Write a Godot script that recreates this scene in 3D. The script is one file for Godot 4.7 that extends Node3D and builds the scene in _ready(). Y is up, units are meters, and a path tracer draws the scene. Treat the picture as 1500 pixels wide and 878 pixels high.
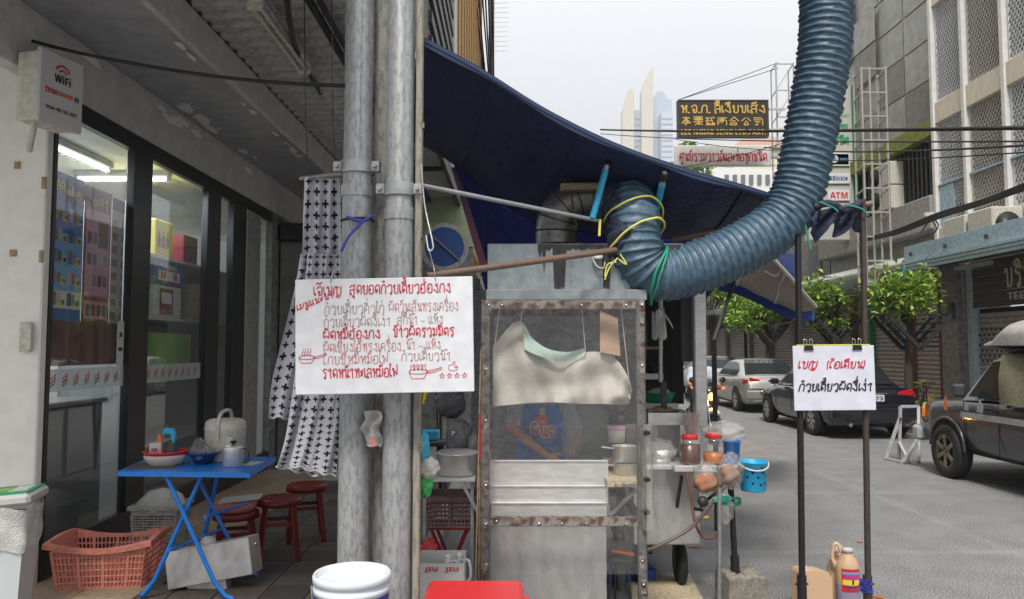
extends Node3D
# street noodle stall beside a convenience shop; metres, y up, camera looks along -z
const F := 1140.0
const EYE := 1.75
const PITCH := 0.0622
const SW := 0.13
var M := {}
var T := {}
var N := {}
var taken := {}
var in_world := {}
var rng := RandomNumberGenerator.new()
var no_xf := Transform3D()

class MB:
	var st := SurfaceTool.new()
	var sg := -1
	func _init():
		st.begin(Mesh.PRIMITIVE_TRIANGLES)
	func v(p: Vector3, uv := Vector2.ZERO):
		st.set_smooth_group(sg if sg >= 0 else 4294967295)
		st.set_uv(uv)
		st.add_vertex(p)
	func tri(a: Vector3, b: Vector3, c: Vector3, ua := Vector2.ZERO, ub := Vector2.ZERO, uc := Vector2.ZERO):
		v(a, ua); v(b, ub); v(c, uc)
	func quad(a: Vector3, b: Vector3, c: Vector3, d: Vector3, u0 := Vector2(0, 0), u1 := Vector2(1, 0), u2 := Vector2(1, 1), u3 := Vector2(0, 1)):
		tri(a, b, c, u0, u1, u2); tri(a, c, d, u0, u2, u3)
	func quad_out(a: Vector3, b: Vector3, c: Vector3, d: Vector3, o: Vector3):
		if (a - c).cross(a - b).dot((a + b + c + d) / 4.0 - o) >= 0.0: quad(a, b, c, d)
		else: quad(d, c, b, a)
	func tri_out(a: Vector3, b: Vector3, c: Vector3, o: Vector3):
		if (a - c).cross(a - b).dot((a + b + c) / 3.0 - o) >= 0.0: tri(a, b, c)
		else: tri(a, c, b)
	func box(c: Vector3, s: Vector3, b := Basis(), ch := 0.0):
		var h := s / 2.0
		var e := minf(ch, minf(h.x, minf(h.y, h.z)) * 0.9)
		sg = -1
		var P := func(sx: float, sy: float, sz: float, k: int) -> Vector3:
			return c + b * Vector3(sx * (h.x - (0.0 if k == 0 else e)), sy * (h.y - (0.0 if k == 1 else e)), sz * (h.z - (0.0 if k == 2 else e)))
		for s1 in [-1.0, 1.0]:
			quad_out(P.call(s1, -1, -1, 0), P.call(s1, 1, -1, 0), P.call(s1, 1, 1, 0), P.call(s1, -1, 1, 0), c)
			quad_out(P.call(-1, s1, -1, 1), P.call(1, s1, -1, 1), P.call(1, s1, 1, 1), P.call(-1, s1, 1, 1), c)
			quad_out(P.call(-1, -1, s1, 2), P.call(1, -1, s1, 2), P.call(1, 1, s1, 2), P.call(-1, 1, s1, 2), c)
		if e <= 0.0: return
		for s1 in [-1.0, 1.0]:
			for s2 in [-1.0, 1.0]:
				quad_out(P.call(s1, s2, -1, 0), P.call(s1, s2, 1, 0), P.call(s1, s2, 1, 1), P.call(s1, s2, -1, 1), c)
				quad_out(P.call(s1, -1, s2, 0), P.call(s1, 1, s2, 0), P.call(s1, 1, s2, 2), P.call(s1, -1, s2, 2), c)
				quad_out(P.call(-1, s1, s2, 1), P.call(1, s1, s2, 1), P.call(1, s1, s2, 2), P.call(-1, s1, s2, 2), c)
				for s3 in [-1.0, 1.0]:
					tri_out(P.call(s1, s2, s3, 0), P.call(s1, s2, s3, 1), P.call(s1, s2, s3, 2), c)
	func span(x0: float, x1: float, y0: float, y1: float, z0: float, z1: float, ch := 0.0):
		box(Vector3(x0 + x1, y0 + y1, z0 + z1) / 2.0, Vector3(absf(x1 - x0), absf(y1 - y0), absf(z1 - z0)), Basis(), ch)
	func bar(a: Vector3, b: Vector3, w: float, h: float, ch := 0.0, up := Vector3.UP):
		var z := (b - a).normalized()
		var u := up if absf(z.dot(up)) < 0.98 else Vector3.RIGHT
		var x := u.cross(z).normalized()
		box((a + b) / 2.0, Vector3(w, h, a.distance_to(b)), Basis(x, z.cross(x), z), ch)
	func tube(pts: Array, r, sides := 10, caps := true):
		var n := pts.size()
		var rings := []
		var t0: Vector3 = (pts[1] - pts[0]).normalized()
		var u := t0.cross(Vector3.UP if absf(t0.y) < 0.9 else Vector3.RIGHT).normalized()
		for i in n:
			var t: Vector3 = (pts[mini(i + 1, n - 1)] - pts[maxi(i - 1, 0)]).normalized()
			u = (u - t * u.dot(t)).normalized()
			var w := t.cross(u)
			var ring := []
			var rr: float = r[i] if r is Array else r
			for k in sides:
				var a := TAU * k / sides
				ring.append(pts[i] + (u * cos(a) + w * sin(a)) * rr)
			rings.append(ring)
		sg = 1
		for i in n - 1:
			for k in sides:
				var k2 := (k + 1) % sides
				quad(rings[i][k], rings[i + 1][k], rings[i + 1][k2], rings[i][k2], Vector2(float(k) / sides, i), Vector2(float(k) / sides, i + 1), Vector2(float(k + 1) / sides, i + 1), Vector2(float(k + 1) / sides, i))
		if caps:
			sg = -1
			for k in range(1, sides - 1):
				tri(rings[0][0], rings[0][k], rings[0][k + 1])
				tri(rings[n - 1][0], rings[n - 1][k + 1], rings[n - 1][k])
	func lathe(prof: Array, sides := 20, xf := Transform3D(), flat := false):
		sg = -1 if flat else 2
		for i in prof.size() - 1:
			var p: Vector2 = prof[i]
			var q: Vector2 = prof[i + 1]
			if p.is_equal_approx(q):
				sg = -1 if flat else sg + 1
				continue
			for k in sides:
				var a0 := TAU * k / sides
				var a1 := TAU * (k + 1) / sides
				var A := xf * Vector3(p.x * cos(a0), p.y, p.x * sin(a0))
				var B := xf * Vector3(q.x * cos(a0), q.y, q.x * sin(a0))
				var C := xf * Vector3(q.x * cos(a1), q.y, q.x * sin(a1))
				var D := xf * Vector3(p.x * cos(a1), p.y, p.x * sin(a1))
				var u := float(k) / sides
				var w := float(k + 1) / sides
				if p.x < 1e-6: tri(A, C, B, Vector2(u, p.y), Vector2(w, q.y), Vector2(u, q.y))
				elif q.x < 1e-6: tri(A, D, B, Vector2(u, p.y), Vector2(w, p.y), Vector2(u, q.y))
				else: quad(A, D, C, B, Vector2(u, p.y), Vector2(w, p.y), Vector2(w, q.y), Vector2(u, q.y))
	func prism(poly: Array, depth: float, xf := Transform3D()):
		sg = -1
		var pk := PackedVector2Array(poly)
		var idx := Geometry2D.triangulate_polygon(pk)
		for i in range(0, idx.size(), 3):
			for z in [0.0, depth]:
				var A := xf * Vector3(pk[idx[i]].x, pk[idx[i]].y, z)
				var B := xf * Vector3(pk[idx[i + 1]].x, pk[idx[i + 1]].y, z)
				var C := xf * Vector3(pk[idx[i + 2]].x, pk[idx[i + 2]].y, z)
				tri_out(A, B, C, xf * Vector3(pk[idx[i]].x, pk[idx[i]].y, depth / 2.0))
		var cen := Vector2.ZERO
		for p in pk: cen += p / pk.size()
		for i in pk.size():
			var p := pk[i]
			var q := pk[(i + 1) % pk.size()]
			quad_out(xf * Vector3(p.x, p.y, 0), xf * Vector3(q.x, q.y, 0), xf * Vector3(q.x, q.y, depth), xf * Vector3(p.x, p.y, depth), xf * Vector3(cen.x, cen.y, depth / 2.0))
	func grid(fn: Callable, nu: int, nv: int, thick := 0.0):
		# smooth sheet p = fn(u, v), u and v from 0 to 1
		sg = 3
		var rows := []
		for j in nv + 1:
			var row := []
			for i in nu + 1: row.append(fn.call(float(i) / nu, float(j) / nv))
			rows.append(row)
		for j in nv:
			for i in nu:
				quad(rows[j][i], rows[j][i + 1], rows[j + 1][i + 1], rows[j + 1][i], Vector2(float(i) / nu, float(j) / nv), Vector2(float(i + 1) / nu, float(j) / nv), Vector2(float(i + 1) / nu, float(j + 1) / nv), Vector2(float(i) / nu, float(j + 1) / nv))
	func ribbon(pts: Array, w: float, o: Vector3, r: Vector3, u: Vector3, lift: float):
		# a pen stroke through 2D points laid on the plane o + x r + y u
		sg = -1
		var nrm := r.cross(u).normalized() * lift
		var L := []
		var R := []
		for i in pts.size():
			var a: Vector2 = pts[maxi(i - 1, 0)]
			var b: Vector2 = pts[mini(i + 1, pts.size() - 1)]
			var t := (b - a).normalized()
			var s := Vector2(-t.y, t.x) * w * 0.5
			var e := Vector2.ZERO
			if i == 0: e = -t * w * 0.3
			elif i == pts.size() - 1: e = t * w * 0.3
			var p: Vector2 = pts[i] + e
			L.append(o + r * (p.x + s.x) + u * (p.y + s.y) + nrm)
			R.append(o + r * (p.x - s.x) + u * (p.y - s.y) + nrm)
		for i in pts.size() - 1:
			quad(L[i], L[i + 1], R[i + 1], R[i])
	func done() -> ArrayMesh:
		st.generate_normals()
		return st.commit()

func at(px: float, py: float, d: float) -> Vector3:
	var u := (px - 750.0) / F
	var v := (439.0 - py) / F
	var dir := Vector3(u, v * cos(PITCH) + sin(PITCH), -(cos(PITCH) - v * sin(PITCH)))
	return Vector3(0, EYE, 0) + dir * (d / -dir.z)

func lin(r: float, g: float, b: float, a := 1.0) -> Color:
	var c := Color(r, g, b).linear_to_srgb()
	c.a = a
	return c

func noise(seed_: int, freq: float, oct: int, cols: Array, size := 512, kind := FastNoiseLite.TYPE_SIMPLEX) -> NoiseTexture2D:
	var n := FastNoiseLite.new()
	n.seed = seed_; n.frequency = freq; n.noise_type = kind
	n.fractal_type = FastNoiseLite.FRACTAL_FBM if oct > 1 else FastNoiseLite.FRACTAL_NONE
	n.fractal_octaves = oct
	var t := NoiseTexture2D.new()
	t.width = size; t.height = size; t.seamless = true; t.noise = n
	var g := Gradient.new()
	var offs := PackedFloat32Array()
	var cc := PackedColorArray()
	for c in cols:
		offs.append(c[0])
		cc.append(c[1] if c[1] is Color else lin(c[1], c[1], c[1]))
	g.offsets = offs; g.colors = cc
	t.color_ramp = g
	return t

func bumps(seed_: int, freq: float, oct: int, strength: float, size := 512) -> NoiseTexture2D:
	var t := noise(seed_, freq, oct, [[0.0, Color.BLACK], [1.0, Color.WHITE]], size)
	t.color_ramp = null
	t.as_normal_map = true; t.bump_strength = strength
	return t

func mat(k: String, c: Color, rough := 0.6, metal := 0.0, tex = null, sc = 1.0, nrm = null, ns := 0.5) -> StandardMaterial3D:
	var m := StandardMaterial3D.new()
	m.resource_name = k
	m.albedo_color = c; m.roughness = rough; m.metallic = metal
	m.cull_mode = BaseMaterial3D.CULL_DISABLED
	if tex or nrm:
		m.uv1_triplanar = true; m.uv1_world_triplanar = true
		m.uv1_scale = sc if sc is Vector3 else Vector3.ONE * sc
		if tex: m.albedo_texture = tex
		if nrm:
			m.normal_enabled = true; m.normal_texture = nrm; m.normal_scale = ns
	if c.a < 1.0: m.transparency = BaseMaterial3D.TRANSPARENCY_ALPHA
	M[k] = m
	return m

func numbered(n: String) -> String:
	taken[n] = taken.get(n, -1) + 1
	return n if taken[n] == 0 else "%s_%03d" % [n, taken[n]]

func tag(o: Node3D, label: String, category: String, group := "", kind := ""):
	if label: o.set_meta("label", label)
	if category: o.set_meta("category", category)
	if group: o.set_meta("group", group)
	if kind: o.set_meta("kind", kind)

func thing(called: String, label: String, category: String, pos := Vector3.ZERO, world := true, turn := 0.0, group := "") -> Node3D:
	var o := Node3D.new()
	o.name = numbered(called)
	add_child(o)
	o.position = pos; o.rotation.y = turn
	tag(o, label, category, group)
	if world: in_world[o] = true
	return o

func part(parent: Node3D, called: String, mb, m: Material, label := "") -> MeshInstance3D:
	var o := MeshInstance3D.new()
	o.mesh = mb.done() if mb is MB else mb
	o.material_override = m
	o.name = called
	parent.add_child(o, true)
	if in_world.has(parent): o.position = -parent.position
	if label: o.set_meta("label", label)
	return o

func solo(called: String, label: String, category: String, mb, m: Material, group := "") -> MeshInstance3D:
	var o := MeshInstance3D.new()
	o.mesh = mb.done() if mb is MB else mb
	o.material_override = m
	o.name = numbered(called)
	add_child(o)
	tag(o, label, category, group)
	return o

func setting(called: String, mb, m: Material) -> MeshInstance3D:
	var o := solo(called, "", "", mb, m)
	o.set_meta("kind", "structure")
	return o

func piece(parent: Node3D, called: String, mesh: Mesh, m: Material, pos: Vector3, b := Basis()) -> MeshInstance3D:
	var o := MeshInstance3D.new()
	o.mesh = mesh; o.material_override = m; o.name = called
	parent.add_child(o, true)
	o.transform = Transform3D(b, pos - (parent.position if in_world.has(parent) else Vector3.ZERO))
	return o

func ubox(s: Vector3, ch := 0.0) -> ArrayMesh:
	var b := MB.new(); b.box(Vector3.ZERO, s, Basis(), ch); return b.done()

func catmull(pts: Array, per: int) -> Array:
	var out := []
	for i in pts.size() - 1:
		var p0 = pts[maxi(i - 1, 0)]
		var p1 = pts[i]
		var p2 = pts[i + 1]
		var p3 = pts[mini(i + 2, pts.size() - 1)]
		for k in per:
			out.append(p1.cubic_interpolate(p2, p0, p3, float(k) / per))
	out.append(pts[-1])
	return out

func sag(a: Vector3, b: Vector3, drop: float, n := 10) -> Array:
	var out := []
	for i in n + 1:
		var t := float(i) / n
		out.append(a.lerp(b, t) + Vector3.DOWN * drop * 4.0 * t * (1.0 - t))
	return out

# ---- pen lettering: each glyph is strokes of two-character points (x, y); y past 9 is A.., below the line a..; o marks a small ring
var G := {
	"ก": "00041405172848575750", "ข": "o17 2721104050405848", "ค": "0005172848575750 o24 0213", "ง": "o37 4846504003", "จ": "0617284857514030 o23 2033", "ช": "o17 27211040504669", "ซ": "o17 0526 27211040504669",
	"ญ": "00051728383757 3730 5060 307078 2b3a4b5b6a", "ด": "23100517284857575050 o23", "ต": "231005172837485750 o23", "ท": "o17 272120 23485857505050", "น": "o17 272120 20425858 o51", "บ": "o17 272120205058", "ผ": "0700003460606868 o17", "พ": "o17 27212037606068", "ฟ": "o17 2721203760606B",
	"ม": "o17 27212121 o11 21515158", "ย": "o17 0615241311205058", "ร": "o30 404535161728485758", "ล": "o10 110314344444 505748281706", "ว": "o40 505748281706", "ส": "o10 110314344444 505748281706 5769", "ศ": "0005172848575750 o24 0213 5769", "ษ": "o17 272120205058 o44 445567",
	"ห": "o17 272120 234557 o57 565050", "อ": "o14 0402104051574828170606", "ฮ": "o14 0402104051574828170606 48596A", "ณ": "00051728383730 o10 506068",
	"เ": "o11 0208", "แ": "o11 0208 o41 3238", "โ": "o11 02083A3B1C0B", "ไ": "o11 02081B1C0C0B", "า": "061728384737304040", "ะ": "o12 2334 o15 2637", "ำ": "061728384737304040 o0B",
	"ิ": "191A3B4B5A5919", "ี": "191A3B4B5A5919 5A5C", "ื": "191A3B4B5A5919 4A4C 5A5C", "ั": "o2A 39495B", "็": "191A2B3B3A 3A4A5C", "่": "4A4D", "้": "o3A 4A5A6C", "๊": "1A1B2C3A4B4A6C", "๋": "2B5B 4A4C", "์": "o3A 4B5C", "ุ": "o4b 5b5d", "ู": "o3b 3c3d5d5b",
	"(": "2917142a", ")": "0917140a", "-": "0343", ".": "0010", "李": "4845 1777 4613 4673 246442404030 0282", "業": "3736 5756 0878 2837 5847 0676 1575 0373 4740 4210 4270", "盛": "0777 1713 0430 1544 4748607071 6768 1222 0070 1210 3230 5250 7270", "两": "0777 0500 057570 3734 5734 3512 5532", "合": "4804 4884 2454 1262 1200 1060 6260", "公": "3704 5784 4420 2060 5360", "司": "077770 0555 133353 1030 3330",
}
func gy(c: String) -> float:
	var k := c.unicode_at(0)
	if k >= 97: return -float(k - 96)
	if k >= 65: return float(k - 55)
	return float(k - 48)

func strokes(text: String) -> Array:
	# -> [polylines, width]
	var out := []
	var x := 0.0
	var px := 0.0
	var pw := 6.0
	var lifted := false
	for ch in text:
		if ch == " ":
			x += 4.0
			continue
		var g: String = G.get(ch, "")
		if g == "": continue
		var up := ch in ["ิ", "ี", "ื", "ั", "็", "่", "้", "๊", "๋", "์", "ุ", "ู"]
		var tone := ch in ["่", "้", "๊", "๋", "์"]
		var ox := (px + pw - 6.0) if up else x
		var oy := 2.6 if tone and lifted else 0.0
		var wide := 0.0
		for s in g.split(" "):
			var pts := []
			if s[0] == "o":
				var c := Vector2(gy(s[1]), gy(s[2]))
				for k in 9: pts.append(Vector2(ox, oy) + c + Vector2(cos(TAU * k / 8), sin(TAU * k / 8)) * 0.75)
				wide = maxf(wide, c.x)
			else:
				for i in range(0, s.length() - 1, 2):
					var p := Vector2(gy(s[i]), gy(s[i + 1]))
					wide = maxf(wide, p.x)
					p += Vector2(ox, oy)
					if pts.is_empty() or not pts[-1].is_equal_approx(p): pts.append(p)
				if pts.size() > 2:
					var sm := [pts[0]]
					for i in pts.size() - 1:
						sm.append(pts[i].lerp(pts[i + 1], 0.25)); sm.append(pts[i].lerp(pts[i + 1], 0.75))
					sm.append(pts[-1])
					pts = sm
			if pts.size() > 1: out.append(pts)
		if up:
			lifted = lifted or not tone and not ch in ["ุ", "ู"]
		else:
			px = x; pw = wide; x += wide + 1.9; lifted = false
	return [out, x - 1.9]

func pen(parent: Node3D, text: String, o: Vector3, r: Vector3, u: Vector3, width: float, height: float, weight: float, m: Material, slant := 0.0, called := "lettering"):
	# writes text from o along r, body height `height`, stretched to `width` metres
	var got := strokes(text)
	var sx: float = width / got[1]
	var sy := height / 8.0
	var b := MB.new()
	var i := 0
	for s in got[0]:
		var pts := []
		for p in s: pts.append(Vector2(p.x * sx + p.y * sy * slant, p.y * sy))
		b.ribbon(pts, weight, o, r, u, 0.0025 + 0.00015 * (i % 5))
		i += 1
	return part(parent, called, b, m)

func pen_lines(parent: Node3D, lines: Array, o: Vector3, r: Vector3, u: Vector3, sc: float, weight: float, m: Material, called := "drawing"):
	var b := MB.new()
	for s in lines:
		var pts := []
		for p in s: pts.append(p * sc)
		b.ribbon(pts, weight, o, r, u, 0.0027)
	return part(parent, called, b, m)

func latin(parent: Node3D, text: String, o: Vector3, r: Vector3, u: Vector3, width: float, height: float, m: Material, bold := true, serif := false, called := "lettering"):
	var f := SystemFont.new()
	f.font_names = PackedStringArray(["Droid Serif" if serif else "Droid Sans"])
	f.font_weight = 700 if bold else 400
	var t := TextMesh.new()
	t.text = text; t.font = f; t.font_size = 64; t.pixel_size = 0.01; t.depth = 0.02; t.curve_step = 4.0
	t.horizontal_alignment = HORIZONTAL_ALIGNMENT_CENTER
	t.vertical_alignment = VERTICAL_ALIGNMENT_CENTER
	var bb := t.get_aabb()
	var n := r.cross(u).normalized()
	var bas := Basis(r * (width / bb.size.x), u * (height / bb.size.y), n * 0.15)
	var o2 := MeshInstance3D.new()
	o2.mesh = t; o2.material_override = m; o2.name = called
	parent.add_child(o2, true)
	var c := o + n * 0.003 - bas * (bb.position + bb.size / 2.0)
	o2.transform = Transform3D(bas, c - (parent.position if in_world.has(parent) else Vector3.ZERO))
	return o2

# ---- bodies: tapered capsules joined by a smooth minimum, meshed as surface nets
func flesh(bones: Array, cell: float, k := 0.03) -> MB:
	var lo := Vector3.INF
	var hi := -Vector3.INF
	for q in bones:
		var rr: float = maxf(q[2], q[3]) + 0.02
		for e in [q[0], q[1]]:
			lo = lo.min(e - Vector3.ONE * rr); hi = hi.max(e + Vector3.ONE * rr)
	lo -= Vector3.ONE * cell * 2.0
	var dim := Vector3i(((hi - lo) / cell).ceil()) + Vector3i(3, 3, 3)
	var sx := dim.y * dim.z
	var f := PackedFloat32Array()
	f.resize(dim.x * sx)
	f.fill(1.0)
	for q in bones:
		var a: Vector3 = q[0]
		var b: Vector3 = q[1]
		var ra: float = q[2]
		var rb: float = q[3]
		var flat: Vector3 = q[4] if q.size() > 4 else Vector3.ONE
		var ab := (b - a) / flat
		var l2 := maxf(ab.length_squared(), 1e-9)
		var m := maxf(ra, rb) * maxf(flat.x, maxf(flat.y, flat.z)) + k + cell
		var i0 := Vector3i((a.min(b) - Vector3.ONE * m - lo) / cell).clamp(Vector3i.ZERO, dim - Vector3i.ONE)
		var i1 := Vector3i((a.max(b) + Vector3.ONE * m - lo) / cell).clamp(Vector3i.ZERO, dim - Vector3i.ONE)
		for x in range(i0.x, i1.x + 1):
			for y in range(i0.y, i1.y + 1):
				for z in range(i0.z, i1.z + 1):
					var p := (lo + Vector3(x, y, z) * cell - a) / flat
					var t := clampf(p.dot(ab) / l2, 0.0, 1.0)
					var d := (p - ab * t).length() - lerpf(ra, rb, t)
					var n := x * sx + y * dim.z + z
					var h := maxf(k - absf(f[n] - d), 0.0) / k
					f[n] = minf(f[n], d) - h * h * k * 0.25
	var ids := {}
	var vs := []
	for x in dim.x - 1:
		for y in dim.y - 1:
			for z in dim.z - 1:
				var n := x * sx + y * dim.z + z
				if f[n] > cell * 2.0: continue
				var s := 0
				var acc := Vector3.ZERO
				var c := 0
				for e in [[0, 0, 0, 1, 0, 0], [0, 1, 0, 1, 1, 0], [0, 0, 1, 1, 0, 1], [0, 1, 1, 1, 1, 1], [0, 0, 0, 0, 1, 0], [1, 0, 0, 1, 1, 0], [0, 0, 1, 0, 1, 1], [1, 0, 1, 1, 1, 1], [0, 0, 0, 0, 0, 1], [1, 0, 0, 1, 0, 1], [0, 1, 0, 0, 1, 1], [1, 1, 0, 1, 1, 1]]:
					var va := f[n + e[0] * sx + e[1] * dim.z + e[2]]
					var vb := f[n + e[3] * sx + e[4] * dim.z + e[5]]
					if (va < 0.0) != (vb < 0.0):
						acc += Vector3(e[0], e[1], e[2]).lerp(Vector3(e[3], e[4], e[5]), va / (va - vb)); c += 1
				if c > 0:
					ids[n] = vs.size()
					vs.append(lo + (Vector3(x, y, z) + acc / c) * cell)
	var mb := MB.new()
	mb.sg = 1
	for n in ids:
		for ax in 3:
			var st: int = [sx, dim.z, 1][ax]
			if (f[n] < 0.0) == (f[n + st] < 0.0): continue
			var u: int = [dim.z, 1, sx][ax]
			var w: int = [1, sx, dim.z][ax]
			if not (ids.has(n - u) and ids.has(n - w) and ids.has(n - u - w)): continue
			var A: Vector3 = vs[ids[n]]
			var B: Vector3 = vs[ids[n - u]]
			var C: Vector3 = vs[ids[n - u - w]]
			var D: Vector3 = vs[ids[n - w]]
			if f[n] < 0.0: mb.quad(A, D, C, B)
			else: mb.quad(A, B, C, D)
	return mb

func materials():
	T.fine = noise(1, 0.09, 2, [[0.0, 0.68], [1.0, 1.0]])
	T.blotch = noise(2, 0.012, 5, [[0.2, 0.76], [0.75, 1.0]])
	T.speck = noise(3, 0.16, 3, [[0.36, 0.38], [0.5, 0.82], [0.62, 1.2]], 1024)
	T.patch = noise(13, 0.008, 5, [[0.2, 0.85], [0.55, 0.95], [0.8, 1.0]], 1024)
	T.stain = noise(4, 0.02, 6, [[0.22, 0.62], [0.42, 0.84], [0.6, 0.96], [1.0, 1.0]])
	T.clean = noise(42, 0.01, 4, [[0.2, 0.93], [0.8, 1.0]])
	T.smear = noise(41, 0.012, 5, [[0.2, 0.84], [0.8, 1.0]])
	T.galv = noise(5, 0.018, 6, [[0.2, 0.62], [0.4, 0.84], [0.55, 0.94], [0.9, 1.05]])
	T.rust = noise(6, 0.011, 6, [[0.2, lin(0.035, 0.02, 0.014)], [0.36, lin(0.12, 0.05, 0.02)], [0.48, lin(0.17, 0.12, 0.095)], [0.65, lin(0.22, 0.19, 0.165)], [0.9, lin(0.27, 0.25, 0.23)]])
	T.grey_rust = noise(16, 0.012, 6, [[0.2, lin(0.1, 0.05, 0.025)], [0.32, lin(0.13, 0.1, 0.085)], [0.5, lin(0.18, 0.17, 0.16)], [0.9, lin(0.24, 0.235, 0.23)]])
	T.wood = noise(7, 0.02, 4, [[0.2, 0.55], [0.8, 1.0]])
	T.peel = noise(8, 0.012, 5, [[0.0, 0.86], [0.6, 0.94], [1.0, 1.02]])
	N.fine = bumps(21, 0.12, 2, 3.0)
	N.grit = bumps(22, 0.22, 3, 6.0, 1024)
	N.soft = bumps(23, 0.012, 3, 10.0)
	N.cloth = bumps(24, 0.02, 3, 12.0)
	var a := mat("asphalt", lin(0.37, 0.37, 0.375), 0.86, 0.0, T.speck, 0.36, N.grit, 1.0)
	a.detail_enabled = true; a.detail_albedo = T.patch; a.detail_blend_mode = BaseMaterial3D.BLEND_MODE_MUL
	a.detail_uv_layer = BaseMaterial3D.DETAIL_UV_2; a.uv2_triplanar = true; a.uv2_world_triplanar = true; a.uv2_scale = Vector3.ONE * 0.17
	mat("concrete", lin(0.34, 0.33, 0.31), 0.9, 0.0, T.blotch, 0.8, N.fine, 0.4)
	mat("concrete_block", lin(0.3, 0.27, 0.23), 0.95, 0.0, T.stain, 3.0, N.grit, 1.5)
	mat("kerb", lin(0.32, 0.31, 0.29), 0.9, 0.0, T.stain, 0.9, N.fine, 0.4)
	for i in 3: mat("paver_dark%d" % i, lin(0.055 + 0.02 * i, 0.046 + 0.016 * i, 0.042 + 0.012 * i), 0.75, 0.0, T.blotch, 1.7, N.fine, 0.4)
	for i in 3: mat("paver_red%d" % i, lin(0.26 + 0.04 * i, 0.15 + 0.03 * i, 0.12 + 0.03 * i), 0.9, 0.0, T.blotch, 1.7, N.fine, 0.4)
	for i in 2: mat("step_tile%d" % i, lin(0.36 + 0.05 * i, 0.27 + 0.04 * i, 0.19 + 0.03 * i), 0.6, 0.0, T.wood, Vector3(1, 1, 6), N.fine, 0.2)
	mat("white_wall", lin(0.82, 0.81, 0.76), 0.7, 0.0, T.clean, 1.0, N.soft, 0.1)
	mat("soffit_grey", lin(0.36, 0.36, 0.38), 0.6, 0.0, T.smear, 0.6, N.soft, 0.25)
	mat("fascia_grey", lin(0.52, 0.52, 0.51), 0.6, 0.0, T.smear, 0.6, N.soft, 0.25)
	mat("flake", lin(0.85, 0.85, 0.84), 0.8, 0.0, T.fine, 4.0)
	mat("frame_black", lin(0.012, 0.012, 0.014), 0.35, 0.0, T.blotch, 1.0)
	mat("barrel", lin(0.62, 0.63, 0.63), 0.4, 0.3, T.smear, 0.5)
	mat("rear_grey", lin(0.22, 0.225, 0.23), 0.4, 0.0, T.blotch, 2.0, N.cloth, 0.6)
	mat("alu", lin(0.42, 0.43, 0.44), 0.45, 0.6, T.blotch, 1.0)
	mat("glass", lin(0.4, 0.5, 0.5, 0.04), 0.02)
	mat("film", lin(0.6, 0.65, 0.66, 0.62), 0.4)
	mat("clear", lin(0.7, 0.7, 0.7, 0.05), 0.05, 0.0, null, 1.0, N.cloth, 0.25)
	mat("bag_clear", lin(0.6, 0.58, 0.54, 0.12), 0.22, 0.0, null, 6.0, N.cloth, 1.0)
	mat("bag_haze", lin(0.62, 0.6, 0.57, 0.34), 0.3, 0.0, null, 6.0, N.cloth, 1.0)
	mat("bag_white", lin(0.7, 0.7, 0.66, 0.72), 0.4, 0.0, null, 5.0, N.cloth, 1.0)
	mat("jar_glass", lin(0.7, 0.72, 0.7, 0.05), 0.04)
	mat("roof_sheet", lin(0.55, 0.54, 0.53), 0.5, 0.15, T.stain, 0.9)
	mat("dark_steel", lin(0.05, 0.05, 0.052), 0.5, 0.4, T.blotch, 2.0)
	mat("galv", lin(0.37, 0.385, 0.395), 0.5, 0.35, T.galv, Vector3(3.4, 1.2, 3.4), N.fine, 0.15)
	mat("galv_dark", lin(0.33, 0.32, 0.3), 0.6, 0.3, T.galv, Vector3(2.6, 0.7, 2.6), N.fine, 0.25)
	mat("hood_zinc", lin(0.3, 0.34, 0.36), 0.42, 0.5, T.smear, Vector3(1.6, 1.0, 1.6), N.soft, 0.12)
	mat("hood_soot", lin(0.035, 0.032, 0.03), 0.5, 0.2, T.stain, Vector3(3, 0.7, 3))
	mat("post_cream", lin(0.3, 0.275, 0.23), 0.75, 0.0, T.stain, Vector3(3, 0.8, 3), N.fine, 0.5)
	mat("rust", Color.WHITE, 0.75, 0.25, T.rust, 2.4, N.fine, 0.5)
	mat("grey_rust", Color(0.84, 0.84, 0.84), 0.6, 0.4, T.grey_rust, 2.0, N.fine, 0.3)
	mat("pole_brown", lin(0.06, 0.043, 0.036), 0.55, 0.2, T.stain, Vector3(6, 1.2, 6), N.fine, 0.4)
	mat("pole_black", lin(0.016, 0.015, 0.016), 0.42, 0.2, T.blotch, 3.0, N.fine, 0.3)
	mat("stainless", lin(0.74, 0.73, 0.72), 0.36, 0.6, T.smear, Vector3(0.8, 3, 0.8), N.soft, 0.06)
	mat("stainless_dull", lin(0.54, 0.53, 0.52), 0.4, 0.7, T.smear, Vector3(1.4, 0.5, 1.4), N.soft, 0.12)
	mat("chrome", lin(0.7, 0.7, 0.7), 0.12, 1.0)
	mat("steel_tube", lin(0.45, 0.45, 0.45), 0.35, 0.8, T.blotch, 3.0)
	mat("white_plastic", lin(0.62, 0.62, 0.61), 0.42, 0.0, T.fine, 3.0)
	mat("off_white", lin(0.6, 0.58, 0.5), 0.5, 0.0, T.blotch, 2.0)
	mat("board_white", lin(0.66, 0.67, 0.71), 0.45, 0.0, T.peel, 1.3)
	mat("paper_sign", lin(0.6, 0.61, 0.7), 0.35, 0.0, T.peel, 1.0)
	mat("ink_red", lin(0.5, 0.02, 0.05), 0.6)
	mat("ink_faded", lin(0.4, 0.24, 0.21), 0.7, 0.0, T.fine, 20.0)
	mat("ink_pink", lin(0.55, 0.22, 0.2), 0.7, 0.0, T.fine, 20.0)
	mat("ink_black", lin(0.02, 0.02, 0.025), 0.5)
	mat("ink_white", lin(0.62, 0.62, 0.62), 0.5)
	mat("ink_blue", lin(0.02, 0.05, 0.28), 0.5)
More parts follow.
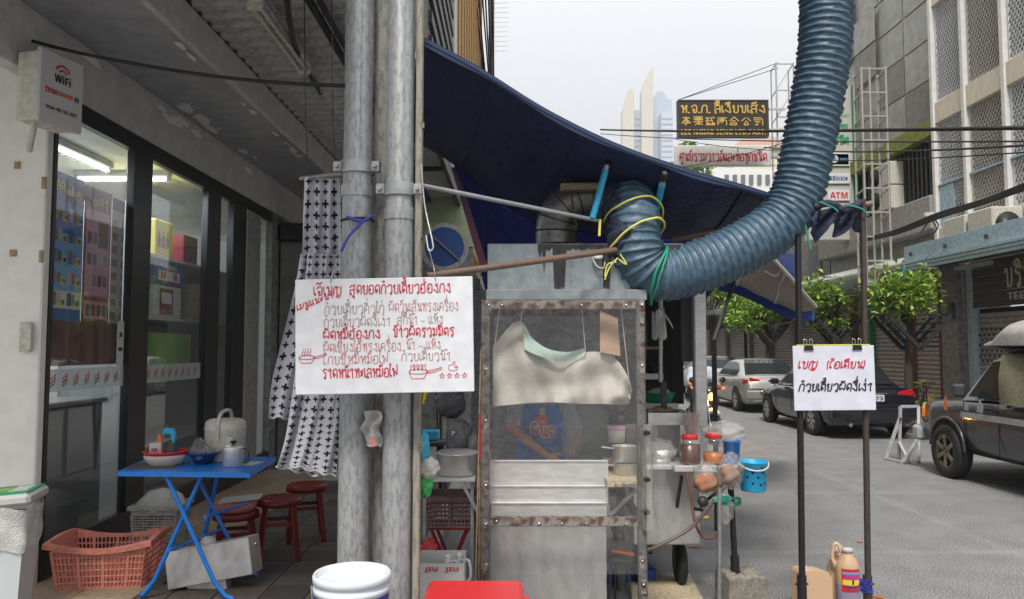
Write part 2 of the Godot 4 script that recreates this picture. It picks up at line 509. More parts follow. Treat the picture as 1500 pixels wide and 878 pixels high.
	mat("ink_green", lin(0.02, 0.3, 0.12), 0.5)
	mat("ink_orange", lin(0.65, 0.16, 0.03), 0.5)
	mat("ink_yellow", lin(0.75, 0.6, 0.05), 0.5)
	mat("gold", lin(0.65, 0.42, 0.09), 0.4, 0.3)
	var tp := mat("tarp", lin(0.015, 0.022, 0.078), 0.7, 0.0, T.blotch, 0.8, N.cloth, 0.4)
	tp.backlight_enabled = true; tp.backlight = lin(0.001, 0.0016, 0.007)
	var tb := mat("tarp_blue", lin(0.012, 0.018, 0.16), 0.7, 0.0, T.blotch, 0.8, N.cloth, 0.4)
	tb.backlight_enabled = true; tb.backlight = lin(0.01, 0.015, 0.22)
	mat("tarp_edge", lin(0.035, 0.06, 0.13), 0.6, 0.0, T.fine, 4.0)
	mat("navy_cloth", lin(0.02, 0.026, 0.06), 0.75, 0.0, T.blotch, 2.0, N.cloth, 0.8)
	mat("duct_blue", lin(0.07, 0.13, 0.185), 0.46, 0.0, T.stain, Vector3(1.6, 1.6, 1.6), N.cloth, 0.2)
	mat("tape_yellow", lin(0.62, 0.6, 0.12), 0.5)
	mat("tape_green", lin(0.02, 0.3, 0.2), 0.5, 0.0, T.fine, 5.0)
	mat("sky_blue", lin(0.03, 0.36, 0.62), 0.35, 0.0, T.fine, 3.0)
	mat("table_blue", lin(0.01, 0.19, 0.68), 0.3, 0.0, T.peel, 2.0)
	mat("red_plastic", lin(0.42, 0.03, 0.025), 0.4, 0.0, T.fine, 3.0)
	mat("stool_red", lin(0.17, 0.01, 0.009), 0.38, 0.0, T.peel, 2.0)
	mat("basket_red", lin(0.64, 0.22, 0.16), 0.6, 0.0, T.blotch, 3.0)
	mat("basket_mauve", lin(0.22, 0.13, 0.14), 0.6, 0.0, T.blotch, 3.0)
	mat("basket_grey", lin(0.45, 0.45, 0.43), 0.55, 0.0, T.blotch, 3.0)
	mat("lid_red", lin(0.66, 0.03, 0.035), 0.3, 0.0, T.fine, 3.0)
	mat("plastic_blue", lin(0.015, 0.22, 0.66), 0.35, 0.0, T.fine, 3.0)
	mat("plastic_cyan", lin(0.02, 0.4, 0.72), 0.35, 0.0, T.fine, 3.0)
	mat("plastic_teal", lin(0.01, 0.24, 0.17), 0.4)
	mat("plastic_grey", lin(0.05, 0.052, 0.06), 0.45, 0.0, T.fine, 3.0)
	mat("bag_grey", lin(0.085, 0.085, 0.095), 0.4, 0.0, T.blotch, 4.0, N.cloth, 1.0)
	mat("bag_green", lin(0.05, 0.5, 0.13), 0.35, 0.0, T.fine, 4.0, N.cloth, 1.0)
	mat("bag_cyan", lin(0.04, 0.42, 0.6), 0.35, 0.0, T.fine, 4.0, N.cloth, 1.0)
	mat("bag_red", lin(0.5, 0.02, 0.02), 0.35, 0.0, T.fine, 4.0, N.cloth, 1.0)
	mat("bag_yellow", lin(0.65, 0.5, 0.03), 0.35)
	mat("cardboard", lin(0.42, 0.31, 0.18), 0.9, 0.0, T.stain, 1.6, N.fine, 0.2)
	mat("cardboard_pale", lin(0.5, 0.42, 0.28), 0.9, 0.0, T.stain, 2.6, N.fine, 0.2)
	mat("wood", lin(0.33, 0.25, 0.17), 0.85, 0.0, T.wood, Vector3(1.2, 8, 8), N.fine, 0.5)
	mat("jug_amber", lin(0.66, 0.44, 0.28), 0.4, 0.0, T.fine, 3.0)
	mat("jug_violet", lin(0.35, 0.33, 0.45), 0.35, 0.0, T.fine, 3.0)
	mat("jug_white", lin(0.62, 0.61, 0.68), 0.4, 0.0, T.fine, 3.0)
	mat("sauce_dark", lin(0.07, 0.018, 0.01), 0.3)
	mat("sauce_orange", lin(0.42, 0.13, 0.03), 0.4)
	mat("food", lin(0.42, 0.13, 0.03), 0.7, 0.0, T.stain, 8.0)
	mat("food_pale", lin(0.3, 0.17, 0.11), 0.7, 0.0, T.stain, 8.0)
	mat("veg", lin(0.3, 0.32, 0.2), 0.8, 0.0, T.stain, 10.0)
	mat("cloth_beige", lin(0.5, 0.47, 0.42), 0.85, 0.0, T.smear, 1.5)
	mat("cloth_mint", lin(0.45, 0.6, 0.52), 0.85, 0.0, T.smear, 1.5)
	mat("skin", lin(0.5, 0.22, 0.13), 0.55, 0.0, T.fine, 8.0)
	mat("hair", lin(0.012, 0.01, 0.01), 0.5, 0.0, T.fine, 12.0)
	mat("shirt_stripe", lin(0.42, 0.4, 0.44), 0.85, 0.0, noise(31, 0.02, 1, [[0.0, 0.4], [0.45, 0.5], [0.55, 1.0], [1.0, 1.0]]), Vector3(9, 0.6, 9))
	mat("shirt_pale", lin(0.5, 0.58, 0.7), 0.85, 0.0, T.fine, 4.0)
	mat("apron", lin(0.015, 0.15, 0.5), 0.75, 0.0, T.fine, 4.0, N.cloth, 0.4)
	mat("trousers", lin(0.03, 0.03, 0.04), 0.9)
	mat("rubber", lin(0.016, 0.016, 0.016), 0.75, 0.0, T.fine, 6.0)
	mat("void", lin(0.01, 0.01, 0.01), 0.9)
	for c in [["silver", lin(0.42, 0.42, 0.4), 0.32, 0.5], ["car_black", lin(0.008, 0.009, 0.016), 0.18, 0.0], ["pickup", lin(0.03, 0.034, 0.042), 0.38, 0.1], ["car_white", lin(0.5, 0.51, 0.5), 0.3, 0.1]]:
		var m := mat(c[0], c[1], c[2], c[3], T.peel, 0.8)
		m.clearcoat_enabled = true; m.clearcoat = 0.7; m.clearcoat_roughness = 0.06
	mat("car_glass", lin(0.018, 0.022, 0.024), 0.04).metallic_specular = 0.4
	mat("tail_red", lin(0.45, 0.012, 0.012), 0.15)
	mat("amber", lin(0.7, 0.2, 0.02), 0.2)
	mat("alloy", lin(0.5, 0.5, 0.5), 0.3, 0.8)
	mat("rim_old", lin(0.26, 0.23, 0.18), 0.5, 0.6, T.stain, 4.0)
	mat("canvas", lin(0.22, 0.21, 0.13), 0.9, 0.0, T.blotch, 2.0, N.cloth, 0.15)
	mat("pod_grey", lin(0.42, 0.41, 0.38), 0.5, 0.0, T.blotch, 1.0)
	mat("scuff", lin(0.4, 0.42, 0.43), 0.6, 0.0, T.stain, 2.0)
	mat("shutter", lin(0.36, 0.355, 0.35), 0.5, 0.2, T.stain, Vector3(0.8, 0.5, 0.8))
	mat("shutter_brown", lin(0.4, 0.375, 0.35), 0.55, 0.1, T.stain, Vector3(1.1, 0.8, 1.1))
	mat("shutter_beige", lin(0.36, 0.33, 0.28), 0.55, 0.1, T.stain, Vector3(0.7, 0.7, 0.7))
	mat("brick_red", lin(0.16, 0.05, 0.035), 0.7, 0.0, T.stain, 2.0)
	mat("render_grey", lin(0.22, 0.22, 0.21), 0.9, 0.0, T.stain, 0.5, N.fine, 0.3)
	mat("render_cream", lin(0.68, 0.63, 0.52), 0.9, 0.0, T.peel, Vector3(1.2, 0.25, 1.2), N.fine, 0.2)
	mat("render_white", lin(0.72, 0.72, 0.7), 0.9, 0.0, T.peel, 0.5)
	mat("panel_grey", lin(0.3, 0.31, 0.29), 0.35, 0.1, T.blotch, 0.3)
	mat("panel_line", lin(0.48, 0.48, 0.45), 0.5, 0.2)
	mat("mast_grey", lin(0.36, 0.36, 0.35), 0.5, 0.2)
	mat("gold_pale", lin(0.5, 0.45, 0.32), 0.4, 0.3)
	mat("panel_dark", lin(0.2, 0.2, 0.18), 0.5, 0.0, T.blotch, 0.4)
	mat("lattice", lin(0.62, 0.64, 0.66), 0.6, 0.1)
	mat("room_dark", lin(0.13, 0.14, 0.16), 0.8)
	mat("room_brown", lin(0.24, 0.17, 0.1), 0.8, 0.0, T.stain, 0.6)
	mat("lime", lin(0.2, 0.25, 0.03), 0.6, 0.0, T.stain, 0.5)
	mat("canopy_blue", lin(0.38, 0.53, 0.62), 0.6, 0.0, T.blotch, 1.1)
	mat("signboard_dark", lin(0.055, 0.05, 0.047), 0.6, 0.0, T.blotch, 0.8)
	mat("sign_black", lin(0.022, 0.016, 0.014), 0.5, 0.0, T.blotch, 0.4)
	mat("ochre", lin(0.62, 0.33, 0.05), 0.65, 0.0, T.peel, 0.5)
	mat("tower_gold", lin(0.55, 0.5, 0.36), 0.6)
	mat("tower_blue", lin(0.36, 0.44, 0.56), 0.4)
	mat("tower_grey", lin(0.5, 0.52, 0.55), 0.6)
	mat("roof_peach", lin(0.55, 0.36, 0.28), 0.8)
	mat("pipe_blue", lin(0.06, 0.3, 0.52), 0.5, 0.0, T.peel, 2.0)
	mat("green_paint", lin(0.01, 0.2, 0.07), 0.5)
	mat("bark", lin(0.07, 0.055, 0.045), 0.95, 0.0, T.stain, 4.0, N.grit, 1.0)
	for i in 4:
		var l := mat("leaf%d" % i, [lin(0.14, 0.26, 0.03), lin(0.25, 0.38, 0.05), lin(0.08, 0.17, 0.025), lin(0.36, 0.44, 0.08)][i], 0.45)
		l.backlight_enabled = true; l.backlight = [lin(0.08, 0.16, 0.01), lin(0.16, 0.25, 0.02), lin(0.05, 0.1, 0.01), lin(0.2, 0.26, 0.03)][i]
	var g := mat("tube_lit", lin(0.9, 0.95, 1.0), 0.4)
	g.emission_enabled = true; g.emission = Color(0.93, 0.97, 1.0); g.emission_energy_multiplier = 0.9
	var hl := mat("lamp_lit", lin(0.9, 0.6, 0.3), 0.4)
	hl.emission_enabled = true; hl.emission = Color(1.0, 0.62, 0.25); hl.emission_energy_multiplier = 1.2
	# print of black crosses on white cotton
	var im := Image.create(256, 256, false, Image.FORMAT_RGB8)
	im.fill(Color(0.82, 0.82, 0.84))
	for q in [[64, 64, 45, 14], [192, 60, 35, 11], [60, 192, 36, 11], [190, 190, 47, 15]]:
		im.fill_rect(Rect2i(q[0] - q[2], q[1] - q[3], q[2] * 2, q[3] * 2), Color(0.05, 0.05, 0.055))
		im.fill_rect(Rect2i(q[0] - q[3], q[1] - q[2], q[3] * 2, q[2] * 2), Color(0.05, 0.05, 0.055))
	var cr := mat("cross_print", Color(0.93, 0.93, 0.95), 0.85)
	cr.albedo_texture = ImageTexture.create_from_image(im)
	cr.backlight_enabled = true; cr.backlight = lin(0.1, 0.1, 0.1)
	mat("cloth_plain", lin(0.5, 0.5, 0.52), 0.85)

func ground():
	var b := MB.new()
	b.span(-60.0, 60.0, -0.3, 0.0, -260.0, 12.0)
	setting("road", b, M.asphalt)
	b = MB.new()
	b.span(-14.0, -0.75, 0.0, SW - 0.022, -70.0, 4.0)
	var s := setting("sidewalk_left", b, M.concrete)
	var tile := ubox(Vector3(0.292, 0.03, 0.292), 0.004)
	var i := 0
	for ix in 8:
		for iz in 23:
			var p := Vector3(-0.9 - ix * 0.3, SW - 0.014 + rng.randf_range(-0.002, 0.002), -2.9 - iz * 0.3)
			if p.x < -2.42 and p.z < -4.9: continue
			piece(s, "paver", tile, M["paver_dark%d" % rng.randi_range(0, 2)], p)
	b = MB.new()
	b.span(-0.74, -0.6, 0.0, SW, -70.0, 4.0, 0.015)
	setting("kerb_left", b, M.kerb)
	b = MB.new()
	b.span(-3.2, -2.4, SW - 0.02, SW + 0.02, -10.4, -5.0)
	var st := setting("shop_step", b, M.concrete)
	for iz in 7:
		for ix in 2:
			piece(st, "tile", ubox(Vector3(0.392, 0.024, 0.746), 0.004), M["step_tile%d" % ((ix + iz) % 2)], Vector3(-2.6 - ix * 0.4, SW + 0.03, -5.38 - iz * 0.75))
	b = MB.new()
	b.span(8.36, 40.0, 0.0, SW - 0.022, -90.0, 4.0)
	var sr := setting("sidewalk_right", b, M.concrete)
	var tr := ubox(Vector3(0.292, 0.03, 0.292), 0.004)
	for ix in 5:
		for iz in 34:
			piece(sr, "paver", tr, M["paver_red%d" % rng.randi_range(0, 2)], Vector3(8.53 + ix * 0.3, SW - 0.014, -11.5 - iz * 0.3))
	b = MB.new()
	b.span(8.2, 8.35, 0.0, SW, -90.0, 4.0, 0.015)
	setting("kerb_right", b, M.kerb)
	for q in [[940, 868, 0.05, 0.03], [1043, 858, 0.05, 0.04], [1017, 797, 0.06, 0.025], [1288, 868, 0.04, 0.04], [1260, 790, 0.03, 0.03]]:
		var p := at(q[0], q[1], EYE * F / (q[1] - 510.0))
		p.y = 0.006
		b = MB.new()
		b.prism([Vector2(-q[2], 0), Vector2(-q[2] * 0.3, q[3]), Vector2(q[2], q[3] * 0.4), Vector2(q[2] * 0.4, -q[3])], 0.003, Transform3D(Basis(Vector3.RIGHT, -PI / 2), p))
		if q[0] == 1043 or q[0] == 940: continue
		solo("dead_leaf", "brown dead leaf lying on the grey road " + {1017: "just past the steel cart", 1288: "right of the blue string knot", 1260: "behind the sauce bottle"}[q[0]], "leaf", b, M.food, "dead leaves on the road")

func shop():
	var x := -3.2
	var o := thing("convenience_shop", "convenience shop with black framed glass front under a grey soffit", "shop", Vector3(-4.5, SW, -7.5))
	var b := MB.new()
	b.span(-7.5, x, 0.0, 3.99, -5.36, -5.28, 0.01)
	part(o, "pillar", b, M.white_wall, "cream painted pillar with a wall box")
	b = MB.new(); b.span(-7.5, -7.4, 0, 4.2, -10.3, -5.4); part(o, "wall", b, M.basket_grey)
	b = MB.new(); b.span(-7.4, x - 0.08, 0, 4.2, -10.4, -10.3); part(o, "wall", b, M.white_wall)
	b = MB.new(); b.span(-7.4, x, SW, SW + 0.03, -10.3, -5.36); part(o, "floor", b, M.panel_dark)
	b = MB.new(); b.span(-7.4, x - 0.06, 3.5, 3.56, -10.3, -5.36); part(o, "ceiling", b, M.white_wall)
	# fascia above the glass, soffit box and its lip
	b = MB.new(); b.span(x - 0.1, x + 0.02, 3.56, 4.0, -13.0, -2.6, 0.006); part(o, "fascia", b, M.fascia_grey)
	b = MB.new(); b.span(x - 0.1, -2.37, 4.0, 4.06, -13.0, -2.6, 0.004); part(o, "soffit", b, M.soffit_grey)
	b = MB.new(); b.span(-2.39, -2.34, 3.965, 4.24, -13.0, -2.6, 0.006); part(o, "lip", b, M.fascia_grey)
	# flakes of pale undercoat where the paint has come off the soffit edges
	for k in 34:
		var w := rng.randf_range(0.03, 0.13)
		var edge := rng.randi_range(0, 2)
		var z := -rng.randf_range(5.6, 9.3)
		if k % 2 == 0: z = -rng.randf_range(6.9, 7.9) if edge < 2 else -rng.randf_range(8.0, 9.0)
		var poly := []
		for q in 7: poly.append(Vector2(cos(TAU * q / 7) * w * rng.randf_range(0.7, 1.9), sin(TAU * q / 7) * w * rng.randf_range(0.2, 0.55)))
		b = MB.new()
		if edge == 0: b.prism(poly, 0.003, Transform3D(Basis(Vector3(0, 0, 1), Vector3(0, 1, 0), Vector3(1, 0, 0)), Vector3(x + 0.021 + k * 0.0004, 3.96 - rng.randf() * 0.1, z)))
		elif edge == 1: b.prism(poly, 0.003, Transform3D(Basis(Vector3(0, 0, 1), Vector3(1, 0, 0), Vector3(0, -1, 0)), Vector3(x + 0.1 + rng.randf() * 0.12, 3.999 - k * 0.0004, z)))
		else: b.prism(poly, 0.003, Transform3D(Basis(Vector3(0, 0, 1), Vector3(1, 0, 0), Vector3(0, -1, 0)), Vector3(-2.46 - rng.randf() * 0.05, 3.998 - k * 0.0004, z)))
		part(o, "paint_flake", b, M.flake)
	# frame members along the glass line: from, to (metres away), y0, y1
	for q in [[5.36, 5.4, 0.16, 3.42], [6.5, 6.83, 0.16, 3.42], [8.1, 8.46, 0.16, 3.42], [8.85, 9.28, 0.16, 3.42]]:
		b = MB.new(); b.span(x - 0.06, x + 0.01, q[2], q[3], -q[1], -q[0], 0.006); part(o, "mullion", b, M.frame_black)
	b = MB.new(); b.span(x - 0.06, x + 0.008, 3.42, 3.56, -10.3, -5.36, 0.006); part(o, "frame_head", b, M.frame_black)
	b = MB.new(); b.span(x - 0.06, x + 0.008, 0.16, 0.4, -10.3, -5.4, 0.006); part(o, "frame_base", b, M.frame_black)
	b = MB.new(); b.span(x - 0.06, x + 0.012, 0.4, 3.42, -9.8, -9.29, 0.006); part(o, "mullion", b, M.alu, "pale aluminium door post")
	for q in [[5.4, 6.5], [6.83, 8.1], [8.46, 8.85], [9.8, 10.3]]:
		b = MB.new(); b.span(x - 0.036, x - 0.028, 0.4, 3.42, -q[1], -q[0]); var g := part(o, "glass_pane", b, M.glass)
		if q[0] > 7.5: continue
		var z0: float = -q[0] - 0.02
		var len: float = q[1] - q[0] - 0.04
		b = MB.new(); b.span(x - 0.028, x - 0.0265, 1.44, 1.6, z0 - len, z0); part(g, "film_strip", b, M.film)
		var n := int(len / 0.145)
		for i in n:
			for j in 3:
				var bb := MB.new()
				var zz := z0 - 0.07 - i * 0.145
				var pts := [Vector2(-0.03, -0.035 + j * 0.026), Vector2(-0.01, -0.022 + j * 0.026), Vector2(0.012, -0.016 + j * 0.026), Vector2(0.03, 0.004 + j * 0.026)]
				bb.ribbon(pts, 0.013, Vector3(x - 0.026, 1.51, zz), Vector3(0, 0, -1), Vector3.UP, 0.001)
				part(g, "stripe", bb, [M.ink_green, M.ink_red, M.ink_orange][j])
	b = MB.new(); b.span(x - 0.3, x, 0.0, 3.56, -13.0, -10.32); part(o, "side_wall", b, M.render_grey)
	# small things on the pillar
	for q in [[25, 242, 9, 11], [64, 268, 7, 18], [19, 371, 10, 10], [60, 376, 6, 18]]:
		b = MB.new(); b.box(at(q[0], q[1], 5.277), Vector3(q[2] * 0.0046, q[3] * 0.0046, 0.012), Basis(), 0.002); part(o, "plate", b, M.cardboard)
	var sb := thing("switch_box", "small cream switch box on the white pillar", "switch", at(37, 515, 5.25))
	b = MB.new(); b.box(at(38, 494, 5.255), Vector3(0.075, 0.2, 0.045), Basis(), 0.008); part(sb, "case", b, M.off_white)
	b = MB.new(); b.box(at(40, 494, 5.228), Vector3(0.05, 0.17, 0.012), Basis(), 0.004); part(sb, "cover", b, M.off_white)
	# wifi box
	var c := at(70, 136, 5.0)
	var bas := Basis(Vector3.UP, deg_to_rad(76))
	var w := thing("wifi_box", "cream wireless internet box on a bracket on the white pillar", "wifi box", c, true)
	b = MB.new(); b.box(c, Vector3(0.33, 0.45, 0.17), bas, 0.012); part(w, "case", b, M.off_white)
	b = MB.new(); b.box(c + bas * Vector3(0, 0, 0.095), Vector3(0.36, 0.48, 0.03), bas, 0.01); part(w, "cover", b, M.white_plastic)
	b = MB.new(); b.bar(c + bas * Vector3(-0.1, 0.1, -0.06), Vector3(c.x - 0.2, c.y + 0.1, -5.29), 0.05, 0.05); part(w, "bracket", b, M.alu)
	b = MB.new(); b.tube([c + bas * Vector3(-0.1, -0.2, 0), c + bas * Vector3(-0.1, -0.27, 0), c + bas * Vector3(-0.1, -0.36, -0.02), c + bas * Vector3(-0.07, -0.4, -0.06)], 0.018, 8); part(w, "cable_stub", b, M.off_white)
	var r := bas * Vector3.RIGHT
	var face := c + bas * Vector3(0, 0, 0.111)
	for j in 2:
		var arc := []
		for k in 7: arc.append(Vector2(cos(0.5 + k * 0.36), sin(0.5 + k * 0.36)) * (0.03 + 0.03 * j))
		pen_lines(w, [arc], face + Vector3(0, 0.105, 0), r, Vector3.UP, 1.0, 0.014, M.ink_red, "signal_mark")
	latin(w, "WiFi", face + Vector3(0, 0.075, 0), r, Vector3.UP, 0.13, 0.055, M.ink_black)
	latin(w, "true", face + Vector3(0, -0.02, 0) - r * 0.085, r, Vector3.UP, 0.1, 0.04, M.ink_red)
	latin(w, "move", face + Vector3(0, -0.022, 0) + r * 0.03, r, Vector3.UP, 0.11, 0.03, M.ink_orange)
	latin(w, "H", face + Vector3(0, -0.022, 0) + r * 0.12, r, Vector3.UP, 0.03, 0.035, M.ink_black)
	latin(w, "true 4G 5G 567", face + Vector3(0, -0.13, 0), r, Vector3.UP, 0.25, 0.026, M.ink_black, false)
	posters()
	interior()

func poster(called: String, label: String, d0: float, d1: float, y0: float, y1: float, base: Material) -> Array:
	var x := -3.262
	var o := thing(called, label, "poster", Vector3(x, y0, -(d0 + d1) / 2))
	var b := MB.new(); b.span(x - 0.003, x, y0, y1, -d1, -d0); part(o, "sheet", b, base)
	return [o, Vector3(x, y0, -d0), d1 - d0, y1 - y0]

func patch(q: Array, u: float, v: float, w: float, h: float, m: Material, called := "print", lift := 0.0015):
	var o: Vector3 = q[1] + Vector3(lift / 2.0, (v + h / 2.0) * q[3], -(u + w / 2.0) * q[2])
	var b := MB.new(); b.box(o, Vector3(lift, h * q[3], w * q[2])); part(q[0], called, b, m)

func posters():
	var R := Vector3(0, 0, -1)
	mat("print_blue", lin(0.015, 0.11, 0.42), 0.3); mat("print_sky", lin(0.12, 0.36, 0.62), 0.3); mat("print_navy", lin(0.015, 0.03, 0.2), 0.3); mat("print_wine", lin(0.12, 0.012, 0.02), 0.35); mat("print_pink", lin(0.6, 0.3, 0.42), 0.3)
	mat("print_rose", lin(0.5, 0.05, 0.2), 0.3); mat("print_grey", lin(0.42, 0.41, 0.43), 0.3, 0.0, T.fine, 8.0)
	var pics := []
	for c in [lin(0.25, 0.06, 0.05), lin(0.05, 0.05, 0.06), lin(0.3, 0.25, 0.2), lin(0.5, 0.48, 0.45), lin(0.1, 0.18, 0.3), lin(0.15, 0.1, 0.06)]: pics.append(mat("pic%d" % pics.size(), c, 0.4, 0.0, T.stain, 18.0))
	var q := poster("promotion_poster", "blue promotion poster with yellow price tags hung inside the shop glass", 5.46, 5.87, 1.95, 3.02, M.print_blue)
	patch(q, 0.0, 0.17, 1.0, 0.42, M.print_sky); patch(q, 0.0, 0.8, 1.0, 0.2, M.print_navy); patch(q, 0.0, 0.08, 1.0, 0.12, M.ink_white, "print", 0.002)
	pen(q[0], "ลด", q[1] + Vector3(0.003, 0.94, -0.04), R, Vector3.UP, 0.1, 0.06, 0.014, M.ink_yellow)
	pen(q[0], "แลกซื้อสุดคุ้ม", q[1] + Vector3(0.003, 0.92, -0.17), R, Vector3.UP, 0.2, 0.04, 0.008, M.ink_yellow)
	for k in 10:
		var u := 0.08 + 0.46 * (k % 2)
		var v := 0.1 + 0.145 * (k / 2)
		patch(q, u, v, 0.13, 0.09, pics[k % 6], "print", 0.003); patch(q, u + 0.15, v + 0.01, 0.1, 0.07, pics[(k + 3) % 6], "print", 0.003); patch(q, u + 0.26, v - 0.005, 0.13, 0.055, M.ink_yellow, "print", 0.0035)
		latin(q[0], ["15", "22", "15", "10", "20"][k % 5], q[1] + Vector3(0.004, (v + 0.022) * q[3], -(u + 0.325) * q[2]), R, Vector3.UP, 0.036, 0.035, M.ink_black)
	q = poster("product_poster", "pink product poster on dark red card hung inside the shop glass", 5.885, 6.28, 1.9, 3.0, M.print_wine)
	patch(q, 0.05, 0.22, 0.9, 0.63, M.print_rose); patch(q, 0.08, 0.235, 0.84, 0.6, M.print_pink, "print", 0.002); patch(q, 0.05, 0.06, 0.9, 0.14, M.print_rose); patch(q, 0.08, 0.07, 0.84, 0.12, M.print_pink, "print", 0.002)
	latin(q[0], "1", q[1] + Vector3(0.002, 0.99, -0.3), R, Vector3.UP, 0.04, 0.1, M.gold)
	pen(q[0], "แถมฟรี", q[1] + Vector3(0.002, 0.96, -0.1), R, Vector3.UP, 0.16, 0.05, 0.012, M.gold)
	for k in 14: patch(q, 0.13 + 0.2 * (k % 4), 0.09 + 0.15 * (k / 4) + (0.06 if k > 3 else 0.0), 0.14, 0.08, pics[(k * 5 + 1) % 6], "print", 0.003)
	patch(q, 0.52, 0.58, 0.36, 0.2, pics[5], "print", 0.0035)
	q = poster("catalogue_sheet", "grey catalogue sheet of tiny product pictures inside the shop glass", 6.29, 6.49, 1.95, 2.98, M.print_grey)
	patch(q, 0.0, 0.9, 1.0, 0.1, M.print_wine)
	for k in 40: patch(q, 0.06 + 0.18 * (k % 5), 0.03 + 0.105 * (k / 5), 0.14, 0.06, pics[(k * 7 + k / 5) % 6], "print", 0.002)
	var b := MB.new(); b.span(-3.268, -3.264, 1.62, 1.95, -6.48, -5.42); solo("backing_card", "dark red backing card under the hung posters in the shop window", "card", b, M.print_wine)
	var n := thing("notice_slip", "white notice slip stuck on the shop glass beside the black post", "notice", Vector3(-3.225, 1.6, -6.42))
	b = MB.new(); b.span(-3.2275, -3.226, 1.6, 1.97, -6.47, -6.36); part(n, "sheet", b, M.ink_white)
	latin(n, "24", Vector3(-3.226, 1.86, -6.415), R, Vector3.UP, 0.05, 0.04, M.ink_black); latin(n, "HRS", Vector3(-3.226, 1.74, -6.415), R, Vector3.UP, 0.06, 0.03, M.ink_black)

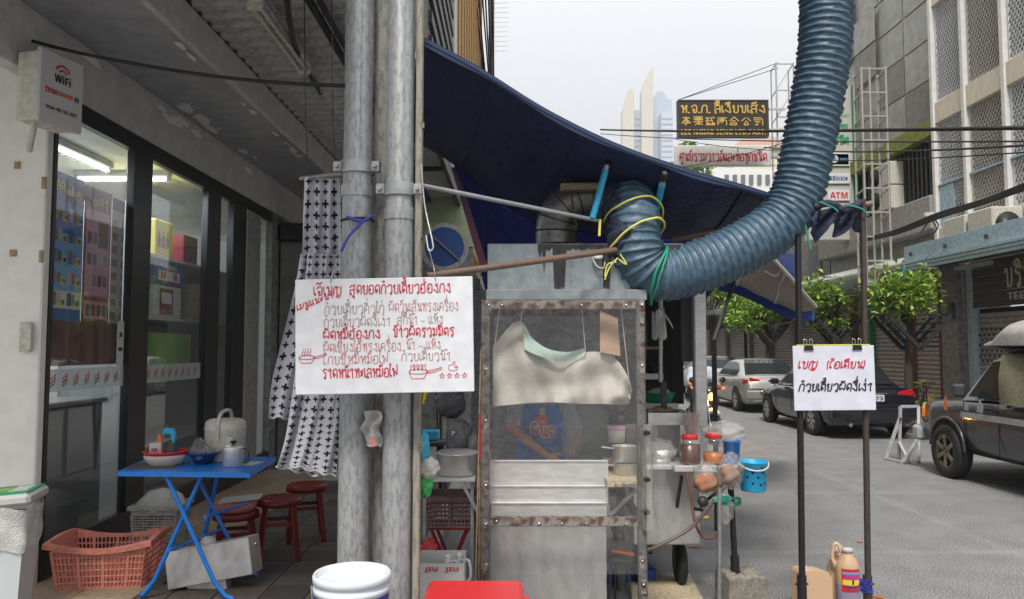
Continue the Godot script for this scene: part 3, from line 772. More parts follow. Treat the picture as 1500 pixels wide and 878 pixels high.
func interior():
	for q in [[-3.8, -6.4, 0.0, 1.7], [-3.85, -7.6, PI / 2, 0.95], [-5.3, -7.2, 0.0, 2.2], [-5.6, -9.0, PI / 2, 1.2]]:
		var nm: String = {-3.8: "nearest the hung posters", -3.85: "crossing behind the black window post", -5.3: "deep in the shop above the counter", -5.6: "at the far end of the shop"}[q[0]]
		var o := thing("fluorescent_lamp", "lit fluorescent tube on the shop ceiling " + nm, "lamp", Vector3(q[0], 3.5, q[1]), false, q[2], "lit tubes in the shop")
		var b := MB.new(); b.box(Vector3(0, -0.03, 0), Vector3(0.09, 0.06, q[3]), Basis(), 0.01); part(o, "housing", b, M.white_plastic)
		b = MB.new(); b.tube([Vector3(0, -0.085, -q[3] / 2 + 0.03), Vector3(0, -0.085, q[3] / 2 - 0.03)], 0.018, 10); part(o, "tube", b, M.tube_lit)
		for s in [-1, 1]:
			b = MB.new(); b.box(Vector3(0, -0.075, s * (q[3] / 2 - 0.02)), Vector3(0.035, 0.06, 0.03)); part(o, "socket", b, M.white_plastic)
		var l := AreaLight3D.new()
		l.name = "tube_light"
		o.add_child(l)
		l.area_size = Vector2(0.04, q[3])
		l.position = Vector3(0, -0.11, 0); l.rotation.x = -PI / 2
		l.light_energy = 0.7; l.light_color = Color(0.92, 0.97, 1.0); l.shadow_enabled = true; l.area_range = 12.0; l.area_attenuation = 2.0
	var sh := thing("shop_shelf", "white shop shelf with packed goods behind the glass door", "shelf", Vector3(-3.75, 0.16, -7.6))
	var b := MB.new()
	for y in [0.82, 1.42, 2.02, 2.62]:
		b = MB.new(); b.span(-4.1, -3.42, y, y + 0.03, -9.3, -7.1); part(sh, "board", b, M.white_plastic)
	for z in [-9.3, -7.12]:
		b = MB.new(); b.span(-4.1, -3.42, 0.16, 3.1, z, z + 0.03); part(sh, "side", b, M.white_plastic)
	b = MB.new(); b.span(-4.13, -4.1, 0.16, 3.1, -9.3, -7.1); part(sh, "back", b, M.basket_grey)
	mat("pack_blue", lin(0.02, 0.05, 0.25), 0.4); mat("pack_yellow", lin(0.6, 0.5, 0.03), 0.4); mat("pack_wine", lin(0.2, 0.02, 0.03), 0.4); mat("pack_lime", lin(0.2, 0.42, 0.05), 0.4)
	var packs := [["drink_carton", "yellow drink carton with brown bottle print on the top shelf", 7.5, 2.65, 0.38, 0.36, M.pack_yellow], ["snack_carton", "dark red snack carton beside the yellow carton on the top shelf", 8.15, 2.65, 0.36, 0.3, M.pack_wine],
		["biscuit_carton", "blue carton lying on the white pack below the yellow carton", 7.5, 2.38, 0.7, 0.22, M.pack_blue], ["tissue_pack", "white pack with a red label on the shelf below the yellow carton", 7.5, 2.05, 0.62, 0.32, M.white_plastic],
		["green_crate", "lime green crate on the shelf under the white pack", 7.5, 1.45, 0.9, 0.45, M.pack_lime], ["brown_carton", "brown carton at the far end of the middle shop shelf", 8.45, 2.05, 0.4, 0.4, M.cardboard], ["wine_carton", "dark red carton right of the lime crate on the shop shelf", 8.55, 1.45, 0.45, 0.36, M.pack_wine]]
	for k in packs:
		var o := thing(k[0], k[1], "carton", Vector3(-3.7, k[3], -k[2] - k[4] / 2))
		b = MB.new(); b.span(-3.95, -3.46, k[3], k[3] + k[5], -k[2] - k[4], -k[2], 0.008); part(o, "box", b, k[6])
		if k[0] == "drink_carton":
			for j in 3:
				b = MB.new(); b.lathe([Vector2(0, 0), Vector2(0.035, 0), Vector2(0.035, 0.09), Vector2(0.014, 0.13), Vector2(0.014, 0.16), Vector2(0, 0.16)], 8, Transform3D(Basis().scaled(Vector3(0.05, 1, 1)), Vector3(-3.459, k[3] + 0.09, -k[2] - 0.08 - j * 0.09))); part(o, "bottle_print", b, M.pack_wine)
		elif k[0] == "biscuit_carton":
			b = MB.new(); b.span(-3.46, -3.457, k[3] + 0.04, k[3] + 0.14, -k[2] - 0.56, -k[2] - 0.08); part(o, "label_strip", b, M.ink_white)
			latin(o, "M", Vector3(-3.457, k[3] + 0.09, -k[2] - 0.18), Vector3(0, 0, -1), Vector3.UP, 0.1, 0.08, M.ink_red); latin(o, "W", Vector3(-3.457, k[3] + 0.09, -k[2] - 0.45), Vector3(0, 0, -1), Vector3.UP, 0.1, 0.08, M.ink_red)
			latin(o, "Captain", Vector3(-3.457, k[3] + 0.175, -k[2] - 0.32), Vector3(0, 0, -1), Vector3.UP, 0.34, 0.07, M.ink_white, false, true)
		elif k[0] == "tissue_pack":
			b = MB.new(); b.span(-3.46, -3.457, k[3] + 0.03, k[3] + 0.29, -k[2] - 0.42, -k[2] - 0.12); part(o, "label_panel", b, M.pack_wine)
			b = MB.new(); b.span(-3.457, -3.455, k[3] + 0.14, k[3] + 0.25, -k[2] - 0.38, -k[2] - 0.16); part(o, "label_panel", b, M.ink_white)
	var ct := thing("shop_counter", "low counter of magazines inside the shop under the posters", "counter", Vector3(-4.0, 0.16, -6.0))
	b = MB.new(); b.span(-4.6, -3.45, 0.16, 1.3, -6.6, -5.5, 0.01); part(ct, "cabinet", b, M.plastic_grey)
	b = MB.new(); b.span(-4.63, -3.42, 1.3, 1.34, -6.63, -5.47, 0.008); part(ct, "worktop", b, M.panel_dark)

func canopy():
	var o := thing("canopy_roof", "corrugated metal canopy roof over the pavement in front of the shop", "canopy", Vector3(-1.6, 4.25, -7.0))
	var y := 4.26
	for k in 15:
		var z0 := -2.0 - k * 0.76
		var b := MB.new()
		for j in 4:
			var z := z0 - j * 0.19
			var prof := [Vector2(0, 0), Vector2(0.05, 0.0), Vector2(0.06, 0.085), Vector2(0.145, 0.085), Vector2(0.17, 0.0), Vector2(0.19, 0.0)]
			for i in 5:
				var p: Vector2 = prof[i]
				var q: Vector2 = prof[i + 1]
				b.quad(Vector3(-2.36, y + p.y, z - p.x), Vector3(-0.86, y + 0.05 + p.y, z - p.x), Vector3(-0.86, y + 0.05 + q.y, z - q.x), Vector3(-2.36, y + q.y, z - q.x))
				b.quad(Vector3(-2.36, y + p.y + 0.004, z - p.x), Vector3(-2.36, y + q.y + 0.004, z - q.x), Vector3(-0.86, y + 0.054 + q.y, z - q.x), Vector3(-0.86, y + 0.054 + p.y, z - p.x))
		part(o, "roof_sheet", b, M.roof_sheet)
	for q in [[-1.45, 0.04, 0.06], [-1.38, 0.03, 0.05], [-0.9, 0.06, 0.12]]:
		var b := MB.new(); b.span(q[0] - q[1] / 2, q[0] + q[1] / 2, y - q[2], y - 0.002 + (0.03 if q[0] > -1.0 else 0.0), -13.4, -2.0, 0.004); part(o, "rafter", b, M.dark_steel)
	for z in [-3.2, -10.2]:
		var b := MB.new(); b.span(-2.34, -0.9, y - 0.16, y - 0.1, z - 0.05, z, 0.004); part(o, "crossbeam", b, M.dark_steel)
	for k in 2:
		var z := -5.95 + k * 3.6
		var f := thing("batten_light", "unlit grey fluorescent batten under the corrugated canopy" + [" above the cable", " close to the street edge"][k], "lamp", Vector3(-1.8 + k * 0.55, y - 0.02, z))
		var x := -1.8 + k * 0.55
		var b := MB.new(); b.span(x - 0.06, x + 0.06, y - 0.09, y, z - 0.66, z + 0.66, 0.012); part(f, "housing", b, M.roof_sheet)
		for s in [-1, 1]:
			b = MB.new(); b.tube([Vector3(x + s * 0.03, y - 0.12, z - 0.62), Vector3(x + s * 0.03, y - 0.12, z + 0.62)], 0.014, 8); part(f, "tube", b, M.off_white)
			b = MB.new(); b.span(x - 0.055, x + 0.055, y - 0.15, y - 0.085, z + s * 0.64 - 0.012, z + s * 0.64 + 0.012); part(f, "socket", b, M.off_white)
	var b := MB.new(); b.tube(catmull([at(-30, 38, 5.27), at(100, 74, 4.9), at(240, 101, 4.6), at(370, 118, 4.3), at(505, 126, 4.02)], 6), 0.011, 8)
	solo("power_cable", "black cable slung from the white pillar to the grey pipe", "cable", b, M.rubber)
	b = MB.new(); b.tube(catmull([at(420, 0, 5.2), at(430, 60, 6.0), at(455, 112, 7.0), at(500, 190, 9.6), at(505, 230, 10.4)], 6), 0.022, 8)
	solo("conduit_pipe", "dark conduit running along under the canopy sheets", "pipe", b, M.dark_steel)
	# bracket and dark wall end behind the curtain
	var w := thing("folded_shutter", "dark folded shutter panel beyond the shop glass", "shutter", Vector3(-2.9, SW, -10.6))
	b = MB.new(); b.span(-3.18, -2.35, SW, 3.2, -10.75, -10.6, 0.01); part(w, "leaf", b, M.room_brown if false else M.panel_dark)
	b = MB.new(); b.span(-3.18, -2.3, 3.2, 3.45, -10.95, -10.5, 0.03); part(w, "head_box", b, M.dark_steel)
	b = MB.new()
	for q in [[-2.6, 3.55], [-2.3, 3.55], [-2.3, 3.75], [-2.6, 3.75]]: pass
	b.tube([Vector3(-2.62, 3.46, -10.5), Vector3(-2.62, 3.66, -10.5), Vector3(-2.4, 3.66, -10.5), Vector3(-2.4, 3.46, -10.5)], 0.018, 6); part(w, "handle", b, M.alu)

func far_left():
	# street face of the neighbouring shophouses above the canopy
	var o := thing("grey_shophouse", "grey shophouse with ribbed louvre panel rising above the tarpaulin", "building", Vector3(-3, 0, -10))
	var b := MB.new(); b.span(-7.0, -1.06, 4.4, 14.0, -13.3, -2.2); part(o, "wall", b, M.render_grey)
	for k in 12:
		b = MB.new(); b.span(-1.06, -1.01, 4.9 + k * 0.32, 5.06 + k * 0.32, -13.2, -9.6); part(o, "louvre", b, M.dark_steel)
	b = MB.new(); b.span(-1.06, -0.98, 4.5, 14.0, -13.5, -13.3, 0.02); part(o, "edge_trim", b, M.white_wall)
	b = MB.new(); b.span(-7.0, -3.25, 0.0, 4.4, -13.3, -13.0); part(o, "party_wall", b, M.render_grey)
	o = thing("ochre_shophouse", "ochre painted shophouse front with upright seams", "building", Vector3(-3, 0, -18))
	b = MB.new(); b.span(-7.0, -1.06, 4.4, 16.0, -27.0, -13.5); part(o, "wall", b, M.ochre)
	for k in 14:
		b = MB.new(); b.span(-1.06, -1.03, 4.5, 16.0, -13.9 - k * 0.95, -13.86 - k * 0.95); part(o, "seam", b, M.cardboard)
	b = MB.new(); b.span(-7.0, -2.6, 0.0, 4.4, -27.0, -13.5); part(o, "ground_floor", b, mat("wall_green", lin(0.36, 0.42, 0.26), 0.8, 0.0, T.peel, 0.6))
	o = thing("steel_mast", "dark steel mast of antenna rungs rising against the white sky", "mast", Vector3(-0.9, 0, -30))
	for q in [[718, 736], [722, 738]]:
		b = MB.new(); b.tube([at(q[0], 20, 30) + Vector3(0, -15, 0) * 0.95, at(q[0], -60, 30)], 0.06, 8); part(o, "upright", b, M.dark_steel)
	for k in 16:
		b = MB.new(); b.tube([at(720, -30 + k * 7, 30), at(748 - k * 0.3, -31 + k * 7, 30)], 0.012, 5); part(o, "rung", b, M.panel_line)
	for k in 7:
		b = MB.new(); b.tube(sag(at(690 + k * 5, -25, 22.0), at(712 + k * 2, 140, 28.0), 0.25 * (k % 3), 8), 0.025, 6)
		solo("overhead_cable", "black cable hanging beside the ochre shophouse", "cable", b, M.rubber, "cables beside the ochre shophouse")
	o = thing("far_shophouse", "distant grey shophouse row hidden behind the stall", "building", Vector3(-3, 0, -45))
	b = MB.new(); b.span(-9.0, -1.3, 4.4, 9.0, -70.0, -27.2); part(o, "wall", b, M.render_grey)
	b = MB.new(); b.span(-9.0, -2.6, 0.0, 4.4, -70.0, -27.2); part(o, "ground_floor", b, M.panel_dark)
	o = thing("green_hoarding", "pale green hoarding board behind the round parking sign", "hoarding", Vector3(-1.8, 2.6, -13.1))
	b = MB.new(); b.span(-2.9, -0.66, 3.45, 4.3, -13.2, -13.05, 0.01); part(o, "board", b, M.wall_green)
	b = MB.new(); b.span(-2.9, -0.66, 0.0, 3.44, -13.2, -13.08); part(o, "lower_board", b, M.render_grey)
	# parking sign seen behind the white rod
	var c := at(651, 362, 9.8)
	var s := thing("parking_sign", "round blue no parking sign with a pale ring and slanted bar", "sign", Vector3(c.x, SW, c.z))
	b = MB.new(); b.tube([Vector3(c.x, SW, c.z - 0.04), Vector3(c.x, c.y + 0.3, c.z - 0.04)], 0.03, 8); part(s, "post", b, M.galv_dark)
	var xf := Transform3D(Basis(Vector3.RIGHT, PI / 2), c)
	b = MB.new(); b.lathe([Vector2(0, 0), Vector2(0.31, 0), Vector2(0.31, 0.012), Vector2(0, 0.012)], 32, xf, true); part(s, "disc", b, mat("sign_blue", lin(0.012, 0.05, 0.2), 0.5))
	b = MB.new(); b.lathe([Vector2(0.25, 0.013), Vector2(0.31, 0.013), Vector2(0.31, 0.018), Vector2(0.25, 0.018), Vector2(0.25, 0.013)], 32, xf, true); part(s, "ring", b, M.galv_dark)
	b = MB.new(); b.bar(c + Vector3(-0.19, 0.17, 0.02), c + Vector3(0.19, -0.17, 0.02), 0.012, 0.055, 0.0, Vector3(0, 0, 1)); part(s, "bar", b, M.galv_dark)
	plant("creeper_plant", "dark leafed creeper around the round parking sign", Vector3(-0.95, SW, -10.4), 2.7, 60, 0.55, 0.14, M.leaf2)

func plant(called: String, label: String, base: Vector3, h: float, n: int, spread: float, leaf: float, m: Material):
	var o := thing(called, label, "plant", base)
	var b := MB.new()
	for k in 5:
		b.tube(catmull([base + Vector3(0, 0, 0), base + Vector3(rng.randf_range(-0.1, 0.1), h * 0.5, rng.randf_range(-0.1, 0.1)), base + Vector3(rng.randf_range(-1, 1) * spread, h, rng.randf_range(-0.4, 0.4) * spread)], 5), 0.012, 5)
	part(o, "stem", b, M.bark)
	b = MB.new()
	for k in n:
		var p := base + Vector3(rng.randf_range(-1, 1) * spread, h * rng.randf_range(0.45, 1.05), rng.randf_range(-0.6, 0.6) * spread)
		leaf_on(b, p, leaf * rng.randf_range(0.6, 1.2))
	part(o, "foliage", b, m)

func leaf_on(b: MB, p: Vector3, s: float):
	var d := Vector3(rng.randf_range(-1, 1), rng.randf_range(-0.7, 0.5), rng.randf_range(-1, 1)).normalized()
	var side := d.cross(Vector3(rng.randf_range(-0.5, 0.5), 1, rng.randf_range(-0.5, 0.5))).normalized() * s * 0.27
	var up := side.cross(d).normalized() * s * 0.1
	var a := p - d * s * 0.5
	var e := p + d * s * 0.5 - up * 1.5
	b.sg = -1
	b.tri(a, p + side + up, e); b.tri(a, e, p - side + up)

func pipes():
	for q in [["galvanised_pipe", "tall grey galvanised pipe next to the cross print curtain", -0.813, -4.05, 0.079, M.galv], ["galvanised_pipe", "tall grey galvanised pipe beside the cream post", -0.583, -4.0, 0.076, M.galv]]:
		var o := thing(q[0], q[1], "pipe", Vector3(q[2], SW if q[2] < -0.7 else 0.0, q[3]), false, 0.0, "galvanised pipes on the pavement edge")
		var b := MB.new(); b.tube([Vector3(0, 0, 0), Vector3(0, 2.45, 0)], q[4], 28); part(o, "tube", b, q[5])
		b = MB.new(); b.tube([Vector3(0, 2.45, 0), Vector3(0, 2.47, 0), Vector3(0, 6.9, 0)], [q[4] + 0.0, q[4] - 0.004, q[4] - 0.004], 28); part(o, "tube", b, q[5])
		b = MB.new(); b.tube([Vector3(0, 2.41, 0), Vector3(0, 2.47, 0)], q[4] + 0.006, 28); part(o, "coupling", b, q[5])
		b = MB.new(); b.box(Vector3(0.028, 2.2, q[4] - 0.004), Vector3(0.004, 4.0, 0.006)); part(o, "weld_seam", b, q[5])
		b = MB.new(); b.tube([Vector3(0, 2.535, 0), Vector3(0, 2.6, 0)], q[4] + 0.008, 28); part(o, "band_clamp", b, M.alu)
		for s in [-1, 1]:
			b = MB.new(); b.box(Vector3(s * (q[4] + 0.02), 2.567, 0.02), Vector3(0.045, 0.055, 0.05), Basis(), 0.004); part(o, "clamp_ear", b, M.alu)
			b = MB.new(); b.tube([Vector3(s * (q[4] + 0.02), 2.567, 0.04), Vector3(s * (q[4] + 0.02), 2.567, 0.075)], 0.012, 6); part(o, "bolt", b, M.steel_tube)
	var o := thing("square_post", "brown stained square post standing between the two grey pipes", "post", Vector3(-0.7, SW, -4.2), false)
	var b := MB.new(); b.box(Vector3(0, 3.4, 0), Vector3(0.1, 6.8, 0.1), Basis(), 0.008); part(o, "shaft", b, M.galv_dark)
	b = MB.new(); b.box(Vector3(0, 0.01, 0), Vector3(0.16, 0.02, 0.16)); part(o, "foot_plate", b, M.galv_dark)
	o = thing("cream_post", "narrow cream wooden post fixed beside the grey pipe", "post", Vector3(-0.482, 0.0, -3.99), false)
	b = MB.new(); b.box(Vector3(0, 3.4, 0), Vector3(0.034, 6.8, 0.06), Basis(), 0.005); part(o, "shaft", b, M.post_cream)
	for y in [1.25, 2.9, 2.3]:
		b = MB.new(); b.box(Vector3(0.022, y, 0.02), Vector3(0.012, 0.03, 0.03)); part(o, "screw", b, M.rust)
	# blue string and stuck paper
	o = thing("blue_string", "blue plastic string tied round the pipe holding the menu board", "string", at(521, 320, 3.95))
	b = MB.new()
	var ring := []
	for k in 25: ring.append(Vector3(-0.813 + cos(TAU * k / 24) * 0.083, at(521, 321, 4).y + sin(TAU * k / 12) * 0.004, -4.05 + sin(TAU * k / 24) * 0.083))
	b.tube(ring, 0.006, 6); part(o, "loop", b, M.navy_cloth)
	b = MB.new(); b.tube(catmull([at(535, 321, 3.96), at(512, 345, 3.93), at(500, 368, 3.88)], 4), 0.008, 6); part(o, "tail", b, mat("string_blue", lin(0.03, 0.04, 0.3), 0.5))
	b = MB.new(); b.tube(catmull([at(545, 316, 3.97), at(530, 324, 3.955), at(508, 318, 3.96)], 4), 0.009, 6); part(o, "knot", b, M.string_blue)
	o = thing("crumpled_wrapper", "crumpled white wrapper stuck between the two pipes", "wrapper", at(544, 650, 3.97))
	b = MB.new()
	var c := at(545, 628, 3.955)
	b.grid(func(u: float, v: float): return c + Vector3((u - 0.5) * 0.085 + sin(v * 9.0) * 0.012, (0.5 - v) * 0.18, 0.03 * sin(u * 8.0 + v * 5.0) + 0.016 * sin(v * 17.0 + u * 3.0)), 9, 12); part(o, "sheet", b, M.white_plastic)
	b = MB.new(); b.box(c + Vector3(0.012, -0.06, 0.04), Vector3(0.03, 0.05, 0.004), Basis(Vector3(0, 0, 1), 0.4)); part(o, "print", b, M.ink_pink)

func menu_board():
	var A := at(432, 410, 3.74)
	var B := at(692, 405, 3.74)
	var C := at(437, 579, 3.74)
	var r := (B - A).normalized()
	var u := (A - C).normalized()
	u = (u - r * u.dot(r)).normalized()
	var n := r.cross(u)
	var W := A.distance_to(B)
	var H := A.distance_to(C)
	var cen := A + r * W / 2 - u * H / 2
	var o := thing("menu_board", "hanging white menu board with red handwritten lettering in front of the pipes", "menu board", cen - u * H / 2)
	var b := MB.new(); b.box(cen - n * 0.008, Vector3(W, H, 0.016), Basis(r, u, n), 0.003); part(o, "board", b, M.board_white)
	var k := W / 263.0
	var P := func(px: float, py: float) -> Vector3: return A + r * ((px - 432.0) * k) - u * ((py - 409.0) * k)
	# text, left px, baseline px, right px, body height px, weight, ink
	for t in [["เจ๊เบญ", 460, 433, 500, 13, 1.9, M.ink_red], ["สุดยอดก๋วยเตี๋ยวฮ่องกง", 513, 432, 662, 13, 1.9, M.ink_red],
		["ก๋วยเตี๋ยวคั่วไก่", 476, 461, 563, 12, 1.1, M.ink_faded], ["ผัดวุ้นเส้นทรงเครื่อง", 571, 459, 673, 12, 1.1, M.ink_pink],
		["ก๋วยเตี๋ยวผัดงี่เง่า", 475, 480, 572, 12, 1.1, M.ink_faded], ["สุกี้น้ำ - แห้ง", 583, 478, 650, 11, 1.1, M.ink_faded],
		["ผัดหมี่ฮ่องกง", 474, 498, 557, 12, 2.0, M.ink_red], ["ข้าวผัดรวมมิตร", 577, 496, 666, 12, 2.0, M.ink_red],
		["ผัดเซี่ยงไฮ้ทรงเครื่อง", 474, 517, 588, 12, 1.2, M.ink_pink], ["น้ำ - แห้ง", 596, 515, 646, 11, 1.2, M.ink_pink],
		["โกยซีหมี่หม้อไฟ", 474, 535, 568, 12, 1.2, M.ink_pink], ["ก๋วยเตี๋ยวน้ำ", 589, 532, 660, 11, 1.2, M.ink_faded],
		["ราดหน้าทะเลหม้อไฟ", 472, 555, 582, 13, 1.9, M.ink_red]]:
		pen(o, t[0], P.call(t[1], t[2]), r, u, (t[3] - t[1]) * k, t[4] * k, t[5] * k * 0.82, t[6])
	var sl := (r * 0.93 + u * 0.32).normalized()
	pen(o, "เมนูแนะนำ", P.call(435, 455), sl, u, 56.0 * k, 8.0 * k, 1.3 * k, M.ink_red)
	# drawn pans, flames, thumb and stars
	var pan := func(px: float, py: float, s: float, fire: bool):
		var L := []
		var el := []
		for i in 17: el.append(Vector2(cos(TAU * i / 16) * 12, sin(TAU * i / 16) * 3.2))
		L.append(el); L.append([Vector2(-12, -1), Vector2(-8, -9), Vector2(7, -9), Vector2(12, -1)])
		L.append([Vector2(11, 0), Vector2(18, 1.5), Vector2(30, 5), Vector2(31, 3), Vector2(18, -1.5), Vector2(11, -2)])
		for i in 4:
			if fire: L.append([Vector2(-10 + i * 5, 1), Vector2(-9 + i * 5, 9), Vector2(-7.5 + i * 5, 5), Vector2(-6 + i * 5, 10), Vector2(-5 + i * 5, 1)])
			else: L.append([Vector2(-6 + i * 4, 2), Vector2(-7.5 + i * 4, 6), Vector2(-5 + i * 4, 9), Vector2(-6 + i * 4, 13)])
		pen_lines(o, L, P.call(px, py), r, u, k * s, 0.9 * k, M.ink_red, "pan_drawing")
	pan.call(449, 524, 0.95, false)
	pan.call(613, 548, 1.15, true)
	pen_lines(o, [[Vector2(-6, -3), Vector2(-6, 3), Vector2(-1, 4), Vector2(2, 9), Vector2(4, 8), Vector2(2, 3), Vector2(7, 2), Vector2(7, -3), Vector2(0, -5), Vector2(-6, -3)], [Vector2(2, 0), Vector2(7, 0)]], P.call(664, 543), r, u, k, 0.9 * k, M.ink_red, "thumb_drawing")
	for i in 4:
		var st := []
		for j in 11: st.append(Vector2(sin(TAU * j / 10), cos(TAU * j / 10)) * (4.2 if j % 2 == 0 else 1.8))
		pen_lines(o, [st], P.call(648 + i * 11, 555), r, u, k, 1.0 * k, M.ink_red, "star_drawing")
	b = MB.new(); b.tube(catmull([P.call(485, 414) + n * 0.004, P.call(487, 402), at(500, 368, 3.88)], 5), 0.0025, 5); part(o, "wire", b, M.steel_tube)
	b = MB.new(); b.tube(catmull([P.call(640, 414) + n * 0.004, P.call(638, 395), at(630, 372, 3.84), at(629, 365, 3.86)], 5), 0.0025, 5); part(o, "wire", b, M.steel_tube)
	b = MB.new(); b.tube(catmull([at(617, 240, 3.95), at(622, 300, 3.93), at(633, 352, 3.88), at(634, 364, 3.87), at(628, 367, 3.87), at(624, 345, 3.89)], 5), 0.005, 6)
	solo("wire_hook", "bent wire hook hanging from the cream post", "hook", b, M.steel_tube)

func curtain():
	var o := thing("print_curtain", "white curtain printed with black crosses hanging beside the pipe", "curtain", at(470, 700, 4.3))
	# each sheet: left and right edge down its length (px, py), depth, folds
	for s in [[[[446, 260], [444, 310], [443, 360], [441, 392]], [[498, 262], [499, 310], [500, 360], [500, 392]], 4.32, 5, 0.035, 5.0, 22.4],
		[[[440, 372], [432, 420], [415, 490], [398, 560], [393, 612]], [[500, 372], [499, 420], [490, 490], [470, 560], [452, 618]], 4.34, 4, 0.04, 6.0, 41.0],
		[[[450, 372], [442, 460], [430, 560], [418, 640], [405, 684]], [[500, 372], [500, 460], [498, 560], [488, 640], [478, 700]], 4.29, 4, 0.035, 6.0, 57.0],
		[[[462, 440], [455, 520], [442, 600], [432, 650], [424, 682]], [[499, 440], [499, 520], [498, 600], [496, 650], [492, 698]], 4.24, 3, 0.022, 5.5, 45.0]]:
		var L := catmull(s[0].map(func(p): return Vector2(p[0], p[1])), 6)
		var R := catmull(s[1].map(func(p): return Vector2(p[0], p[1])), 6)
		var b := MB.new()
		b.sg = 3
		var nu := 26
		var rows := []
		for j in L.size():
			var row := []
			for i in nu + 1:
				var t := float(i) / nu
				var p: Vector2 = L[j].lerp(R[j], t)
				var wob: float = s[4] * sin(t * TAU * s[3] * 0.6 + j * 0.12 + s[2] * 40.0) * (0.55 + 0.45 * float(j) / L.size()) + 0.008 * sin(t * 31.0 + j * 0.5)
				row.append(at(p.x, p.y + 2.0 * sin(t * 19.0) * float(j) / L.size(), s[2] + wob))
			rows.append(row)
		var su: float = s[5] * 0.42
		var sv: float = s[6] * 0.21
		for j in rows.size() - 1:
			for i in nu:
				var v0 := float(j) / (rows.size() - 1) * sv
				var v1 := float(j + 1) / (rows.size() - 1) * sv
				var u0 := float(i) / nu * su
				var u1 := float(i + 1) / nu * su
				b.quad(rows[j][i], rows[j][i + 1], rows[j + 1][i + 1], rows[j + 1][i], Vector2(u0, v0), Vector2(u1, v0), Vector2(u1, v1), Vector2(u0, v1))
		part(o, "panel", b, M.cross_print)
		if s[2] < 4.33:
			b = MB.new(); b.tube(rows[-1], 0.007, 5); part(o, "hem", b, M.cloth_plain)
	var b := MB.new(); b.tube([at(440, 262, 4.36), at(520, 252, 4.2)], 0.012, 8); part(o, "rod", b, M.galv_dark)
	for q in [[452, 261], [492, 258]]:
		b = MB.new(); b.tube([at(q[0], q[1], 4.34), at(q[0] - 4, 180, 4.6), Vector3(at(q[0] - 8, 20, 4.9).x, 4.16, -4.9)], 0.004, 5); part(o, "wire", b, M.dark_steel)

func stool(label: String, pos: Vector3, h: float, m: Material, group := "stools"):
	var o := thing("plastic_stool", label, "stool", pos, false, 0.3, group)
	var w := 0.15
	var b := MB.new(); b.lathe([Vector2(0, h - 0.012), Vector2(0.1, h - 0.012), Vector2(0.14, h - 0.003), Vector2(0.152, h), Vector2(0.165, h - 0.01), Vector2(0.172, h - 0.055), Vector2(0.16, h - 0.058), Vector2(0.15, h - 0.03), Vector2(0, h - 0.03)], 24); part(o, "seat", b, m)
	for k in 4:
		var a := PI / 4 + k * PI / 2
		var dir := Vector3(cos(a), 0, sin(a))
		var up := dir * 0.14 + Vector3(0, h - 0.03, 0)
		var dn := dir * 0.2
		b = MB.new(); b.bar(dn, up, 0.055, 0.018, 0.005, dir); part(o, "leg", b, m)
	for k in 4:
		var a := PI / 4 + k * PI / 2
		var d0 := Vector3(cos(a), 0, sin(a))
		var d1 := Vector3(cos(a + PI / 2), 0, sin(a + PI / 2))
		b = MB.new(); b.bar(d0 * 0.165 + Vector3(0, h * 0.6, 0), d1 * 0.165 + Vector3(0, h * 0.6, 0), 0.012, 0.03, 0.003); part(o, "stretcher", b, m)
	return o

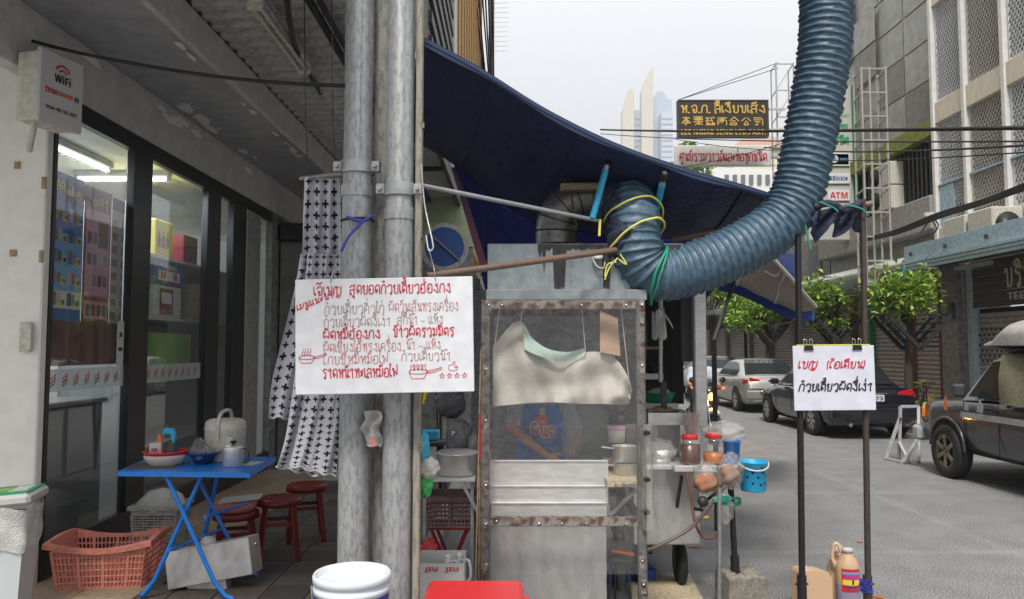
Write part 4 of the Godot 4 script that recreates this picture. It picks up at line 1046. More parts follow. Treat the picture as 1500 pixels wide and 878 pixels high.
func basket(called: String, label: String, pos: Vector3, turn: float, sz: Vector3, m: Material, nx: int, ny: int, wavy := 0.0):
	# open laundry or crate basket: corner posts, bars, rails and a rolled rim
	var o := thing(called, label, "basket", pos, false, turn)
	var hx := sz.x / 2
	var hz := sz.z / 2
	var tp := 1.13
	var b := MB.new(); b.box(Vector3(0, 0.008, 0), Vector3(sz.x * 0.97, 0.012, sz.z * 0.97)); part(o, "bottom", b, m)
	var sides := [[Vector3(-hx, 0, hz), Vector3(hx, 0, hz), nx], [Vector3(hx, 0, hz), Vector3(hx, 0, -hz), int(nx * sz.z / sz.x)], [Vector3(hx, 0, -hz), Vector3(-hx, 0, -hz), nx], [Vector3(-hx, 0, -hz), Vector3(-hx, 0, hz), int(nx * sz.z / sz.x)]]
	for s in sides:
		b = MB.new()
		var n: int = maxi(s[2], 4)
		for i in n + 1:
			var p: Vector3 = s[0].lerp(s[1], float(i) / n)
			var wide := 0.02 if i % 6 == 0 else 0.0075
			b.bar(p, p * tp + Vector3(0, sz.y * 0.8, 0), wide, 0.005, 0.0, (s[1] - s[0]).cross(Vector3.UP).normalized())
		for j in ny + 1:
			var t := 0.8 * float(j) / ny
			var f := 1.0 + (tp - 1.0) * float(j) / ny
			b.bar(s[0] * f + Vector3(0, sz.y * t, 0), s[1] * f + Vector3(0, sz.y * t, 0), 0.006, 0.009)
		part(o, "side", b, m)
		b = MB.new()
		var top0: Vector3 = s[0] * tp
		var top1: Vector3 = s[1] * tp
		for i in 8:
			var t0 := i / 8.0
			var t1 := (i + 1) / 8.0
			var y0 := sz.y * (1.0 - wavy * sin(t0 * PI) * (1.0 if s[2] == nx else -0.3))
			var y1 := sz.y * (1.0 - wavy * sin(t1 * PI) * (1.0 if s[2] == nx else -0.3))
			var a := top0.lerp(top1, t0)
			var c := top0.lerp(top1, t1)
			b.quad(a + Vector3(0, sz.y * 0.79, 0), c + Vector3(0, sz.y * 0.79, 0), c * 1.04 + Vector3(0, y1, 0), a * 1.04 + Vector3(0, y0, 0))
			b.quad(a * 1.04 + Vector3(0, y0, 0), c * 1.04 + Vector3(0, y1, 0), c * 1.15 + Vector3(0, y1 - 0.004, 0), a * 1.15 + Vector3(0, y0 - 0.004, 0))
			b.quad(a * 1.15 + Vector3(0, y0 - 0.004, 0), c * 1.15 + Vector3(0, y1 - 0.004, 0), c * 1.15 + Vector3(0, y1 - 0.035, 0), a * 1.15 + Vector3(0, y0 - 0.035, 0))
		part(o, "rim", b, m)
	return o

func bottle_lathe(h: float, r: float, neck: float) -> Array:
	return [Vector2(0, 0), Vector2(r * 0.94, 0), Vector2(r, 0.012), Vector2(r, h * 0.6), Vector2(r * 0.85, h * 0.72), Vector2(neck, h * 0.88), Vector2(neck, h), Vector2(0, h)]

func table_corner():
	# blue folding table
	var D := 5.35
	var y := at(300, 690, 5.1).y
	var p0 := at(172, 692, 5.08)
	var p1 := at(366, 704, 5.02)
	var p2 := at(404, 678, 5.75)
	var p3 := at(222, 671, 5.8)
	for p in [p0, p1, p2, p3]: p.y = y
	p0.y = y; p1.y = y; p2.y = y; p3.y = y
	var cen := (p0 + p1 + p2 + p3) / 4.0
	var o := thing("folding_table", "blue folding metal table with crossed legs on the pavement", "table", Vector3(cen.x, SW, cen.z))
	var b := MB.new()
	var top := [p0, p1, p2, p3]
	b.quad(p0, p3, p2, p1)
	for i in 4: b.quad_out(top[i], top[(i + 1) % 4], top[(i + 1) % 4] - Vector3(0, 0.032, 0), top[i] - Vector3(0, 0.032, 0), cen)
	b.quad(p0 - Vector3(0, 0.032, 0), p1 - Vector3(0, 0.032, 0), p2 - Vector3(0, 0.032, 0), p3 - Vector3(0, 0.032, 0))
	part(o, "tabletop", b, M.table_blue)
	var yl := y - 0.03
	for q in [[Vector2(243, 704), Vector2(325, 874), 5.1, 0.0], [Vector2(296, 704), Vector2(215, 874), 5.14, 0.0], [Vector2(278, 704), Vector2(362, 862), 5.62, 0.0], [Vector2(322, 704), Vector2(288, 800), 5.66, 0.0]]:
		var a := at(q[0].x, q[0].y, q[2]); a.y = yl
		var e := at(q[1].x, q[1].y, q[2]); e.y = SW + 0.012
		var s := signf(e.x - a.x)
		b = MB.new(); b.tube([a, a.lerp(e, 0.06), a.lerp(e, 0.5), a.lerp(e, 0.86), e + Vector3(s * 0.02, 0.02, 0), e + Vector3(s * 0.07, 0, 0)], 0.0145, 12); part(o, "leg", b, M.table_blue)
	for q in [[248, 5.1, 5.66, 0.32], [300, 5.14, 5.6, 0.52]]:
		var a := at(q[0], 780, q[1])
		b = MB.new(); b.tube([Vector3(a.x, SW + q[3], -q[1]), Vector3(a.x + 0.12, SW + q[3], -q[2])], 0.011, 8); part(o, "brace", b, M.table_blue)
	var on := func(px: float, py: float, d: float) -> Vector3:
		var p := at(px, py, d); p.y = y; return p
	# things on the table
	b = MB.new(); b.box(on.call(228, 688, 5.3) + Vector3(0, 0.004, 0), Vector3(0.3, 0.006, 0.24), Basis(Vector3.UP, 0.12), 0.001); solo("printed_mat", "dark printed paper mat on the blue table top", "mat", b, mat("mat_print", lin(0.12, 0.09, 0.07), 0.4, 0.0, T.stain, 9.0))
	b = MB.new(); b.box(on.call(368, 686, 5.4) + Vector3(0, 0.003, 0), Vector3(0.1, 0.004, 0.16), Basis(Vector3.UP, -0.2)); solo("paper_slip", "white paper slip lying on the blue table", "paper", b, M.ink_white)
	var c: Vector3 = on.call(242, 680, 5.36) + Vector3(0, 0.008, 0)
	o = thing("sauce_basket", "red basket wrapped in clear film holding sauces on the blue table", "basket", c, false)
	b = MB.new(); b.lathe([Vector2(0, 0.004), Vector2(0.1, 0.0), Vector2(0.13, 0.045), Vector2(0.137, 0.075), Vector2(0.145, 0.08), Vector2(0.145, 0.09), Vector2(0.128, 0.086), Vector2(0.095, 0.012), Vector2(0, 0.01)], 28); part(o, "bowl", b, M.lid_red)
	b = MB.new(); b.lathe([Vector2(0.104, 0.0), Vector2(0.136, 0.04), Vector2(0.138, 0.06), Vector2(0.134, 0.065)], 28); part(o, "film_wrap", b, M.bag_white)
	b = MB.new(); b.box(c * 0 + Vector3(-0.055, 0.1, 0.03), Vector3(0.075, 0.09, 0.05), Basis(Vector3.UP, 0.3), 0.004); part(o, "carton", b, M.white_plastic)
	latin(o, "NB", Vector3(-0.05, 0.1, 0.06) , Vector3(0.95, 0, -0.3).normalized(), Vector3.UP, 0.035, 0.025, M.ink_red)
	b = MB.new(); b.prism([Vector2(-0.02, 0.1), Vector2(0.015, 0.1), Vector2(0.01, 0.15), Vector2(-0.012, 0.175)], 0.02, Transform3D(Basis(), Vector3(-0.045, 0.03, -0.02))); part(o, "orange_cap", b, M.ink_orange)
	b = MB.new(); b.lathe(bottle_lathe(0.15, 0.045, 0.016), 16, Transform3D(Basis(), Vector3(0.04, 0.01, 0))); part(o, "bottle", b, M.plastic_grey)
	b = MB.new(); b.prism([Vector2(-0.05, 0.22), Vector2(-0.03, 0.245), Vector2(0.02, 0.235), Vector2(0.035, 0.2), Vector2(0.03, 0.14), Vector2(0.012, 0.14), Vector2(0.005, 0.2), Vector2(-0.03, 0.205), Vector2(-0.045, 0.19)], 0.025, Transform3D(Basis(), Vector3(0.03, 0.0, -0.012))); part(o, "spray_head", b, M.plastic_cyan)
	c = on.call(297, 681, 5.42)
	o = thing("blue_bowl", "blue plastic bowl with a clear bag of food on the blue table", "bowl", c, false)
	b = MB.new(); b.lathe([Vector2(0, 0.002), Vector2(0.05, 0.0), Vector2(0.09, 0.06), Vector2(0.118, 0.078), Vector2(0.118, 0.082), Vector2(0.086, 0.066), Vector2(0.046, 0.01), Vector2(0, 0.008)], 28); part(o, "bowl", b, mat("bowl_blue", lin(0.02, 0.06, 0.2), 0.4))
	b = MB.new(); b.grid(func(u: float, v: float):
		var a := u * TAU
		var rr := 0.075 * (1.0 - v * v) * (1.0 + 0.25 * sin(a * 5.0 + v * 7.0)) + 0.008
		return Vector3(cos(a) * rr - 0.03 * v, 0.05 + v * 0.12 + 0.012 * sin(a * 3.0), sin(a) * rr), 26, 10)
	part(o, "bag", b, M.bag_clear)
	c = on.call(341, 679, 5.3)
	o = thing("steel_kettle", "small stainless steel pot with a black knob on the blue table", "pot", c, false)
	b = MB.new(); b.lathe([Vector2(0, 0), Vector2(0.062, 0), Vector2(0.066, 0.006), Vector2(0.064, 0.11), Vector2(0.066, 0.118), Vector2(0.06, 0.124), Vector2(0, 0.134)], 28); part(o, "body", b, M.stainless)
	b = MB.new(); b.lathe([Vector2(0.066, 0.118), Vector2(0.068, 0.124), Vector2(0.05, 0.136), Vector2(0, 0.142)], 28); part(o, "lid", b, M.stainless)
	b = MB.new(); b.lathe([Vector2(0.008, 0.14), Vector2(0.008, 0.15), Vector2(0.02, 0.155), Vector2(0.02, 0.168), Vector2(0, 0.17)], 14); part(o, "knob", b, M.void)
	b = MB.new(); b.tube(catmull([Vector3(0.055, 0.115, 0), Vector3(0.1, 0.11, 0), Vector3(0.1, 0.03, 0), Vector3(0.062, 0.025, 0)], 5), 0.006, 8); part(o, "handle", b, M.plastic_grey)
	c = on.call(329, 680, 5.6)
	o = thing("rice_cooker", "cream rice cooker with a carrying handle at the back of the blue table", "cooker", c, false)
	b = MB.new(); b.lathe([Vector2(0, 0), Vector2(0.125, 0), Vector2(0.135, 0.01), Vector2(0.14, 0.21), Vector2(0.144, 0.225), Vector2(0.138, 0.24), Vector2(0.138, 0.242), Vector2(0.136, 0.27), Vector2(0.11, 0.288), Vector2(0, 0.295)], 32); part(o, "body", b, M.off_white)
	b = MB.new(); b.tube(catmull([Vector3(-0.0, 0.15, 0.145), Vector3(0.0, 0.3, 0.13), Vector3(0.0, 0.345, 0.05), Vector3(0.0, 0.34, -0.08), Vector3(0, 0.27, -0.13)], 6), 0.013, 8); part(o, "handle", b, M.off_white)
	b = MB.new(); b.box(Vector3(0.07, 0.12, 0.12), Vector3(0.06, 0.1, 0.02), Basis(), 0.005); part(o, "front_panel", b, M.white_plastic)
	# below and around the table
	c = at(160, 852, 5.4); c.y = SW + 0.042
	basket("laundry_basket", "faded red open weave basket on the shop step", c, 0.12, Vector3(0.52, 0.31, 0.36), M.basket_red, 22, 6, 0.14)
	c = at(235, 790, 6.25); c.y = SW + 0.042 if c.x < -2.4 else SW
	basket("vent_crate", "pale grey slotted crate under the blue table", c, 0.05, Vector3(0.3, 0.36, 0.26), M.basket_grey, 4, 14)
	b = MB.new(); var cc := c + Vector3(0, 0.37, 0)
	b.grid(func(u: float, v: float):
		var a := u * TAU
		var rr := (0.17 * sqrt(maxf(0.0, 1.0 - v * v)) + 0.01) * (1.0 + 0.12 * sin(a * 5.0 + v * 4.0))
		return cc + Vector3(cos(a) * rr, -0.06 + v * 0.16, sin(a) * rr * 0.85), 24, 8)
	solo("white_bag", "white plastic bag sitting in the grey slotted crate", "bag", b, M.bag_white)
	# leaning steel drawer
	var A := at(252, 868, 5.3)
	var B := at(372, 846, 5.3)
	var r := (B - A).normalized()
	var bas := Basis(r, Vector3(0, 1, 0).rotated(Vector3(0, 0, 1), atan2(r.y, r.x)), Vector3(0, 0, 1)).rotated(Vector3.RIGHT, -0.12)
	c = at(314, 822, 5.42)
	o = thing("steel_trough", "dull stainless steel trough leaning between the blue table legs", "trough", c)
	for q in [[Vector3(0, 0, 0.11), Vector3(0.56, 0.24, 0.006)], [Vector3(0, 0, -0.11), Vector3(0.56, 0.24, 0.006)], [Vector3(-0.28, 0, 0), Vector3(0.006, 0.24, 0.22)], [Vector3(0.28, 0, 0), Vector3(0.006, 0.24, 0.22)], [Vector3(0, -0.12, 0), Vector3(0.56, 0.006, 0.22)]]:
		b = MB.new(); b.box(c + bas * q[0], q[1], bas, 0.001); part(o, "panel", b, M.stainless_dull)
	b = MB.new(); b.lathe([Vector2(0, 0), Vector2(0.014, 0), Vector2(0.014, 0.01), Vector2(0, 0.012)], 12, Transform3D(bas * Basis(Vector3(0, 0, 1), -PI / 2), c + bas * Vector3(0.284, 0.06, 0.0))); part(o, "stud", b, M.chrome)
	b = MB.new(); b.box(c + bas * Vector3(-0.05, -0.155, 0.0), Vector3(0.26, 0.07, 0.1), bas); part(o, "runner", b, M.stainless_dull)
	b = MB.new(); cc = c + bas * Vector3(-0.03, 0.12, 0.0)
	b.grid(func(u: float, v: float):
		var a := u * TAU
		var e := v * PI
		var rr := 0.045 * (1.0 + 0.25 * sin(a * 4.0 + e * 5.0))
		return cc + Vector3(cos(a) * sin(e) * rr * 1.3, cos(e) * rr, sin(a) * sin(e) * rr), 14, 9)
	solo("tissue_ball", "crumpled white tissue lying in the steel trough", "tissue", b, M.white_plastic)
	for q in [["dark red plastic stool left of the curtain hem", 408, 790, 6.1, 0.47], ["dark red plastic stool directly under the cross print curtain", 448, 775, 6.7, 0.47], ["faded red plastic stool under the blue table", 345, 800, 5.95, 0.4]]:
		c = at(q[1], q[2], q[3]); c.y = SW
		stool(q[0], c, q[4], M.stool_red, "red plastic stools")
	c = at(345, 800, 5.95); c.y = SW + 0.4
	o = thing("serving_tray", "pink tray stacked on the faded red stool", "tray", c, false, 0.2)
	b = MB.new(); b.lathe([Vector2(0, 0), Vector2(0.13, 0), Vector2(0.15, 0.07), Vector2(0.158, 0.07), Vector2(0.137, 0.006), Vector2(0, 0.006)], 24); part(o, "basin", b, M.basket_red)
	b = MB.new(); b.box(Vector3(0.03, 0.085, 0), Vector3(0.3, 0.012, 0.2), Basis(Vector3(0, 0, 1), 0.08), 0.003); part(o, "board", b, M.white_plastic)
	# waste bin with a clear liner
	c = at(-2, 872, 4.75); c.y = SW
	o = thing("waste_bin", "pale waste bin with a green lid and plastic liner by the pillar", "bin", c, false, 0.25)
	b = MB.new()
	var ring := func(w: float, d: float, yy: float) -> Array: return [Vector3(-w, yy, d), Vector3(w, yy, d), Vector3(w, yy, -d), Vector3(-w, yy, -d)]
	var lv := [ring.call(0.13, 0.12, 0.0), ring.call(0.17, 0.15, 0.62)]
	for i in 4: b.quad(lv[0][i], lv[0][(i + 1) % 4], lv[1][(i + 1) % 4], lv[1][i])
	b.quad(lv[0][0], lv[0][1], lv[0][2], lv[0][3]); part(o, "tub", b, mat("bin_pale", lin(0.55, 0.58, 0.6), 0.35))
	b = MB.new()
	b.grid(func(u: float, v: float):
		var a := u * TAU
		var q := Vector2(cos(a), sin(a))
		var sq := 1.0 / maxf(absf(q.x), absf(q.y))
		var rr := lerpf(0.182, 0.19, v) * lerpf(sq, 1.0, 0.25) * (1.0 + 0.035 * sin(a * 9.0 + v * 5.0) + 0.03 * sin(a * 4.0 - v * 9.0))
		return Vector3(q.x * rr, 0.43 + v * 0.25 + 0.012 * sin(a * 6.0), q.y * rr * 0.9), 40, 8)
	part(o, "liner", b, M.bag_white)
	b = MB.new(); b.box(Vector3(0, 0.72, 0), Vector3(0.4, 0.07, 0.36), Basis(Vector3(0, 0, 1), 0.06), 0.02); part(o, "lid", b, M.white_plastic)
	b = MB.new(); b.box(Vector3(0, 0.758, 0), Vector3(0.36, 0.008, 0.32), Basis(Vector3(0, 0, 1), 0.06)); part(o, "lid_label", b, M.ink_green)
	b = MB.new(); b.box(Vector3(-0.02, 0.7632, 0), Vector3(0.16, 0.004, 0.12), Basis(Vector3(0, 0, 1), 0.06)); part(o, "label_patch", b, M.pack_lime)
	for k in 3:
		b = MB.new(); b.box(Vector3(0.1, 0.77, -0.09 + k * 0.07), Vector3(0.1, 0.004, 0.04), Basis(Vector3(0, 0, 1), 0.06)); part(o, "label_mark", b, M.ink_white)
	b = MB.new(); b.box(Vector3(0.03, 0.2, 0.07), Vector3(0.16, 0.3, 0.1), Basis(), 0.04); part(o, "waste", b, M.plastic_cyan)
	# paint bucket on an upturned stool in front of the pipes
	c = at(515, 900, 3.12)
	var by := at(515, 838, 3.12).y - 0.3
	stool("red plastic stool under the white paint bucket", Vector3(c.x, SW, c.z), by - SW, M.stool_red, "")
	o = thing("paint_bucket", "white paint bucket with a blue label in front of the pipes", "bucket", Vector3(c.x, by, c.z), false)
	b = MB.new(); b.lathe([Vector2(0, 0.0), Vector2(0.128, 0.0), Vector2(0.134, 0.006), Vector2(0.143, 0.228), Vector2(0.143, 0.228), Vector2(0.149, 0.228), Vector2(0.15, 0.25), Vector2(0.144, 0.254), Vector2(0.146, 0.268), Vector2(0.152, 0.27), Vector2(0.152, 0.292), Vector2(0.147, 0.3), Vector2(0.142, 0.296), Vector2(0.138, 0.2), Vector2(0.126, 0.008), Vector2(0, 0.008)], 48); part(o, "pail", b, mat("pail_white", lin(0.58, 0.61, 0.66), 0.35))
	b = MB.new(); b.lathe([Vector2(0.139, 0.272), Vector2(0.125, 0.27), Vector2(0.12, 0.262), Vector2(0, 0.262)], 40); part(o, "lid", b, M.pail_white)
	b = MB.new(); b.lathe([Vector2(0.1365, 0.03), Vector2(0.144, 0.224)], 48); part(o, "label_band", b, M.ink_blue)
	for k in 5:
		var ch: String = ["D", "u", "l", "u", "x"][k]
		var a := PI / 2 + 0.42 - k * 0.24
		var nn := Vector3(cos(a), 0, sin(a))
		latin(o, ch, nn * 0.1434 + Vector3(0, 0.186 if ch == "D" or ch == "l" else 0.18, 0), Vector3.UP.cross(nn), Vector3.UP, 0.03 if ch != "l" else 0.008, 0.045 if ch == "D" or ch == "l" else 0.033, M.ink_white)
	var hd := []
	for k in 13: hd.append(Vector3(cos(PI * k / 12) * 0.157, 0.25 - sin(PI * k / 12) * 0.16, sin(PI * k / 12) * 0.03 + 0.01))
	b = MB.new(); b.tube(hd, 0.004, 6); part(o, "handle", b, M.steel_tube)

func pbox(b: MB, x0: float, y0: float, x1: float, y1: float, d0: float, d1: float, ch := 0.0):
	var p := at(x0, y1, d0)
	var q := at(x1, y0, d0)
	b.span(p.x, q.x, p.y, q.y, -d1, -d0, ch)

func blob(b: MB, c: Vector3, r: Vector3, lump := 0.15, n := 5.0, seed_ := 0.0):
	# a lumpy full bag or heap
	b.grid(func(u: float, v: float):
		var a := u * TAU
		var e := v * PI
		var k := 1.0 + lump * sin(a * n + e * 3.0 + seed_) * sin(e) + lump * 0.6 * sin(a * 3.0 - e * 7.0 + seed_ * 2.0)
		return c + Vector3(cos(a) * sin(e) * r.x, cos(e) * r.y, sin(a) * sin(e) * r.z) * k, 22, 14)

func stall():
	var D := 4.8
	var xl := at(711, 600, D).x
	var xr := at(939, 600, D).x
	var yt := at(800, 447, D).y
	var o := thing("noodle_stall", "rusty framed noodle stall screened with clear plastic sheet", "stall", Vector3((xl + xr) / 2, 0, -5.2))
	var b := MB.new()
	for x in [xl, xr]:
		for z in [-D, -5.75]:
			b = MB.new(); b.span(x - 0.027, x + 0.027, 0.0, yt + 0.03, z - 0.02, z + 0.02, 0.004); part(o, "post", b, M.grey_rust)
	var ym := at(800, 764, D).y
	for y in [yt, ym]:
		b = MB.new(); b.span(xl + 0.027, xr - 0.027, y - 0.028, y + 0.028, -D - 0.018, -D + 0.018, 0.004); part(o, "crossbar", b, M.rust)
		b = MB.new(); b.span(xl + 0.027, xr - 0.027, y - 0.028, y + 0.028, -5.768, -5.732, 0.004); part(o, "crossbar", b, M.rust)
		for x in [xl, xr]:
			b = MB.new(); b.span(x - 0.018, x + 0.018, y - 0.026, y + 0.026, -5.73, -D - 0.02, 0.004); part(o, "side_bar", b, M.grey_rust)
	for q in [[716, 447], [735, 447], [788, 447], [852, 447], [917, 447], [941, 447], [712, 541], [712, 616], [712, 711], [712, 768], [712, 827], [727, 764], [790, 767], [823, 767], [859, 767], [918, 768], [941, 536], [941, 473], [941, 822], [943, 857]]:
		b = MB.new(); b.lathe([Vector2(0, 0.009), Vector2(0.006, 0.007), Vector2(0.009, 0.0)], 8, Transform3D(Basis(Vector3.RIGHT, PI / 2), at(q[0], q[1], D - 0.024))); part(o, "screw", b, M.chrome)
		if q[0] < 720 or q[0] > 930:
			b = MB.new(); b.box(at(q[0], q[1] + 3, D - 0.0215), Vector3(0.03, 0.085, 0.002), Basis(Vector3(0, 0, 1), 0.06)); part(o, "washer_plate", b, M.rust)
	# clear plastic sheet screwed to the frame, slightly wavy
	b = MB.new()
	var s0 := at(706, 440, D - 0.028)
	var s1 := at(944, 842, D - 0.028)
	b.grid(func(u: float, v: float): return Vector3(lerpf(s0.x, s1.x, u), lerpf(s0.y, s1.y, v), s0.z + 0.006 * sin(u * 9.0 + v * 4.0) * sin(v * PI) + 0.004 * sin(v * 21.0 + u * 3.0)), 16, 24)
	part(o, "plastic_sheet", b, M.clear)
	b = MB.new()
	b.grid(func(u: float, v: float): return Vector3(xr + 0.03 + 0.012 * sin(v * 8.0), lerpf(at(0, 440, D).y, at(0, 740, D).y, v), lerpf(-D, -5.7, u) + 0.01 * sin(v * 13.0)), 10, 16)
	part(o, "plastic_sheet", b, M.clear)
	for q in [[xl, -5.3], [xr, -5.3]]:
		b = MB.new(); b.bar(Vector3(q[0], ym - 0.02, q[1]), Vector3(q[0], ym + 0.3, -5.72), 0.02, 0.02); part(o, "brace", b, M.alu)
	b = MB.new(); b.bar(at(893, 755, 5.0), at(932, 718, 5.0), 0.02, 0.025, 0.002); part(o, "brace", b, M.alu)
	b = MB.new(); pbox(b, 890, 705, 940, 714, 4.85, 5.65); part(o, "side_shelf", b, M.cardboard_pale, "stained board shelf with printed edge")
	latin(o, "ALLIANCE", at(915, 711, 4.848), Vector3.RIGHT, Vector3.UP, 0.13, 0.016, M.ink_black, false)
	b = MB.new()
	b.grid(func(u: float, v: float): return at(lerpf(690, 950, u), lerpf(425, 720, v), 6.7 + 0.04 * sin(u * 17.0 + v * 2.0)), 20, 8)
	part(o, "rear_screen", b, M.rear_grey, "grey plastic sheet closing the back of the stall")
	for x in [at(700, 0, 6.7).x, at(945, 0, 6.7).x]:
		b = MB.new(); b.span(x - 0.02, x + 0.02, 0.0, 2.35, -6.78, -6.74); part(o, "post", b, M.grey_rust)
	# stove: overlapping stainless splash sheets and a lower panel
	var s := thing("stove_cabinet", "stainless steel stove cabinet behind the plastic sheet", "stove", Vector3(at(803, 800, 5.0).x, 0, -5.35))
	for q in [[716, 676, 891, 716, 5.0], [716, 713, 891, 741, 4.98], [719, 738, 889, 757, 4.965]]:
		b = MB.new(); pbox(b, q[0], q[1], q[2], q[3], q[4], q[4] + 0.004); part(s, "splash_sheet", b, M.stainless)
		b = MB.new(); pbox(b, q[0], q[1] - 1.5, q[2], q[1] + 1, q[4] - 0.012, q[4] + 0.012, 0.003); part(s, "folded_lip", b, M.stainless)
	b = MB.new(); pbox(b, 718, 768, 888, 905, 5.02, 5.03); part(s, "front_panel", b, M.stainless_dull)
	var x0 := at(718, 700, 5.0).x
	var x1 := at(888, 700, 5.0).x
	b = MB.new(); b.span(x0, x1, 0.8, 0.83, -5.7, -5.035); part(s, "worktop", b, M.stainless_dull)
	for x in [x0 + 0.003, x1 - 0.003]:
		b = MB.new(); b.span(x - 0.003, x + 0.003, 0.02, 0.8, -5.7, -5.035); part(s, "side_panel", b, M.stainless_dull)
	for x in [x0 + 0.06, x1 - 0.06]:
		for z in [-5.64, -5.1]:
			b = MB.new(); b.span(x - 0.02, x + 0.02, 0.0, 0.1, z - 0.02, z + 0.02); part(s, "leg", b, M.dark_steel)
	b = MB.new(); b.lathe([Vector2(0, 0.83), Vector2(0.1, 0.835), Vector2(0.22, 0.93), Vector2(0.23, 0.93), Vector2(0.11, 0.831)], 28, Transform3D(Basis(), Vector3((x0 + x1) / 2 + 0.08, 0.003, -5.38))); solo("wok", "black steel wok on the stove behind the splash sheets", "wok", b, M.dark_steel)
	# pots on the side shelf
	for q in [["saucepan", "steel saucepan stacked on top inside the stall", 915, 676, 0.075, 0.1, 5.1], ["saucepan", "wide steel saucepan on the stained board shelf in the stall", 918, 703, 0.085, 0.11, 5.1]]:
		var c := at(q[2], q[3], q[6])
		var p := thing(q[0], q[1], "pot", c, false)
		b = MB.new(); b.lathe([Vector2(0, 0), Vector2(q[4], 0), Vector2(q[4] + 0.003, q[5]), Vector2(q[4] + 0.008, q[5] + 0.002), Vector2(q[4] - 0.003, q[5]), Vector2(q[4] - 0.006, 0.004), Vector2(0, 0.004)], 26); part(p, "body", b, M.stainless)
		b = MB.new(); b.bar(Vector3(-q[4], q[5] * 0.85, 0.02), Vector3(-q[4] - 0.08, q[5], 0.06), 0.014, 0.01); part(p, "handle", b, M.stainless)
	var c := at(903, 648, 5.25)
	var tb := thing("seasoning_tub", "cream tub with a pink lid beside the cook", "tub", c, false)
	b = MB.new(); b.lathe([Vector2(0, 0), Vector2(0.055, 0), Vector2(0.06, 0.09), Vector2(0, 0.09)], 20); part(tb, "body", b, M.off_white)
	b = MB.new(); b.lathe([Vector2(0.063, 0.085), Vector2(0.063, 0.11), Vector2(0, 0.112)], 20); part(tb, "lid", b, M.print_pink)
	b = MB.new(); b.box(at(905, 672, 5.3), Vector3(0.22, 0.03, 0.24), Basis(), 0.003); part(o, "upper_shelf", b, M.wood)
	b = MB.new(); b.span(at(905, 660, 5.3).x - 0.1, at(905, 660, 5.3).x - 0.07, at(0, 705, 5.3).y, at(0, 676, 5.3).y, -5.4, -5.37); part(o, "shelf_prop", b, M.wood)
	# cloths hung inside behind the sheet
	var h := thing("hanging_cloth", "beige cloth with a mint green fold hung inside the stall screen", "cloth", at(820, 590, 4.92))
	b = MB.new()
	var top := [Vector2(722, 508), Vector2(760, 470), Vector2(790, 512), Vector2(830, 528), Vector2(858, 516), Vector2(895, 520), Vector2(918, 548), Vector2(926, 572)]
	var bot := [Vector2(722, 596), Vector2(760, 592), Vector2(790, 590), Vector2(820, 590), Vector2(850, 592), Vector2(880, 592), Vector2(905, 593), Vector2(922, 592)]
	var tc := catmull(top, 5)
	var bc := catmull(bot, 5)
	b.grid(func(u: float, v: float):
		var i := int(round(u * (tc.size() - 1)))
		var p: Vector2 = tc[i].lerp(bc[i], v)
		return at(p.x, p.y, 4.95 + (0.038 * sin(u * 19.0 + v * 2.5) + 0.02 * sin(u * 37.0 - v * 4.0)) * (0.25 + 0.75 * v) + 0.014 * sin(u * 5.0 + v * 9.0)), tc.size() - 1, 16)
	part(h, "cloth_panel", b, M.cloth_beige)
	b = MB.new()
	var t2 := catmull([Vector2(765, 475), Vector2(776, 492), Vector2(800, 510), Vector2(830, 516), Vector2(856, 510)], 5)
	var b2 := catmull([Vector2(768, 512), Vector2(785, 520), Vector2(810, 528), Vector2(835, 529), Vector2(857, 518)], 5)
	b.grid(func(u: float, v: float):
		var i := int(round(u * (t2.size() - 1)))
		var p: Vector2 = t2[i].lerp(b2[i], v)
		return at(p.x, p.y, 4.9 + 0.015 * sin(v * 3.0 + u * 6.0)), t2.size() - 1, 6)
	part(h, "mint_fold", b, M.cloth_mint)
	for q in [[724, 510], [762, 472], [858, 516], [922, 560]]:
		b = MB.new(); b.tube([at(q[0], q[1] + 3, 4.92), at(q[0] + (800 - q[0]) * 0.1, 452, 4.86)], 0.003, 5); part(h, "string", b, M.cloth_plain)
	b = MB.new()
	var pa := at(880, 457, 4.9)
	b.grid(func(u: float, v: float): return at(lerpf(879, 905 + 4 * v, u), lerpf(455 + 12 * u, 516 + 6 * u, v), 4.9 + 0.03 * u * u), 5, 6)
	solo("paper_notice", "stained pinkish paper notice hung behind the stall screen", "paper", b, mat("stained_paper", lin(0.5, 0.33, 0.22), 0.8, 0.0, T.stain, 9.0))

